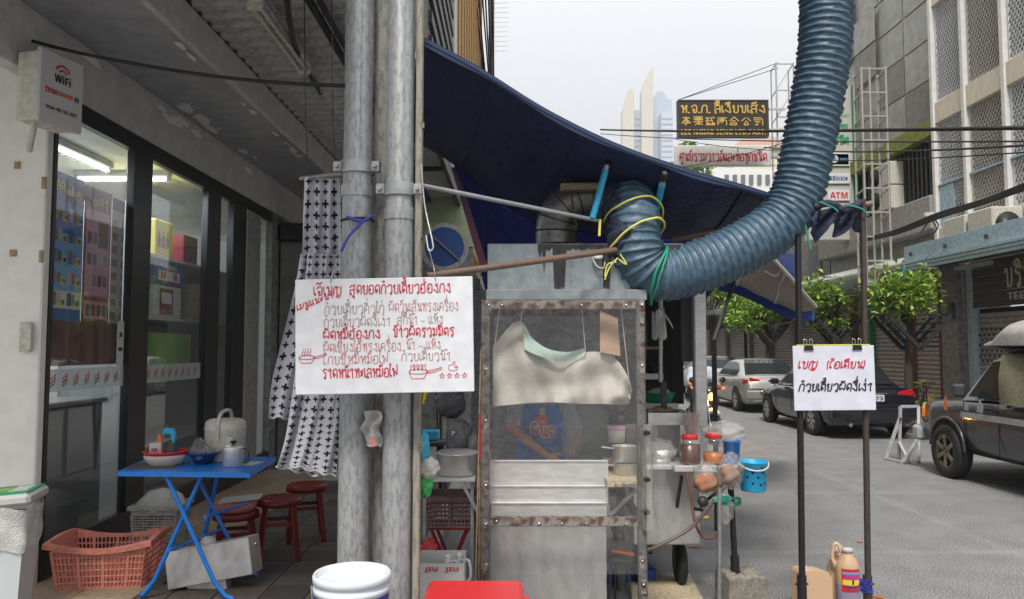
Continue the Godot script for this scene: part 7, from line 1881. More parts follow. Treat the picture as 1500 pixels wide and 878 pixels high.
func cabin(b: MB, st: Array):
	# stations: z, half width at belt, half width at roof, belt y, roof y
	var rows := []
	for s in st:
		var row := []
		for sd in [1.0, -1.0]:
			var pts := [Vector2(s[1], s[3]), Vector2(lerpf(s[1], s[2], 0.9), lerpf(s[3], s[4], 0.9)), Vector2(s[2] * 0.86, s[4]), Vector2(s[2] * 0.4, s[4] + 0.02)]
			if sd < 0: pts.reverse()
			for p in pts: row.append(Vector3(p.x * sd, p.y, s[0]))
		rows.append(row)
	b.sg = 1
	for i in rows.size() - 1:
		for k in rows[i].size() - 1: b.quad(rows[i][k], rows[i][k + 1], rows[i + 1][k + 1], rows[i + 1][k])

func side_glass(o: Node3D, poly: Array, wb: float, wt: float, yb: float, yt: float, sd: float):
	var b := MB.new()
	var pk := PackedVector2Array(poly)
	var idx := Geometry2D.triangulate_polygon(pk)
	for i in range(0, idx.size(), 3):
		var q := []
		for j in 3:
			var p := pk[idx[i + j]]
			q.append(Vector3(sd * (lerpf(wb, wt, (p.y - yb) / (yt - yb)) + 0.012), p.y, p.x))
		b.tri(q[0], q[1], q[2])
	part(o, "side_window", b, M.car_glass)

func sedan(label: String, pos: Vector3, turn: float, paint: Material, plate: String, group: String):
	var o := thing("parked_sedan", label, "car", pos, false, turn, group)
	# rear towards +z, origin under the middle
	var b := MB.new()
	loft(b, [[-2.28, 0.55, 0.32, 0.6], [-2.2, 0.74, 0.24, 0.68], [-1.9, 0.86, 0.2, 0.76], [-1.2, 0.88, 0.2, 0.88], [-0.75, 0.885, 0.2, 0.93], [0.6, 0.89, 0.2, 0.95], [1.45, 0.885, 0.2, 0.98], [1.95, 0.86, 0.22, 0.985], [2.12, 0.82, 0.26, 0.96], [2.2, 0.78, 0.3, 0.8], [2.24, 0.76, 0.32, 0.62]])
	part(o, "body", b, paint)
	b = MB.new(); cabin(b, [[-0.95, 0.8, 0.78, 0.92, 0.93], [-0.3, 0.81, 0.6, 0.93, 1.36], [0.0, 0.81, 0.58, 0.94, 1.42], [0.5, 0.81, 0.58, 0.95, 1.435], [0.9, 0.8, 0.57, 0.96, 1.39], [1.2, 0.79, 0.6, 0.97, 1.28], [1.62, 0.77, 0.75, 0.975, 0.985]]); part(o, "roof", b, paint)
	for sd in [-1.0, 1.0]:
		side_glass(o, [Vector2(-0.68, 0.98), Vector2(-0.22, 1.32), Vector2(0.18, 1.36), Vector2(0.2, 0.98)], 0.81, 0.58, 0.94, 1.42, sd)
		side_glass(o, [Vector2(0.26, 0.98), Vector2(0.24, 1.36), Vector2(0.78, 1.34), Vector2(1.14, 1.14), Vector2(1.12, 0.99)], 0.81, 0.58, 0.94, 1.42, sd)
		b = MB.new(); b.box(Vector3(sd * 0.97, 1.0, -0.6), Vector3(0.2, 0.13, 0.1), Basis(), 0.035); part(o, "wing_mirror", b, paint)
		b = MB.new(); b.prism([Vector2(0.36, 0.68), Vector2(0.72, 0.66), Vector2(0.74, 0.88), Vector2(0.48, 0.83)], 0.05, Transform3D(Basis(Vector3(sd, 0, 0), Vector3(0, 1, 0), Vector3(0, -0.12, 1)), Vector3(0, 0.085, 2.125))); part(o, "tail_light", b, M.tail_red)
		b = MB.new(); b.box(Vector3(sd * 0.8, 0.83, 2.03), Vector3(0.06, 0.17, 0.24), Basis(Vector3.UP, -sd * 0.3), 0.025); part(o, "tail_light", b, M.tail_red)
		for z in [-1.38, 1.36]:
			b = MB.new(); b.lathe([Vector2(0, 0.0), Vector2(0.36, 0.0)], 28, Transform3D(Basis(Vector3(0, 0, 1), PI / 2), Vector3(sd * 0.893, 0.34, z))); part(o, "wheel_arch", b, M.void)
			wheel(o, Vector3(sd * 0.81, 0.315, z), 0.315, sd, M.alloy, 7)
		for z in [0.22, -0.78, 1.15]:
			b = MB.new(); b.box(Vector3(sd * 0.889, 0.66, z), Vector3(0.006, 0.5, 0.008)); part(o, "door_seam", b, M.void)
		for z in [0.0, 0.95]:
			b = MB.new(); b.box(Vector3(sd * 0.893, 0.82, z), Vector3(0.03, 0.03, 0.16), Basis(), 0.01); part(o, "door_handle", b, paint)
		b = MB.new(); b.box(Vector3(sd * 0.6, 0.63, -2.2), Vector3(0.36, 0.14, 0.1), Basis(Vector3.UP, sd * 0.3), 0.03); part(o, "headlight", b, M.chrome)
	b = MB.new(); b.quad(Vector3(-0.68, 1.035, 1.595), Vector3(0.68, 1.035, 1.595), Vector3(0.6, 1.325, 1.235), Vector3(-0.6, 1.325, 1.235)); b.quad(Vector3(-0.6, 1.325, 1.235), Vector3(0.6, 1.325, 1.235), Vector3(0.52, 1.418, 0.98), Vector3(-0.52, 1.418, 0.98)); part(o, "rear_window", b, M.car_glass)
	b = MB.new(); b.quad(Vector3(-0.68, 0.98, -0.93), Vector3(0.68, 0.98, -0.93), Vector3(0.55, 1.34, -0.37), Vector3(-0.55, 1.34, -0.37)); part(o, "windscreen", b, M.car_glass)
	b = MB.new(); b.box(Vector3(0, 0.5, 2.21), Vector3(1.66, 0.26, 0.14), Basis(), 0.05); part(o, "rear_bumper", b, paint)
	b = MB.new(); b.box(Vector3(0, 0.655, 2.235), Vector3(1.5, 0.02, 0.03)); part(o, "bumper_seam", b, M.void)
	b = MB.new(); b.box(Vector3(0, 0.78, 2.205), Vector3(0.36, 0.14, 0.03), Basis(), 0.004); part(o, "number_plate", b, M.ink_white)
	latin(o, plate, Vector3(0, 0.79, 2.2205), Vector3.RIGHT, Vector3.UP, 0.3, 0.075, M.ink_black)
	b = MB.new(); b.box(Vector3(0, 0.88, 2.19), Vector3(0.5, 0.025, 0.03), Basis(), 0.006); part(o, "boot_trim", b, M.chrome)
	b = MB.new(); b.tube([Vector3(-0.5, 0.29, 2.1), Vector3(-0.5, 0.29, 2.27)], 0.035, 12); part(o, "exhaust", b, M.chrome)

func pickup():
	var p := Vector3(6.75, 0, -9.35)
	var o := thing("pickup_truck", "scuffed black pickup truck with a canvas load cover parked at the kerb", "pickup", p, false)
	var b := MB.new()
	# front towards -z (away from the camera)
	loft(b, [[-2.1, 0.68, 0.42, 0.86], [-2.0, 0.79, 0.36, 0.98], [-1.7, 0.835, 0.36, 1.03], [-0.85, 0.84, 0.36, 1.08], [0.3, 0.845, 0.36, 1.1], [2.6, 0.845, 0.4, 1.1]]); part(o, "body", b, M.pickup)
	b = MB.new(); cabin(b, [[-1.02, 0.78, 0.77, 1.06, 1.07], [-0.56, 0.79, 0.62, 1.08, 1.64], [-0.4, 0.79, 0.62, 1.09, 1.69], [-0.2, 0.79, 0.62, 1.09, 1.68], [-0.14, 0.79, 0.64, 1.09, 1.6], [-0.12, 0.79, 0.78, 1.09, 1.1]]); part(o, "roof", b, M.pickup)
	for sd in [-1.0, 1.0]:
		side_glass(o, [Vector2(-0.86, 1.12), Vector2(-0.53, 1.57), Vector2(-0.25, 1.6), Vector2(-0.23, 1.12)], 0.79, 0.62, 1.09, 1.68, sd)
		b = MB.new(); b.box(Vector3(sd * 0.95, 1.2, -0.8), Vector3(0.16, 0.17, 0.09), Basis(Vector3.UP, sd * 0.2), 0.03); part(o, "wing_mirror", b, M.plastic_grey)
		for z in [-1.3, 1.55]:
			b = MB.new(); b.lathe([Vector2(0, 0.0), Vector2(0.4, 0.0)], 28, Transform3D(Basis(Vector3(0, 0, 1), PI / 2), Vector3(sd * 0.848, 0.4, z))); part(o, "wheel_arch", b, M.void)
			b = MB.new(); b.tube(range(15).map(func(k): return Vector3(sd * 0.85, 0.4 + sin(PI * k / 14) * 0.41, z + cos(PI * k / 14) * 0.41)), 0.022, 8); part(o, "arch_flare", b, M.pickup)
			wheel(o, Vector3(sd * 0.79, 0.355, z), 0.355, sd, M.rim_old, 6)
		b = MB.new(); b.box(Vector3(sd * 0.849, 0.88, 0.7), Vector3(0.008, 0.075, 3.3)); part(o, "side_stripe", b, M.scuff)
		for z in [-0.88, -0.16]:
			b = MB.new(); b.box(Vector3(sd * 0.847, 0.76, z), Vector3(0.006, 0.62, 0.01)); part(o, "door_seam", b, M.void)
		b = MB.new(); b.box(Vector3(sd * 0.86, 0.99, -0.32), Vector3(0.03, 0.04, 0.15), Basis(), 0.01); part(o, "door_handle", b, M.void)
		for q in [[-1.3, 0.98, 0.04, 0.13, M.ink_orange], [-1.72, 1.0, 0.03, 0.08, M.ink_orange], [-0.82, 0.97, 0.06, 0.05, M.scuff], [-0.52, 0.99, 0.07, 0.1, M.scuff], [1.1, 0.72, 0.1, 0.1, M.scuff]]:
			b = MB.new()
			var hx: float = q[2]
			var hy: float = q[3]
			b.prism([Vector2(-hx, -hy * 0.5), Vector2(hx * 0.7, -hy * 0.6), Vector2(hx, hy * 0.2), Vector2(0, hy), Vector2(-hx * 0.7, hy * 0.4)], 0.004, Transform3D(Basis(Vector3(0, 0, 1), Vector3.UP, Vector3(1, 0, 0)), Vector3(sd * 0.848 - (0.006 if sd < 0 else 0.0), q[1], q[0]))); part(o, "paint_patch", b, q[4])
		b = MB.new(); b.box(Vector3(sd * 0.79, 0.83, -1.99), Vector3(0.05, 0.16, 0.07), Basis(Vector3.UP, sd * 0.3), 0.015); part(o, "corner_lamp", b, M.amber)
	b = MB.new(); b.box(Vector3(0, 0.52, -2.16), Vector3(1.68, 0.22, 0.2), Basis(), 0.04); part(o, "front_bumper", b, M.scuff)
	b = MB.new(); b.quad(Vector3(-0.66, 1.12, -1.02), Vector3(0.66, 1.12, -1.02), Vector3(0.55, 1.58, -0.64), Vector3(-0.55, 1.58, -0.64)); part(o, "windscreen", b, M.car_glass)
	# canvas cover with draped sides, pale moulded roof pod above the cab
	b = MB.new()
	b.grid(func(u: float, v: float):
		var prof := [Vector2(-0.86, 1.06), Vector2(-0.84, 1.4), Vector2(-0.8, 1.66), Vector2(-0.5, 1.76), Vector2(0.5, 1.76), Vector2(0.8, 1.66), Vector2(0.84, 1.4), Vector2(0.86, 1.06)]
		var t := u * 7.0
		var i := mini(int(t), 6)
		var q: Vector2 = prof[i].lerp(prof[i + 1], t - i)
		var sagg := 0.02 * sin(v * 23.0 + u * 5.0) * (1.0 if u < 0.3 or u > 0.7 else 0.3) + 0.015 * sin(v * 9.0 + u * 13.0)
		return Vector3(q.x + sagg * signf(q.x), q.y + 0.01 * sin(v * 15.0), lerpf(-0.1, 2.6, v)), 28, 26)
	part(o, "canvas_cover", b, M.canvas)
	b = MB.new(); b.prism([Vector2(-0.84, 1.06), Vector2(0.84, 1.06), Vector2(0.82, 1.5), Vector2(0.6, 1.74), Vector2(-0.6, 1.74), Vector2(-0.82, 1.5)], 0.02, Transform3D(Basis(), Vector3(0, 0, -0.1))); part(o, "canvas_front", b, M.canvas)
	b = MB.new()
	b.grid(func(u: float, v: float):
		var a := lerpf(-PI * 0.5, PI * 0.5, u)
		var z := lerpf(-0.72, 2.6, v)
		var h := 0.05 + 0.3 * smoothstep(0.0, 0.17, v)
		return Vector3(sin(a) * 0.87 * (0.75 + 0.25 * smoothstep(0.0, 0.3, v)), 1.76 + sqrt(maxf(cos(a), 0.0)) * h + 0.02, z), 24, 18)
	part(o, "roof_pod", b, M.pod_grey)
	b = MB.new(); b.grid(func(u: float, v: float):
		var a := lerpf(-PI * 0.5, PI * 0.5, u)
		return Vector3(sin(a) * 0.87 * (0.75 + 0.25 * smoothstep(0.0, 0.3, v)), 1.775 - 0.06 * smoothstep(0.0, 0.2, v) * 0.5, lerpf(-0.72, 2.6, v)), 12, 10); part(o, "pod_rim", b, M.dark_steel)
	b = MB.new(); b.box(Vector3(0, 1.72, 0.3), Vector3(1.1, 0.1, 1.4), Basis(), 0.02); part(o, "roof_rack", b, M.dark_steel)

func cars():
	sedan("silver sedan parked beyond the black sedan on the right", Vector3(7.1, 0, -23.1), 0.0, M.silver, "TA 7670", "sedans parked along the kerb")
	sedan("glossy black sedan parked behind the white noodle sign", Vector3(6.93, 0, -17.15), 0.0, M.car_black, "2573", "sedans parked along the kerb")
	sedan("white car parked beyond the silver sedan at the kerb", Vector3(7.55, 0, -29.6), 0.0, M.car_white, "BK 19", "sedans parked along the kerb")
	pickup()
	# white angle-iron barrier on the road in front of the pickup
	var o := thing("steel_barrier", "white painted angle iron barrier standing between sedan and pickup", "barrier", at(1325, 660, 12.2) * Vector3(1, 0, 1))
	var b := MB.new()
	var d := 12.3
	for q in [[1320, 596, 1346, 596, 12.3, 12.3], [1319, 596, 1317, 664, 12.3, 12.3], [1346, 596, 1346, 672, 12.3, 11.9], [1319, 612, 1297, 664, 12.3, 12.3], [1345, 644, 1324, 672, 11.95, 11.9], [1297, 664, 1322, 672, 12.3, 11.9], [1317, 648, 1332, 668, 12.3, 11.9]]:
		var a := at(q[0], q[1], q[4])
		var e := at(q[2], q[3], q[5])
		if q[1] > 655: a.y = 0.02
		if q[3] > 655: e.y = 0.02
		b = MB.new(); b.bar(a, e, 0.045, 0.045, 0.004); part(o, "bar", b, M.scuff)

func shutter_panel(o: Node3D, x: float, y0: float, y1: float, d0: float, d1: float, m: Material, punched := false):
	# a roller shutter facing -x: one part of curved slats
	var s := part(o, "roller_shutter", _shutter_back(x, y0, y1, d0, d1), M.void)
	var n := int((y1 - y0) / 0.11)
	var lath := MB.new()
	var L := d1 - d0
	for i in 5:
		var t0 := i / 5.0
		var t1 := (i + 1) / 5.0
		lath.quad(Vector3(-0.03 * sin(t0 * PI), t0 * 0.104, -L / 2), Vector3(-0.03 * sin(t0 * PI), t0 * 0.104, L / 2), Vector3(-0.03 * sin(t1 * PI), t1 * 0.104, L / 2), Vector3(-0.03 * sin(t1 * PI), t1 * 0.104, -L / 2))
	lath.quad(Vector3(0.004, 0, -L / 2), Vector3(0.004, 0, L / 2), Vector3(0.004, 0.104, L / 2), Vector3(0.004, 0.104, -L / 2))
	var me := lath.done()
	for k in n: 
		var sl := piece(s, "slat", me, m, Vector3(x, y0 + k * 0.11, -(d0 + d1) / 2) )
		sl.position += o.position * 0.0
		if in_world.has(o): sl.position = Vector3(x, y0 + k * 0.11, -(d0 + d1) / 2)
	if punched:
		var h := MB.new()
		for r in 7:
			for c in int(L / 0.16): h.box(Vector3(x - 0.032, y1 - 0.5 - r * 0.11 + 0.05, -d0 - 0.1 - c * 0.16 - (0.08 if r % 2 else 0.0)), Vector3(0.006, 0.035, 0.085))
		part(s, "hole_row", h, M.void).position = Vector3.ZERO

func _shutter_back(x: float, y0: float, y1: float, d0: float, d1: float) -> MB:
	var b := MB.new(); b.span(x + 0.006, x + 0.05, y0, y1, -d1, -d0); return b

func lattice(o: Node3D, x: float, y0: float, y1: float, d0: float, d1: float, m: Material, cell := 0.105):
	var b := MB.new()
	var w := d1 - d0
	var h := y1 - y0
	for dirn in [1.0, -1.0]:
		var k := -h * 0.62
		while k < w:
			# line z = k + y*0.62 (or mirrored), clipped to the opening
			var a0 := maxf(0.0, -k / 0.62)
			var a1 := minf(h, (w - k) / 0.62)
			if a1 - a0 > 0.03:
				var z0 := k + a0 * 0.62
				var z1 := k + a1 * 0.62
				if dirn < 0: z0 = w - z0; z1 = w - z1
				b.bar(Vector3(x + 0.012 * dirn, y0 + a0, -d0 - z0), Vector3(x + 0.012 * dirn, y0 + a1, -d0 - z1), 0.016, 0.022, 0.0, Vector3(1, 0, 0))
			k += cell
	part(o, "lattice_grille", b, m)
	b = MB.new()
	for q in [[y0 - 0.03, y0, d0, d1], [y1, y1 + 0.03, d0, d1], [y0, y1, d0, d0 + 0.03], [y0, y1, d1 - 0.03, d1]]: b.span(x - 0.02, x + 0.03, q[0], q[1], -q[3], -q[2])
	part(o, "grille_frame", b, m)

func right_buildings():
	var X := 9.8
	var b := MB.new()
	# white shophouse with latticed windows
	var o := thing("lattice_shophouse", "cream shophouse with white lattice grilles over tall windows", "building", Vector3(X + 2, 0, -13))
	b = MB.new(); b.span(X + 0.5, X + 6, 4.0, 14.0, -17.85, -5.0); part(o, "back_wall", b, M.room_dark)
	for q in [[4.0, 4.5], [6.93, 7.42], [9.7, 10.3], [12.5, 14.0]]:
		b = MB.new(); b.span(X, X + 0.5, q[0], q[1], -17.75, -5.0, 0.01); part(o, "spandrel", b, M.render_cream)
	var ds := [17.85, 16.62, 15.25, 13.9, 12.5, 11.1, 9.7, 8.3]
	for i in ds.size():
		b = MB.new(); b.span(X - 0.04, X + 0.5, 4.0, 14.0, -ds[i], -ds[i] + 0.12, 0.008); part(o, "pilaster", b, M.render_white)
	for i in ds.size() - 1:
		var d0: float = ds[i + 1]
		var d1: float = ds[i] - 0.12
		for q in [[4.5, 5.46], [5.5, 6.9], [7.45, 9.67]]:
			lattice(o, X + 0.08, q[0], q[1], d0 + 0.02, d1 - 0.02, M.lattice if i % 2 == 0 else M.panel_line)
		b = MB.new(); b.span(X + 0.02, X + 0.14, 5.46, 5.5, -d1, -d0); part(o, "rail", b, M.canopy_blue)
		for q in [[4.5, 6.9], [7.45, 9.67]]:
			b = MB.new(); b.span(X + 0.3, X + 0.34, q[0], q[1], -d1, -d0); part(o, "window_pane", b, M.room_brown if i % 3 == 1 else M.room_dark)
	b = MB.new(); b.span(X + 0.04, X + 0.07, 4.5, 5.44, -17.7, -17.15); part(o, "blank_panel", b, M.canopy_blue)
	# its street canopy
	var c := thing("blue_canopy", "pale blue metal canopy fascia along the cream shophouse", "canopy", Vector3(9.2, 3.5, -12))
	var m := 9.02
	for k in 9:
		var z0 := -17.8 + k * 1.4
		b = MB.new(); b.span(m, m + 0.04, 3.74, 4.06, z0, z0 + 1.392, 0.004); part(c, "fascia_panel", b, M.canopy_blue)
		b = MB.new(); b.box(Vector3(m - 0.03, 3.86, z0 + 0.35), Vector3(0.06, 0.08, 0.03)); part(c, "bracket", b, M.dark_steel)
	for k in 3:
		b = MB.new(); b.span(m - 0.02 - 0.015 * k, m + 0.04, 3.5 + k * 0.075, 3.57 + k * 0.075, -17.8, -5.2, 0.006); part(c, "gutter", b, M.canopy_blue)
	b = MB.new(); b.span(m + 0.04, X, 3.6, 3.68, -17.8, -5.2); part(c, "roof_sheet", b, M.signboard_dark)
	for q in [["wall mounted air conditioner on the blue canopy roof", -16.0, 4.06], ["pale air conditioner deeper on the blue canopy roof", -15.1, 4.06]]:
		var a := thing("air_conditioner", q[0], "air conditioner", Vector3(9.45, 3.69, q[1]), true, 0.0, "air conditioners on the canopy")
		b = MB.new(); b.span(9.15, 9.75, 3.74, 4.45, q[1] - 0.4, q[1] + 0.4, 0.02); part(a, "case", b, M.off_white)
		b = MB.new(); b.span(9.144, 9.15, 3.85, 4.0, q[1] - 0.1, q[1] + 0.08); part(a, "sticker", b, M.ink_white)
		b = MB.new(); b.span(9.2, 9.7, 3.68, 3.74, q[1] - 0.3, q[1] + 0.3); part(a, "feet", b, M.dark_steel)
		b = MB.new(); b.lathe([Vector2(0.0, 0.0), Vector2(0.24, 0.0), Vector2(0.25, 0.015), Vector2(0, 0.02)], 20, Transform3D(Basis(Vector3.RIGHT, PI / 2), Vector3(9.45, 4.1, q[1] + 0.4))); part(a, "fan", b, M.dark_steel)
	# ground floor: pillar, signboard, shutters
	var g := thing("shop_unit", "closed shop with a dark signboard and grey roller shutters under the canopy", "shop", Vector3(X, 0, -14))
	b = MB.new(); b.span(X - 0.1, X + 0.4, 0.13, 3.6, -17.6, -16.95, 0.015); part(g, "column", b, M.render_grey)
	b = MB.new(); b.span(X + 0.1, X + 0.4, 0.13, 3.6, -16.93, -16.7, 0.008); part(g, "column", b, M.canopy_blue, "narrow pale blue pilaster")
	for k in 6:
		b = MB.new(); b.span(X + 0.1 + 0.008 * (k % 2), X + 0.16, 2.6 + k * 0.165, 2.755 + k * 0.165, -16.68, -6.0, 0.004); part(g, "signboard_plank", b, M.signboard_dark)
	pen(g, "บริษัท", Vector3(X + 0.09, 2.98, -15.55), Vector3(0, 0, 1), Vector3.UP, 1.15, 0.36, 0.06, M.gold_pale)
	latin(g, "TEERAPONG", Vector3(X + 0.09, 2.78, -14.6), Vector3(0, 0, 1), Vector3.UP, 1.75, 0.15, M.panel_line)
	shutter_panel(g, X + 0.22, 0.4, 2.58, 6.2, 16.66, M.shutter, true)
	b = MB.new(); b.span(X - 0.05, X + 0.5, 0.11, 0.4, -17.9, -6.0, 0.01); part(g, "doorstep", b, M.concrete)
	b = MB.new(); b.span(X - 0.17, X - 0.1, 2.4, 2.75, -17.2, -17.0, 0.01); part(g, "meter_box", b, M.plastic_grey)
	b = MB.new(); b.span(9.25, 9.33, 3.36, 3.44, -16.2, -15.0); b.span(9.28, 9.3, 3.44, 3.6, -15.7, -15.6); solo("batten_light", "unlit fluorescent batten under the pale blue canopy", "lamp", b, M.scuff)
	# grey panelled building next along
	o = thing("panelled_building", "grey panelled building with a lime band and black louvres", "building", Vector3(X + 2, 0, -21))
	b = MB.new(); b.span(X + 0.12, X + 6, 6.9, 17.0, -24.5, -17.87); part(o, "wall", b, M.panel_line)
	for r in 10:
		for k in 5:
			var d0 := 17.95 + k * 1.3
			var y0 := 7.15 + r * 0.97
			var proud := 0.0
			if (r == 2 and k == 2) or (r == 3 and (k == 2 or k == 3)) or (r == 4 and k == 3): proud = 0.1
			b = MB.new(); b.span(X + 0.09 - proud, X + 0.12 - proud, y0, y0 + 0.92, -d0 - 1.24, -d0, 0.004)
			part(o, "panel", b, M.panel_grey if (r * 3 + k) % 4 else M.panel_dark)
	b = MB.new(); b.span(X - 0.02, X + 6, 6.72, 7.1, -24.5, -17.87); part(o, "lime_band", b, M.lime)
	b = MB.new(); b.span(X + 0.3, X + 6, 5.2, 6.72, -24.5, -17.87); part(o, "recess", b, M.void)
	for k in 32:
		b = MB.new(); b.span(X + 0.2, X + 0.26, 5.3, 6.72, -18.0 - k * 0.2, -17.92 - k * 0.2); part(o, "louvre", b, M.dark_steel)
	b = MB.new(); b.span(X - 0.1, X + 6, 4.5, 5.3, -24.5, -17.87, 0.02); part(o, "ledge", b, M.concrete)
	b = MB.new(); b.span(X + 0.3, X + 6, 3.3, 4.5, -24.5, -17.87); part(o, "upper_wall", b, M.panel_grey)
	shutter_panel(o, X + 0.2, 0.45, 2.9, 17.95, 19.2, M.shutter_brown, true)
	shutter_panel(o, X + 0.2, 0.45, 2.9, 19.4, 21.5, M.shutter_brown)
	for d in [17.9, 19.3, 21.6, 22.6]:
		b = MB.new(); b.span(X + 0.05, X + 0.3, 0.13, 3.3, -d - 0.08, -d, 0.006); part(o, "door_post", b, M.brick_red)
	b = MB.new(); b.span(X, X + 0.5, 0.11, 0.45, -24.5, -17.92, 0.01); part(o, "doorstep", b, M.concrete)
	b = MB.new(); b.span(X + 0.05, X + 0.3, 0.13, 3.3, -21.58, -21.4, 0.006); part(o, "green_post", b, M.green_paint)
	b = MB.new(); b.span(X + 0.25, X + 0.4, 0.4, 3.4, -24.5, -21.7); part(o, "wall_panel", b, M.render_grey)
	for k in 2:
		var a := thing("air_conditioner", ["white air conditioner fan unit high on the concrete ledge", "second white air conditioner stacked under the first on the ledge"][k], "air conditioner", Vector3(9.9, 5.3, -20.2), true, 0.0, "air conditioners on the ledge")
		var y := 5.3 + (1 - k) * 0.62
		b = MB.new(); b.span(9.6, 10.0, y, y + 0.6, -20.6, -19.6, 0.02); part(a, "case", b, M.off_white)
		b = MB.new(); b.lathe([Vector2(0.0, 0.0), Vector2(0.22, 0.0), Vector2(0.24, 0.02), Vector2(0, 0.03)], 20, Transform3D(Basis(Vector3(0, 0, 1), PI / 2), Vector3(9.6, y + 0.3, -20.3))); part(a, "fan", b, M.void)
	# silver barrel canopy
	c = thing("barrel_canopy", "silver rounded barrel canopy beside the pale blue canopy", "canopy", Vector3(9.2, 3.3, -20))
	for k in 8:
		b = MB.new()
		var z0 := -17.9 - k * 0.85
		b.grid(func(u: float, v: float): return Vector3(9.75 - 0.75 * sin(u * PI * 0.5 + 0.35 * u), 3.32 + 0.62 * (cos(u * PI * 0.55) * 0.5 + 0.5), z0 - v * 0.84), 12, 1)
		part(c, "sheet", b, M.barrel)
	b = MB.new(); b.prism([Vector2(0, 0), Vector2(-0.72, 0.0), Vector2(-0.72, 0.25), Vector2(-0.5, 0.5), Vector2(0, 0.62)], 0.03, Transform3D(Basis(), Vector3(9.8, 3.32, -17.9))); part(c, "end_plate", b, M.galv_dark)
	b = MB.new(); b.tube([Vector3(9.0, 0.13, -17.75), Vector3(9.0, 3.6, -17.75)], 0.05, 10); solo("blue_downpipe", "light blue downpipe at the end of the blue canopy", "pipe", b, M.pipe_blue)
	# next units along, seen between trees
	for q in [["shuttered_shophouse", "brown shuttered shophouse with a gold lettered board past the barrel canopy", 24.6, 33.0, M.shutter_beige, M.render_grey], ["shuttered_shophouse", "beige shuttered shophouse behind the parked silver sedan", 33.2, 43.0, M.shutter_beige, M.render_grey], ["shuttered_shophouse", "furthest grey shophouse on the right side of the street", 43.2, 70.0, M.shutter, M.panel_dark]]:
		o = thing(q[0], q[1], "building", Vector3(X + 2, 0, -(q[2] + q[3]) / 2), true, 0.0, "shophouses along the street")
		b = MB.new(); b.span(X + 0.3, X + 6, 0.0, 5.6 if q[2] > 30 else 6.8, -q[3], -q[2]); part(o, "wall", b, q[5])
		var d: float = q[2] + 0.3
		while d < q[3] - 2.0 and d < 50.0:
			shutter_panel(o, X + 0.2, 0.4, 2.8, d, d + 2.2, q[4])
			b = MB.new(); b.span(X + 0.02, X + 0.3, 0.13, 3.4, -d - 2.5, -d - 2.22, 0.01); part(o, "column", b, M.render_grey)
			d += 2.55
		b = MB.new(); b.span(8.7, X + 0.3, 3.2, 3.4, -q[3], -q[2], 0.01); part(o, "canopy_slab", b, M.panel_dark)
		for k in 3:
			b = MB.new(); b.span(X + 0.24, X + 0.3, 3.9, 5.1, -q[2] - 1.6 - k * 2.6, -q[2] - 0.6 - k * 2.6); part(o, "window", b, M.room_dark)
	o = thing("gold_signboard", "gold lettered wooden shop board under the barrel canopy", "signboard", Vector3(9.6, 2.9, -24))
	b = MB.new(); pbox(b, 1206, 428, 1262, 458, 24.2, 24.26, 0.01); part(o, "board", b, M.cardboard_pale)
	pen(o, "เลี้ยงเฮงพานิช", at(1208, 450, 24.19), Vector3.RIGHT, Vector3.UP, 1.0, 0.32, 0.09, M.rust)
	b = MB.new(); pbox(b, 1210, 462, 1250, 600, 24.4, 24.5); part(o, "sheet_wall", b, M.render_grey)

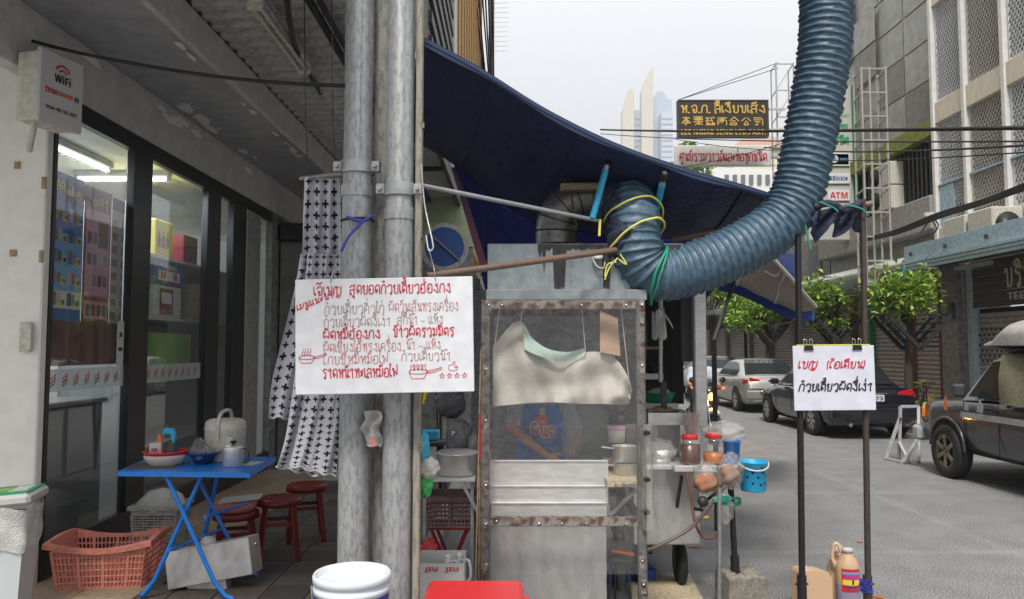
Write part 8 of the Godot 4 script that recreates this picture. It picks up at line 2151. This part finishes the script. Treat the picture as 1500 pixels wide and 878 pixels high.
func street_signs():
	var b := MB.new()
	# pylon of small signs
	var o := thing("sign_pylon", "tall grey sign pylon of small shop plates with a green edge", "sign pylon", at(1225, 350, 22.2))
	b = MB.new(); pbox(b, 1186, 126, 1254, 352, 22.2, 22.6, 0.02); part(o, "case", b, M.panel_line)
	b = MB.new(); pbox(b, 1253.5, 125, 1258, 349, 22.17, 22.6, 0.01); part(o, "edge_strip", b, M.green_paint)
	b = MB.new(); b.span(at(1250, 0, 22.2).x, 9.95, 5.2, 5.35, -22.5, -22.35); b.span(at(1250, 0, 22.2).x, 9.95, 8.2, 8.35, -22.5, -22.35); part(o, "wall_arm", b, M.dark_steel)
	var F2 := 22.2 - 0.02
	var k := 22.2 / F
	var plate := func(x0: float, y0: float, x1: float, y1: float, m: Material): 
		var q := MB.new(); pbox(q, x0, y0, x1, y1, F2 - 0.03, F2, 0.005); part(o, "plate", q, m)
	plate.call(1227, 133, 1237, 159, M.ink_white); latin(o, "T", at(1232, 140, F2 - 0.035), Vector3.RIGHT, Vector3.UP, 7 * k, 10 * k, M.ink_red); latin(o, "M", at(1232, 152, F2 - 0.035), Vector3.RIGHT, Vector3.UP, 8 * k, 10 * k, M.ink_red)
	pen(o, "จำหน่าย", at(1208, 191, F2), Vector3.RIGHT, Vector3.UP, 33 * k, 9 * k, 2.2 * k, M.ink_green, 0.15)
	pen(o, "ทุกชนิด", at(1208, 210, F2), Vector3.RIGHT, Vector3.UP, 35 * k, 9 * k, 2.2 * k, M.ink_green, 0.15)
	latin(o, "MERCHANT", at(1230, 169, F2), Vector3.RIGHT, Vector3.UP, 30 * k, 4 * k, M.ink_green, false)
	plate.call(1213, 224, 1245, 243, M.ink_white); plate.call(1214.5, 225.5, 1243.5, 241.5, M.ink_blue)
	b = MB.new(); b.lathe([Vector2(0, 0.02), Vector2(6 * k, 0.02)], 20, Transform3D(Basis(Vector3.RIGHT, PI / 2), at(1222, 233, F2 - 0.02))); part(o, "emblem", b, M.ink_white)
	latin(o, "nbi", at(1222, 233, F2 - 0.045), Vector3.RIGHT, Vector3.UP, 8 * k, 5 * k, M.ink_blue); latin(o, "BEARING", at(1236, 233, F2 - 0.035), Vector3.RIGHT, Vector3.UP, 11 * k, 3 * k, M.print_sky)
	plate.call(1213, 254, 1245, 269, M.ink_white); latin(o, "Blickle", at(1231, 261, F2 - 0.035), Vector3.RIGHT, Vector3.UP, 22 * k, 7 * k, M.ink_blue)
	b = MB.new(); b.box(at(1217, 261, F2 - 0.035), Vector3(4 * k, 6 * k, 0.01)); part(o, "emblem", b, M.ink_green)
	plate.call(1213, 278, 1245, 294, M.ink_white); latin(o, "ATM", at(1229, 286, F2 - 0.035), Vector3.RIGHT, Vector3.UP, 26 * k, 9 * k, M.lid_red)
	plate.call(1196, 276, 1206, 294, M.ink_white); latin(o, "e", at(1201, 286, F2 - 0.035), Vector3.RIGHT, Vector3.UP, 7 * k, 7 * k, M.ink_green)
	# steel lattice masts
	for q in [["white steel lattice mast in front of the grey panelled building", 1266, 1302, 98, 372, 19.2, 0.45], ["white steel lattice mast holding the black and gold sign", 1140, 1166, 92, 420, 31.0, 0.6]]:
		var m := thing("lattice_mast", q[0], "mast", at(q[1], q[4], q[5]), true, 0.0, "steel lattice masts")
		var y0 := at(0, q[4], q[5]).y if q[5] < 25 else 3.4
		if q[5] < 25: y0 = 3.3
		var y1 := at(0, q[3], q[5]).y
		var xa := at(q[1], 250, q[5]).x
		var xb := at(q[2], 250, q[5]).x
		for x in [xa, (xa * 2 + xb) / 3 if q[5] < 25 else xa + 0.01, xb]:
			for z in [0.0, q[6]]:
				if x != xa and x != xb and z > 0: continue
				b = MB.new(); b.tube([Vector3(x, y0, -q[5] - z), Vector3(x, y1 - 0.12 * z, -q[5] - z)], 0.03, 6); part(m, "leg", b, M.mast_grey)
		var n := 9
		for i in n + 1:
			var y := lerpf(y0, y1 - 0.05, float(i) / n)
			b = MB.new(); b.bar(Vector3(xa, y, -q[5]), Vector3(xb, y, -q[5]), 0.04, 0.04); part(m, "rung", b, M.mast_grey)
			for x in [xa, xb]:
				b = MB.new(); b.bar(Vector3(x, y, -q[5]), Vector3(x, y - 0.1, -q[5] - q[6]), 0.035, 0.035); part(m, "rung", b, M.mast_grey)
			if i < n and q[5] > 25:
				b = MB.new(); b.bar(Vector3(xa, y, -q[5]), Vector3(xb, lerpf(y0, y1, float(i + 1) / n), -q[5]), 0.03, 0.03); part(m, "diagonal", b, M.mast_grey)
		b = MB.new(); b.bar(Vector3(xa, y0 + 0.1, -q[5]), Vector3(10.2, y0 + 0.1, -q[5]), 0.08, 0.08); part(m, "wall_arm", b, M.mast_grey)
	# black and gold sign, red on white sign
	var d := 30.5
	k = d / F
	o = thing("gold_sign", "black signboard with gold lettering projecting over the street", "sign", at(1060, 201, d))
	b = MB.new(); pbox(b, 993, 146, 1126, 201, d, d + 0.25, 0.03); part(o, "board", b, M.sign_black)
	b = MB.new()
	for q in [[993, 146, 1126, 148], [993, 199, 1126, 201], [993, 148, 995, 199], [1124, 148, 1126, 199]]: pbox(b, q[0], q[1], q[2], q[3], d - 0.02, d)
	part(o, "border", b, M.dark_steel)
	pen(o, "ห.จ.ก.", at(998, 165, d - 0.02), Vector3.RIGHT, Vector3.UP, 43 * k, 11 * k, 2.0 * k, M.gold)
	pen(o, "ลี้เงียบเส็ง", at(1047, 165, d - 0.02), Vector3.RIGHT, Vector3.UP, 75 * k, 11 * k, 1.9 * k, M.gold)
	var i := 0
	for ch in ["李", "業", "盛", "两", "合", "公", "司"]:
		pen(o, ch, at(999 + i * 17.6, 183, d - 0.02), Vector3.RIGHT, Vector3.UP, 13 * k, 12 * k, 1.5 * k, M.gold)
		i += 1
	latin(o, "LEE NGIAB SENG LTD.PART.", at(1060, 193.5, d - 0.02), Vector3.RIGHT, Vector3.UP, 126 * k, 8.5 * k, M.gold)
	for y in [160, 190]:
		b = MB.new(); b.bar(at(1126, y, d + 0.12), at(1150, y, 31.0), 0.08, 0.08); part(o, "arm", b, M.panel_line)
	for q in [[995, 146, 1140, 100], [995, 146, 1140, 92]]:
		b = MB.new(); b.tube([at(q[0], q[1], d), at(q[2], q[3], 31.0)], 0.015, 5); part(o, "stay_wire", b, M.dark_steel)
	d = 32.0
	k = d / F
	o = thing("valve_sign", "white signboard with red lettering under the black and gold sign", "sign", at(1060, 243, d))
	b = MB.new(); pbox(b, 989, 213, 1130, 243, d, d + 0.2, 0.02); part(o, "board", b, M.render_white)
	b = MB.new(); pbox(b, 989, 241, 1136, 244, d - 0.03, d); part(o, "rail", b, M.panel_line)
	pen(o, "ศูนย์รวมวาวล์และท่อทุกชนิด", at(996, 236, d - 0.004), Vector3.RIGHT, Vector3.UP, 129 * k, 11.5 * k, 1.6 * k, M.lid_red)
	b = MB.new(); b.bar(at(1128, 230, d + 0.1), at(1160, 230, d + 0.1), 0.1, 0.1); b.bar(at(1160, 230, d + 0.1), Vector3(10.2, at(0, 230, d).y, -d - 0.1), 0.1, 0.1); part(o, "arm", b, M.panel_line)
	# cables over the street
	for q in [[880, 190, 26.0, 1520, 187, 9.0, 0.05, 0.03, "thick black cable level above the stall sign"], [880, 196, 27.0, 1520, 207, 10.0, 0.1, 0.014, "thin black cable under the thick one"], [1120, 216, 24.0, 1520, 212, 10.5, 0.12, 0.02, "sagging black cable across the sign pylon"], [1130, 232, 24.0, 1520, 222, 10.5, 0.1, 0.012, "thin sagging cable across the lattice windows"], [990, 204, 30.0, 1180, 222, 24.0, 0.1, 0.014, "short black cable below the black and gold sign"], [1000, 245, 30.0, 1190, 196, 24.0, 0.1, 0.012, "thin cable slanting up behind the blue duct"]]:
		b = MB.new(); b.tube(sag(at(q[0], q[1], q[2]), at(q[3], q[4], q[5]), q[6], 16), q[7], 6)
		solo("street_cable", q[8], "cable", b, M.rubber, "cables over the street")
	for j in 4:
		b = MB.new(); b.tube(catmull([at(1255, 352 + j, 21.0), at(1310, 338 + j * 2, 17.7), at(1376, 312 + j * 2.5, 15.5), at(1440, 293 + j * 2, 13.2), at(1520, 262 + j * 3, 11.0)], 6), 0.022, 6)
		solo("bundle_cable", "black cable of the bundle slung past the lattice windows", "cable", b, M.rubber, "bundle of cables past the lattice windows")
	o = thing("cable_junction", "white cable junction with drooping wires on the bundle", "junction box", at(1360, 325, 16.2))
	b = MB.new(); b.box(at(1361, 315, 16.2), Vector3(0.2, 0.09, 0.1), Basis(), 0.01); part(o, "case", b, M.off_white)
	for q in [[[1362, 318], [1372, 335], [1360, 345]], [[1364, 318], [1350, 340], [1330, 356]], [[1366, 318], [1375, 330], [1368, 343]]]:
		b = MB.new(); b.tube(catmull(q.map(func(p): return at(p[0], p[1], 16.2)), 4), 0.014, 5); part(o, "wire", b, M.rubber)

func second_awning():
	var o := thing("street_awning", "weathered pale awning with a blue valance further up the street", "awning", Vector3(3.2, 0, -9.5))
	var nr := [at(1052, 403, 8.2), at(1085, 384, 8.0), at(1122, 374, 7.9), at(1150, 398, 8.2), at(1180, 432, 8.8), at(1196, 450, 9.2)]
	var fr := [at(1052, 412, 10.2), at(1080, 418, 10.3), at(1108, 430, 10.4), at(1135, 444, 10.5), at(1165, 455, 10.6), at(1192, 456, 10.6)]
	var a := catmull(nr, 4)
	var e := catmull(fr, 4)
	var b := MB.new()
	b.grid(func(u: float, v: float):
		var i := int(round(u * (a.size() - 1)))
		return a[i].lerp(e[i], v) + Vector3(0, 0.02 * sin(u * 15.0 + v * 5.0), 0), a.size() - 1, 8)
	part(o, "sheet", b, mat("awning_grey", lin(0.34, 0.3, 0.26), 0.85, 0.0, T.stain, 1.2, N.cloth, 0.6))
	b = MB.new(); b.grid(func(u: float, v: float): return e[int(round(u * (e.size() - 1)))] + Vector3(0, -0.13 * v, 0.02), e.size() - 1, 2); part(o, "valance", b, M.ink_blue)
	b = MB.new(); b.tube(a, 0.02, 8); part(o, "front_roll", b, M.cloth_beige)
	b = MB.new(); b.grid(func(u: float, v: float): return at(lerpf(1128, 1168, u), lerpf(368 + 4 * u, 375 + 38 * u, v), 8.6 + 0.4 * v), 8, 6); part(o, "blue_flap", b, mat("flap_blue", lin(0.12, 0.2, 0.6), 0.6))
	b = MB.new(); b.bar(at(1075, 413, 8.6), at(1046, 500, 7.6), 0.03, 0.03); part(o, "strut", b, M.pole_black)
	b = MB.new(); b.bar(at(1046, 500, 7.6), Vector3(at(1046, 500, 7.6).x, 0.0, -7.6), 0.04, 0.04); part(o, "post", b, M.pole_black)
	b = MB.new(); b.bar(a[4], e[4], 0.03, 0.03); b.bar(a[12], e[12], 0.03, 0.03); part(o, "rafter", b, M.scuff)
	b = MB.new(); b.tube([at(1169, 432, 9.3), Vector3(at(1169, 500, 9.3).x, 0, -9.3)], 0.018, 8); part(o, "post", b, M.pole_black)
	b = MB.new(); b.tube(catmull([at(1120, 397, 8.3), at(1136, 404, 8.3), at(1143, 396, 8.3)], 4), 0.012, 6); part(o, "bracket", b, M.ink_white)

func tree(label: String, base: Vector3, trunk_h: float, cen: Vector3, r: Vector3, n: int, leaf: float, bracket: float, single := 0):
	var o := thing("street_tree", label, "tree", base, true, 0.0, "trees along the right pavement")
	var b := MB.new()
	var top := base + Vector3(0.05, trunk_h, 0)
	b.tube(catmull([base, base + Vector3(-0.04, trunk_h * 0.5, 0.03), top], 5), 0.075, 10)
	for k in 9:
		var e := cen + Vector3(rng.randf_range(-0.8, 0.8) * r.x, rng.randf_range(-0.5, 0.7) * r.y, rng.randf_range(-0.8, 0.8) * r.z)
		b.tube(catmull([top - Vector3(0, 0.15, 0), top.lerp(e, 0.5) + Vector3(0, 0.1, 0), e], 4), 0.028, 6)
	part(o, "trunk", b, M.bark)
	var crown := Node3D.new()
	crown.name = "crown"
	o.add_child(crown)
	crown.position = cen - base
	var lm := MB.new()
	lm.sg = -1
	lm.tri(Vector3(0, 0, 0), Vector3(0.27, 0.06, 0.5), Vector3(0, -0.06, 1)); lm.tri(Vector3(0, 0, 0), Vector3(0, -0.06, 1), Vector3(-0.27, 0.06, 0.5))
	var leaf_mesh := lm.done()
	var clumps := []
	for k in 26:
		var d := Vector3(rng.randfn(), rng.randfn() * 0.8, rng.randfn()).normalized() * rng.randf_range(0.45, 1.0)
		clumps.append([d * r, rng.randf_range(0.2, 0.42)])
	var merged := [MB.new(), MB.new(), MB.new(), MB.new()]
	for k in n:
		var c: Array = clumps[rng.randi_range(0, clumps.size() - 1)]
		var off: Vector3 = Vector3(rng.randfn(), rng.randfn() * 0.75, rng.randfn()) * c[1] * 0.55
		var p: Vector3 = c[0] + off
		var s := leaf * rng.randf_range(0.65, 1.25)
		var mi := rng.randi_range(0, 2)
		if rng.randf() < 0.22: mi = 3
		if k < single:
			var dir := (off.normalized() + Vector3(rng.randf_range(-0.6, 0.6), rng.randf_range(-0.9, 0.2), rng.randf_range(-0.6, 0.6))).normalized()
			var bas := Basis.looking_at(-dir, Vector3.UP if absf(dir.y) < 0.95 else Vector3.RIGHT).rotated(dir, rng.randf_range(-0.9, 0.9)).scaled(Vector3.ONE * s)
			piece(crown, "leaf", leaf_mesh, M["leaf%d" % mi], p, bas)
		else:
			leaf_on(merged[mi], p, s)
	for i in 4: 
		var f := part(crown, "foliage", merged[i], M["leaf%d" % i])
		f.set_meta("kind", "stuff")
	if bracket > 0.0:
		# blue angle-iron cradle bolted round the trunk
		var t := thing("tree_cradle", label.replace("tree", "") .strip_edges() + " cradle", "bracket", top)
		t.set_meta("label", "dark slatted metal cradle round the trunk of the " + label.get_slice(" ", 0) + " " + label.get_slice(" ", 1) + " tree")
		var y := top.y - 0.1
		for s in [-1.0, 1.0]:
			for z in [-0.35, 0.0, 0.35]:
				b = MB.new(); b.bar(Vector3(top.x, y - 0.35, top.z + z), Vector3(top.x + s * 0.6 * bracket, y + 0.3, top.z + z), 0.08, 0.07); part(t, "arm", b, M.dark_steel)
			for k in 4:
				var q := 0.25 + 0.25 * k
				b = MB.new(); b.bar(Vector3(top.x + s * 0.6 * bracket * q, y - 0.35 + 0.65 * q + 0.03, top.z - 0.38), Vector3(top.x + s * 0.6 * bracket * q, y - 0.35 + 0.65 * q + 0.03, top.z + 0.38), 0.09, 0.03); part(t, "slat", b, M.dark_steel)

func trees():
	var c := at(1322, 432, 15.6)
	tree("broad leafed tree nearest the pickup", Vector3(at(1334, 590, 15.6).x, SW, -15.6), 2.05, c, Vector3(0.54, 0.46, 0.5), 2100, 0.145, 1.0, 300)
	c = at(1098, 462, 25.5)
	tree("bushy green tree behind the silver sedan", Vector3(at(1098, 0, 26.5).x + 0.4, SW, -26.5), 2.2, Vector3(8.5, c.y + 0.15, -26.5) - Vector3(0.45, 0, 0), Vector3(1.0, 0.62, 0.9), 1900, 0.19, 0.9)
	tree("leafy green tree under the weathered awning edge", Vector3(8.75, SW, -21.2), 2.2, Vector3(8.5, 2.95, -21.2), Vector3(0.62, 0.7, 0.6), 1500, 0.17, 1.0)
	tree("distant bright tree past the far parked car", Vector3(8.9, SW, -35.0), 2.5, Vector3(8.8, 4.2, -35.0), Vector3(1.5, 1.2, 1.4), 1100, 0.32, 0.0)
	tree("tall round tree far behind the red lettered sign", Vector3(14.0, SW, -62.0), 9.0, Vector3(14.8, 16.8, -62.0), Vector3(1.9, 1.6, 1.6), 1000, 0.5, 0.0)
	plant("pavement_sapling", "small green sapling beside the black sedan tail light", Vector3(8.6, SW, -16.3), 0.9, 26, 0.28, 0.17, M.leaf1)

func skyline():
	var d := 800.0
	var o := thing("gold_tower", "pair of distant towers with curved gold blades above the tarpaulin", "tower", at(945, 400, d))
	var P := func(pts: Array, depth: float, m: Material, called: String, dd: float):
		var b := MB.new()
		var poly := []
		for q in pts:
			var w := at(q[0], q[1], dd)
			poly.append(Vector2(w.x, w.y))
		b.prism(poly, depth, Transform3D(Basis(), Vector3(0, 0, -dd - depth))); part(o, called, b, m)
	P.call([[912, 430], [912, 160], [921, 132], [929, 130], [929, 430]], 12.0, M.tower_gold, "blade", 800.0)
	P.call([[940, 430], [940, 133], [944, 118], [950, 107], [957, 98], [957, 430]], 12.0, M.tower_gold, "blade", 800.0)
	P.call([[913, 430], [913, 190], [930, 190], [930, 430]], 20.0, M.tower_grey, "block", 815.0)
	P.call([[930, 430], [930, 162], [955, 160], [955, 430]], 25.0, M.tower_blue, "block", 815.0)
	P.call([[957, 430], [957, 145], [962, 134], [972, 134], [978, 145], [984, 146], [984, 430]], 25.0, M.tower_blue, "block", 818.0)
	P.call([[969, 430], [969, 164], [986, 164], [986, 430]], 20.0, M.tower_grey, "block", 795.0)
	for k in 16:
		P.call([[930.5, 172 + k * 8], [954.5, 172 + k * 8], [954.5, 173.5 + k * 8], [930.5, 173.5 + k * 8]], 0.6, M.tower_grey, "floor_band", 814.0)
		P.call([[969.5, 172 + k * 8], [985.5, 172 + k * 8], [985.5, 174 + k * 8], [969.5, 174 + k * 8]], 0.6, M.tower_blue, "floor_band", 794.2)
	o = thing("white_block", "white block with square windows beyond the red lettered sign", "building", at(1090, 400, 75))
	P.call([[985, 440], [985, 241], [1150, 250], [1150, 440]], 12.0, M.render_white, "wall", 75.0)
	for k in 7: P.call([[1062 + k * 12, 270], [1062 + k * 12, 256], [1068 + k * 12, 256], [1068 + k * 12, 270]], 0.1, M.room_dark, "window", 74.85)
	o = thing("peach_house", "far building with a peach coloured roof beside the gold sign mast", "building", at(1110, 300, 90))
	P.call([[1075, 300], [1075, 214], [1150, 214], [1150, 300]], 10.0, M.render_cream, "wall", 90.0)
	P.call([[1072, 216], [1092, 200], [1135, 200], [1155, 216]], 11.0, M.roof_peach, "roof", 89.5)
	o = thing("street_end_building", "dark low building closing the far end of the street", "building", at(1000, 500, 95))
	P.call([[740, 545], [740, 400], [1040, 400], [1040, 545]], 15.0, M.panel_dark, "wall", 95.0)
	for k in 9: P.call([[880 + k * 17, 530], [880 + k * 17, 490], [892 + k * 17, 490], [892 + k * 17, 530]], 0.2, M.room_brown, "shopfront", 94.7)

func _ready():
	rng.seed = 7
	var cam := Camera3D.new()
	cam.name = "camera"
	add_child(cam)
	cam.position = Vector3(0, EYE, 0)
	cam.rotation.x = PITCH
	cam.fov = rad_to_deg(2.0 * atan(439.0 / F))
	cam.near = 0.05; cam.far = 3000.0; cam.current = true
	var env := Environment.new()
	env.background_mode = Environment.BG_SKY
	var sky := Sky.new()
	var sm := ProceduralSkyMaterial.new()
	sm.sky_top_color = lin(0.48, 0.485, 0.49); sm.sky_horizon_color = lin(0.124, 0.126, 0.129); sm.sky_curve = 0.6
	sm.sky_energy_multiplier = 1.0
	sm.ground_bottom_color = Color(0.3, 0.3, 0.3); sm.ground_horizon_color = lin(0.124, 0.126, 0.129)
	sky.sky_material = sm
	env.sky = sky
	env.tonemap_mode = Environment.TONE_MAPPER_LINEAR
	env.tonemap_exposure = 3.9
	env.volumetric_fog_enabled = true; env.volumetric_fog_density = 0.0
	env.fog_enabled = true; env.fog_density = 0.0007; env.fog_light_color = Color(0.86, 0.88, 0.92)
	env.sdfgi_enabled = true; env.ssao_enabled = true; env.ssil_enabled = true
	var we := WorldEnvironment.new()
	we.name = "environment"
	we.environment = env
	add_child(we)
	var sun := DirectionalLight3D.new()
	sun.name = "sun"
	add_child(sun)
	sun.rotation_degrees = Vector3(-54, -10, 0)
	sun.light_energy = 0.34; sun.light_angular_distance = 14.0; sun.light_color = Color(1.0, 0.98, 0.95)
	sun.shadow_enabled = true
	materials()
	ground()
	shop()
	canopy()
	far_left()
	right_buildings()
	skyline()
	print("structure built")
	pipes()
	menu_board()
	curtain()
	table_corner()
	stall()
	hood()
	flexible_duct()
	tarpaulin()
	noodle_sign()
	street_bottles()
	cart()
	left_goods()
	print("stall built")
	cars()
	street_signs()
	second_awning()
	trees()
	people()
	print("all built")
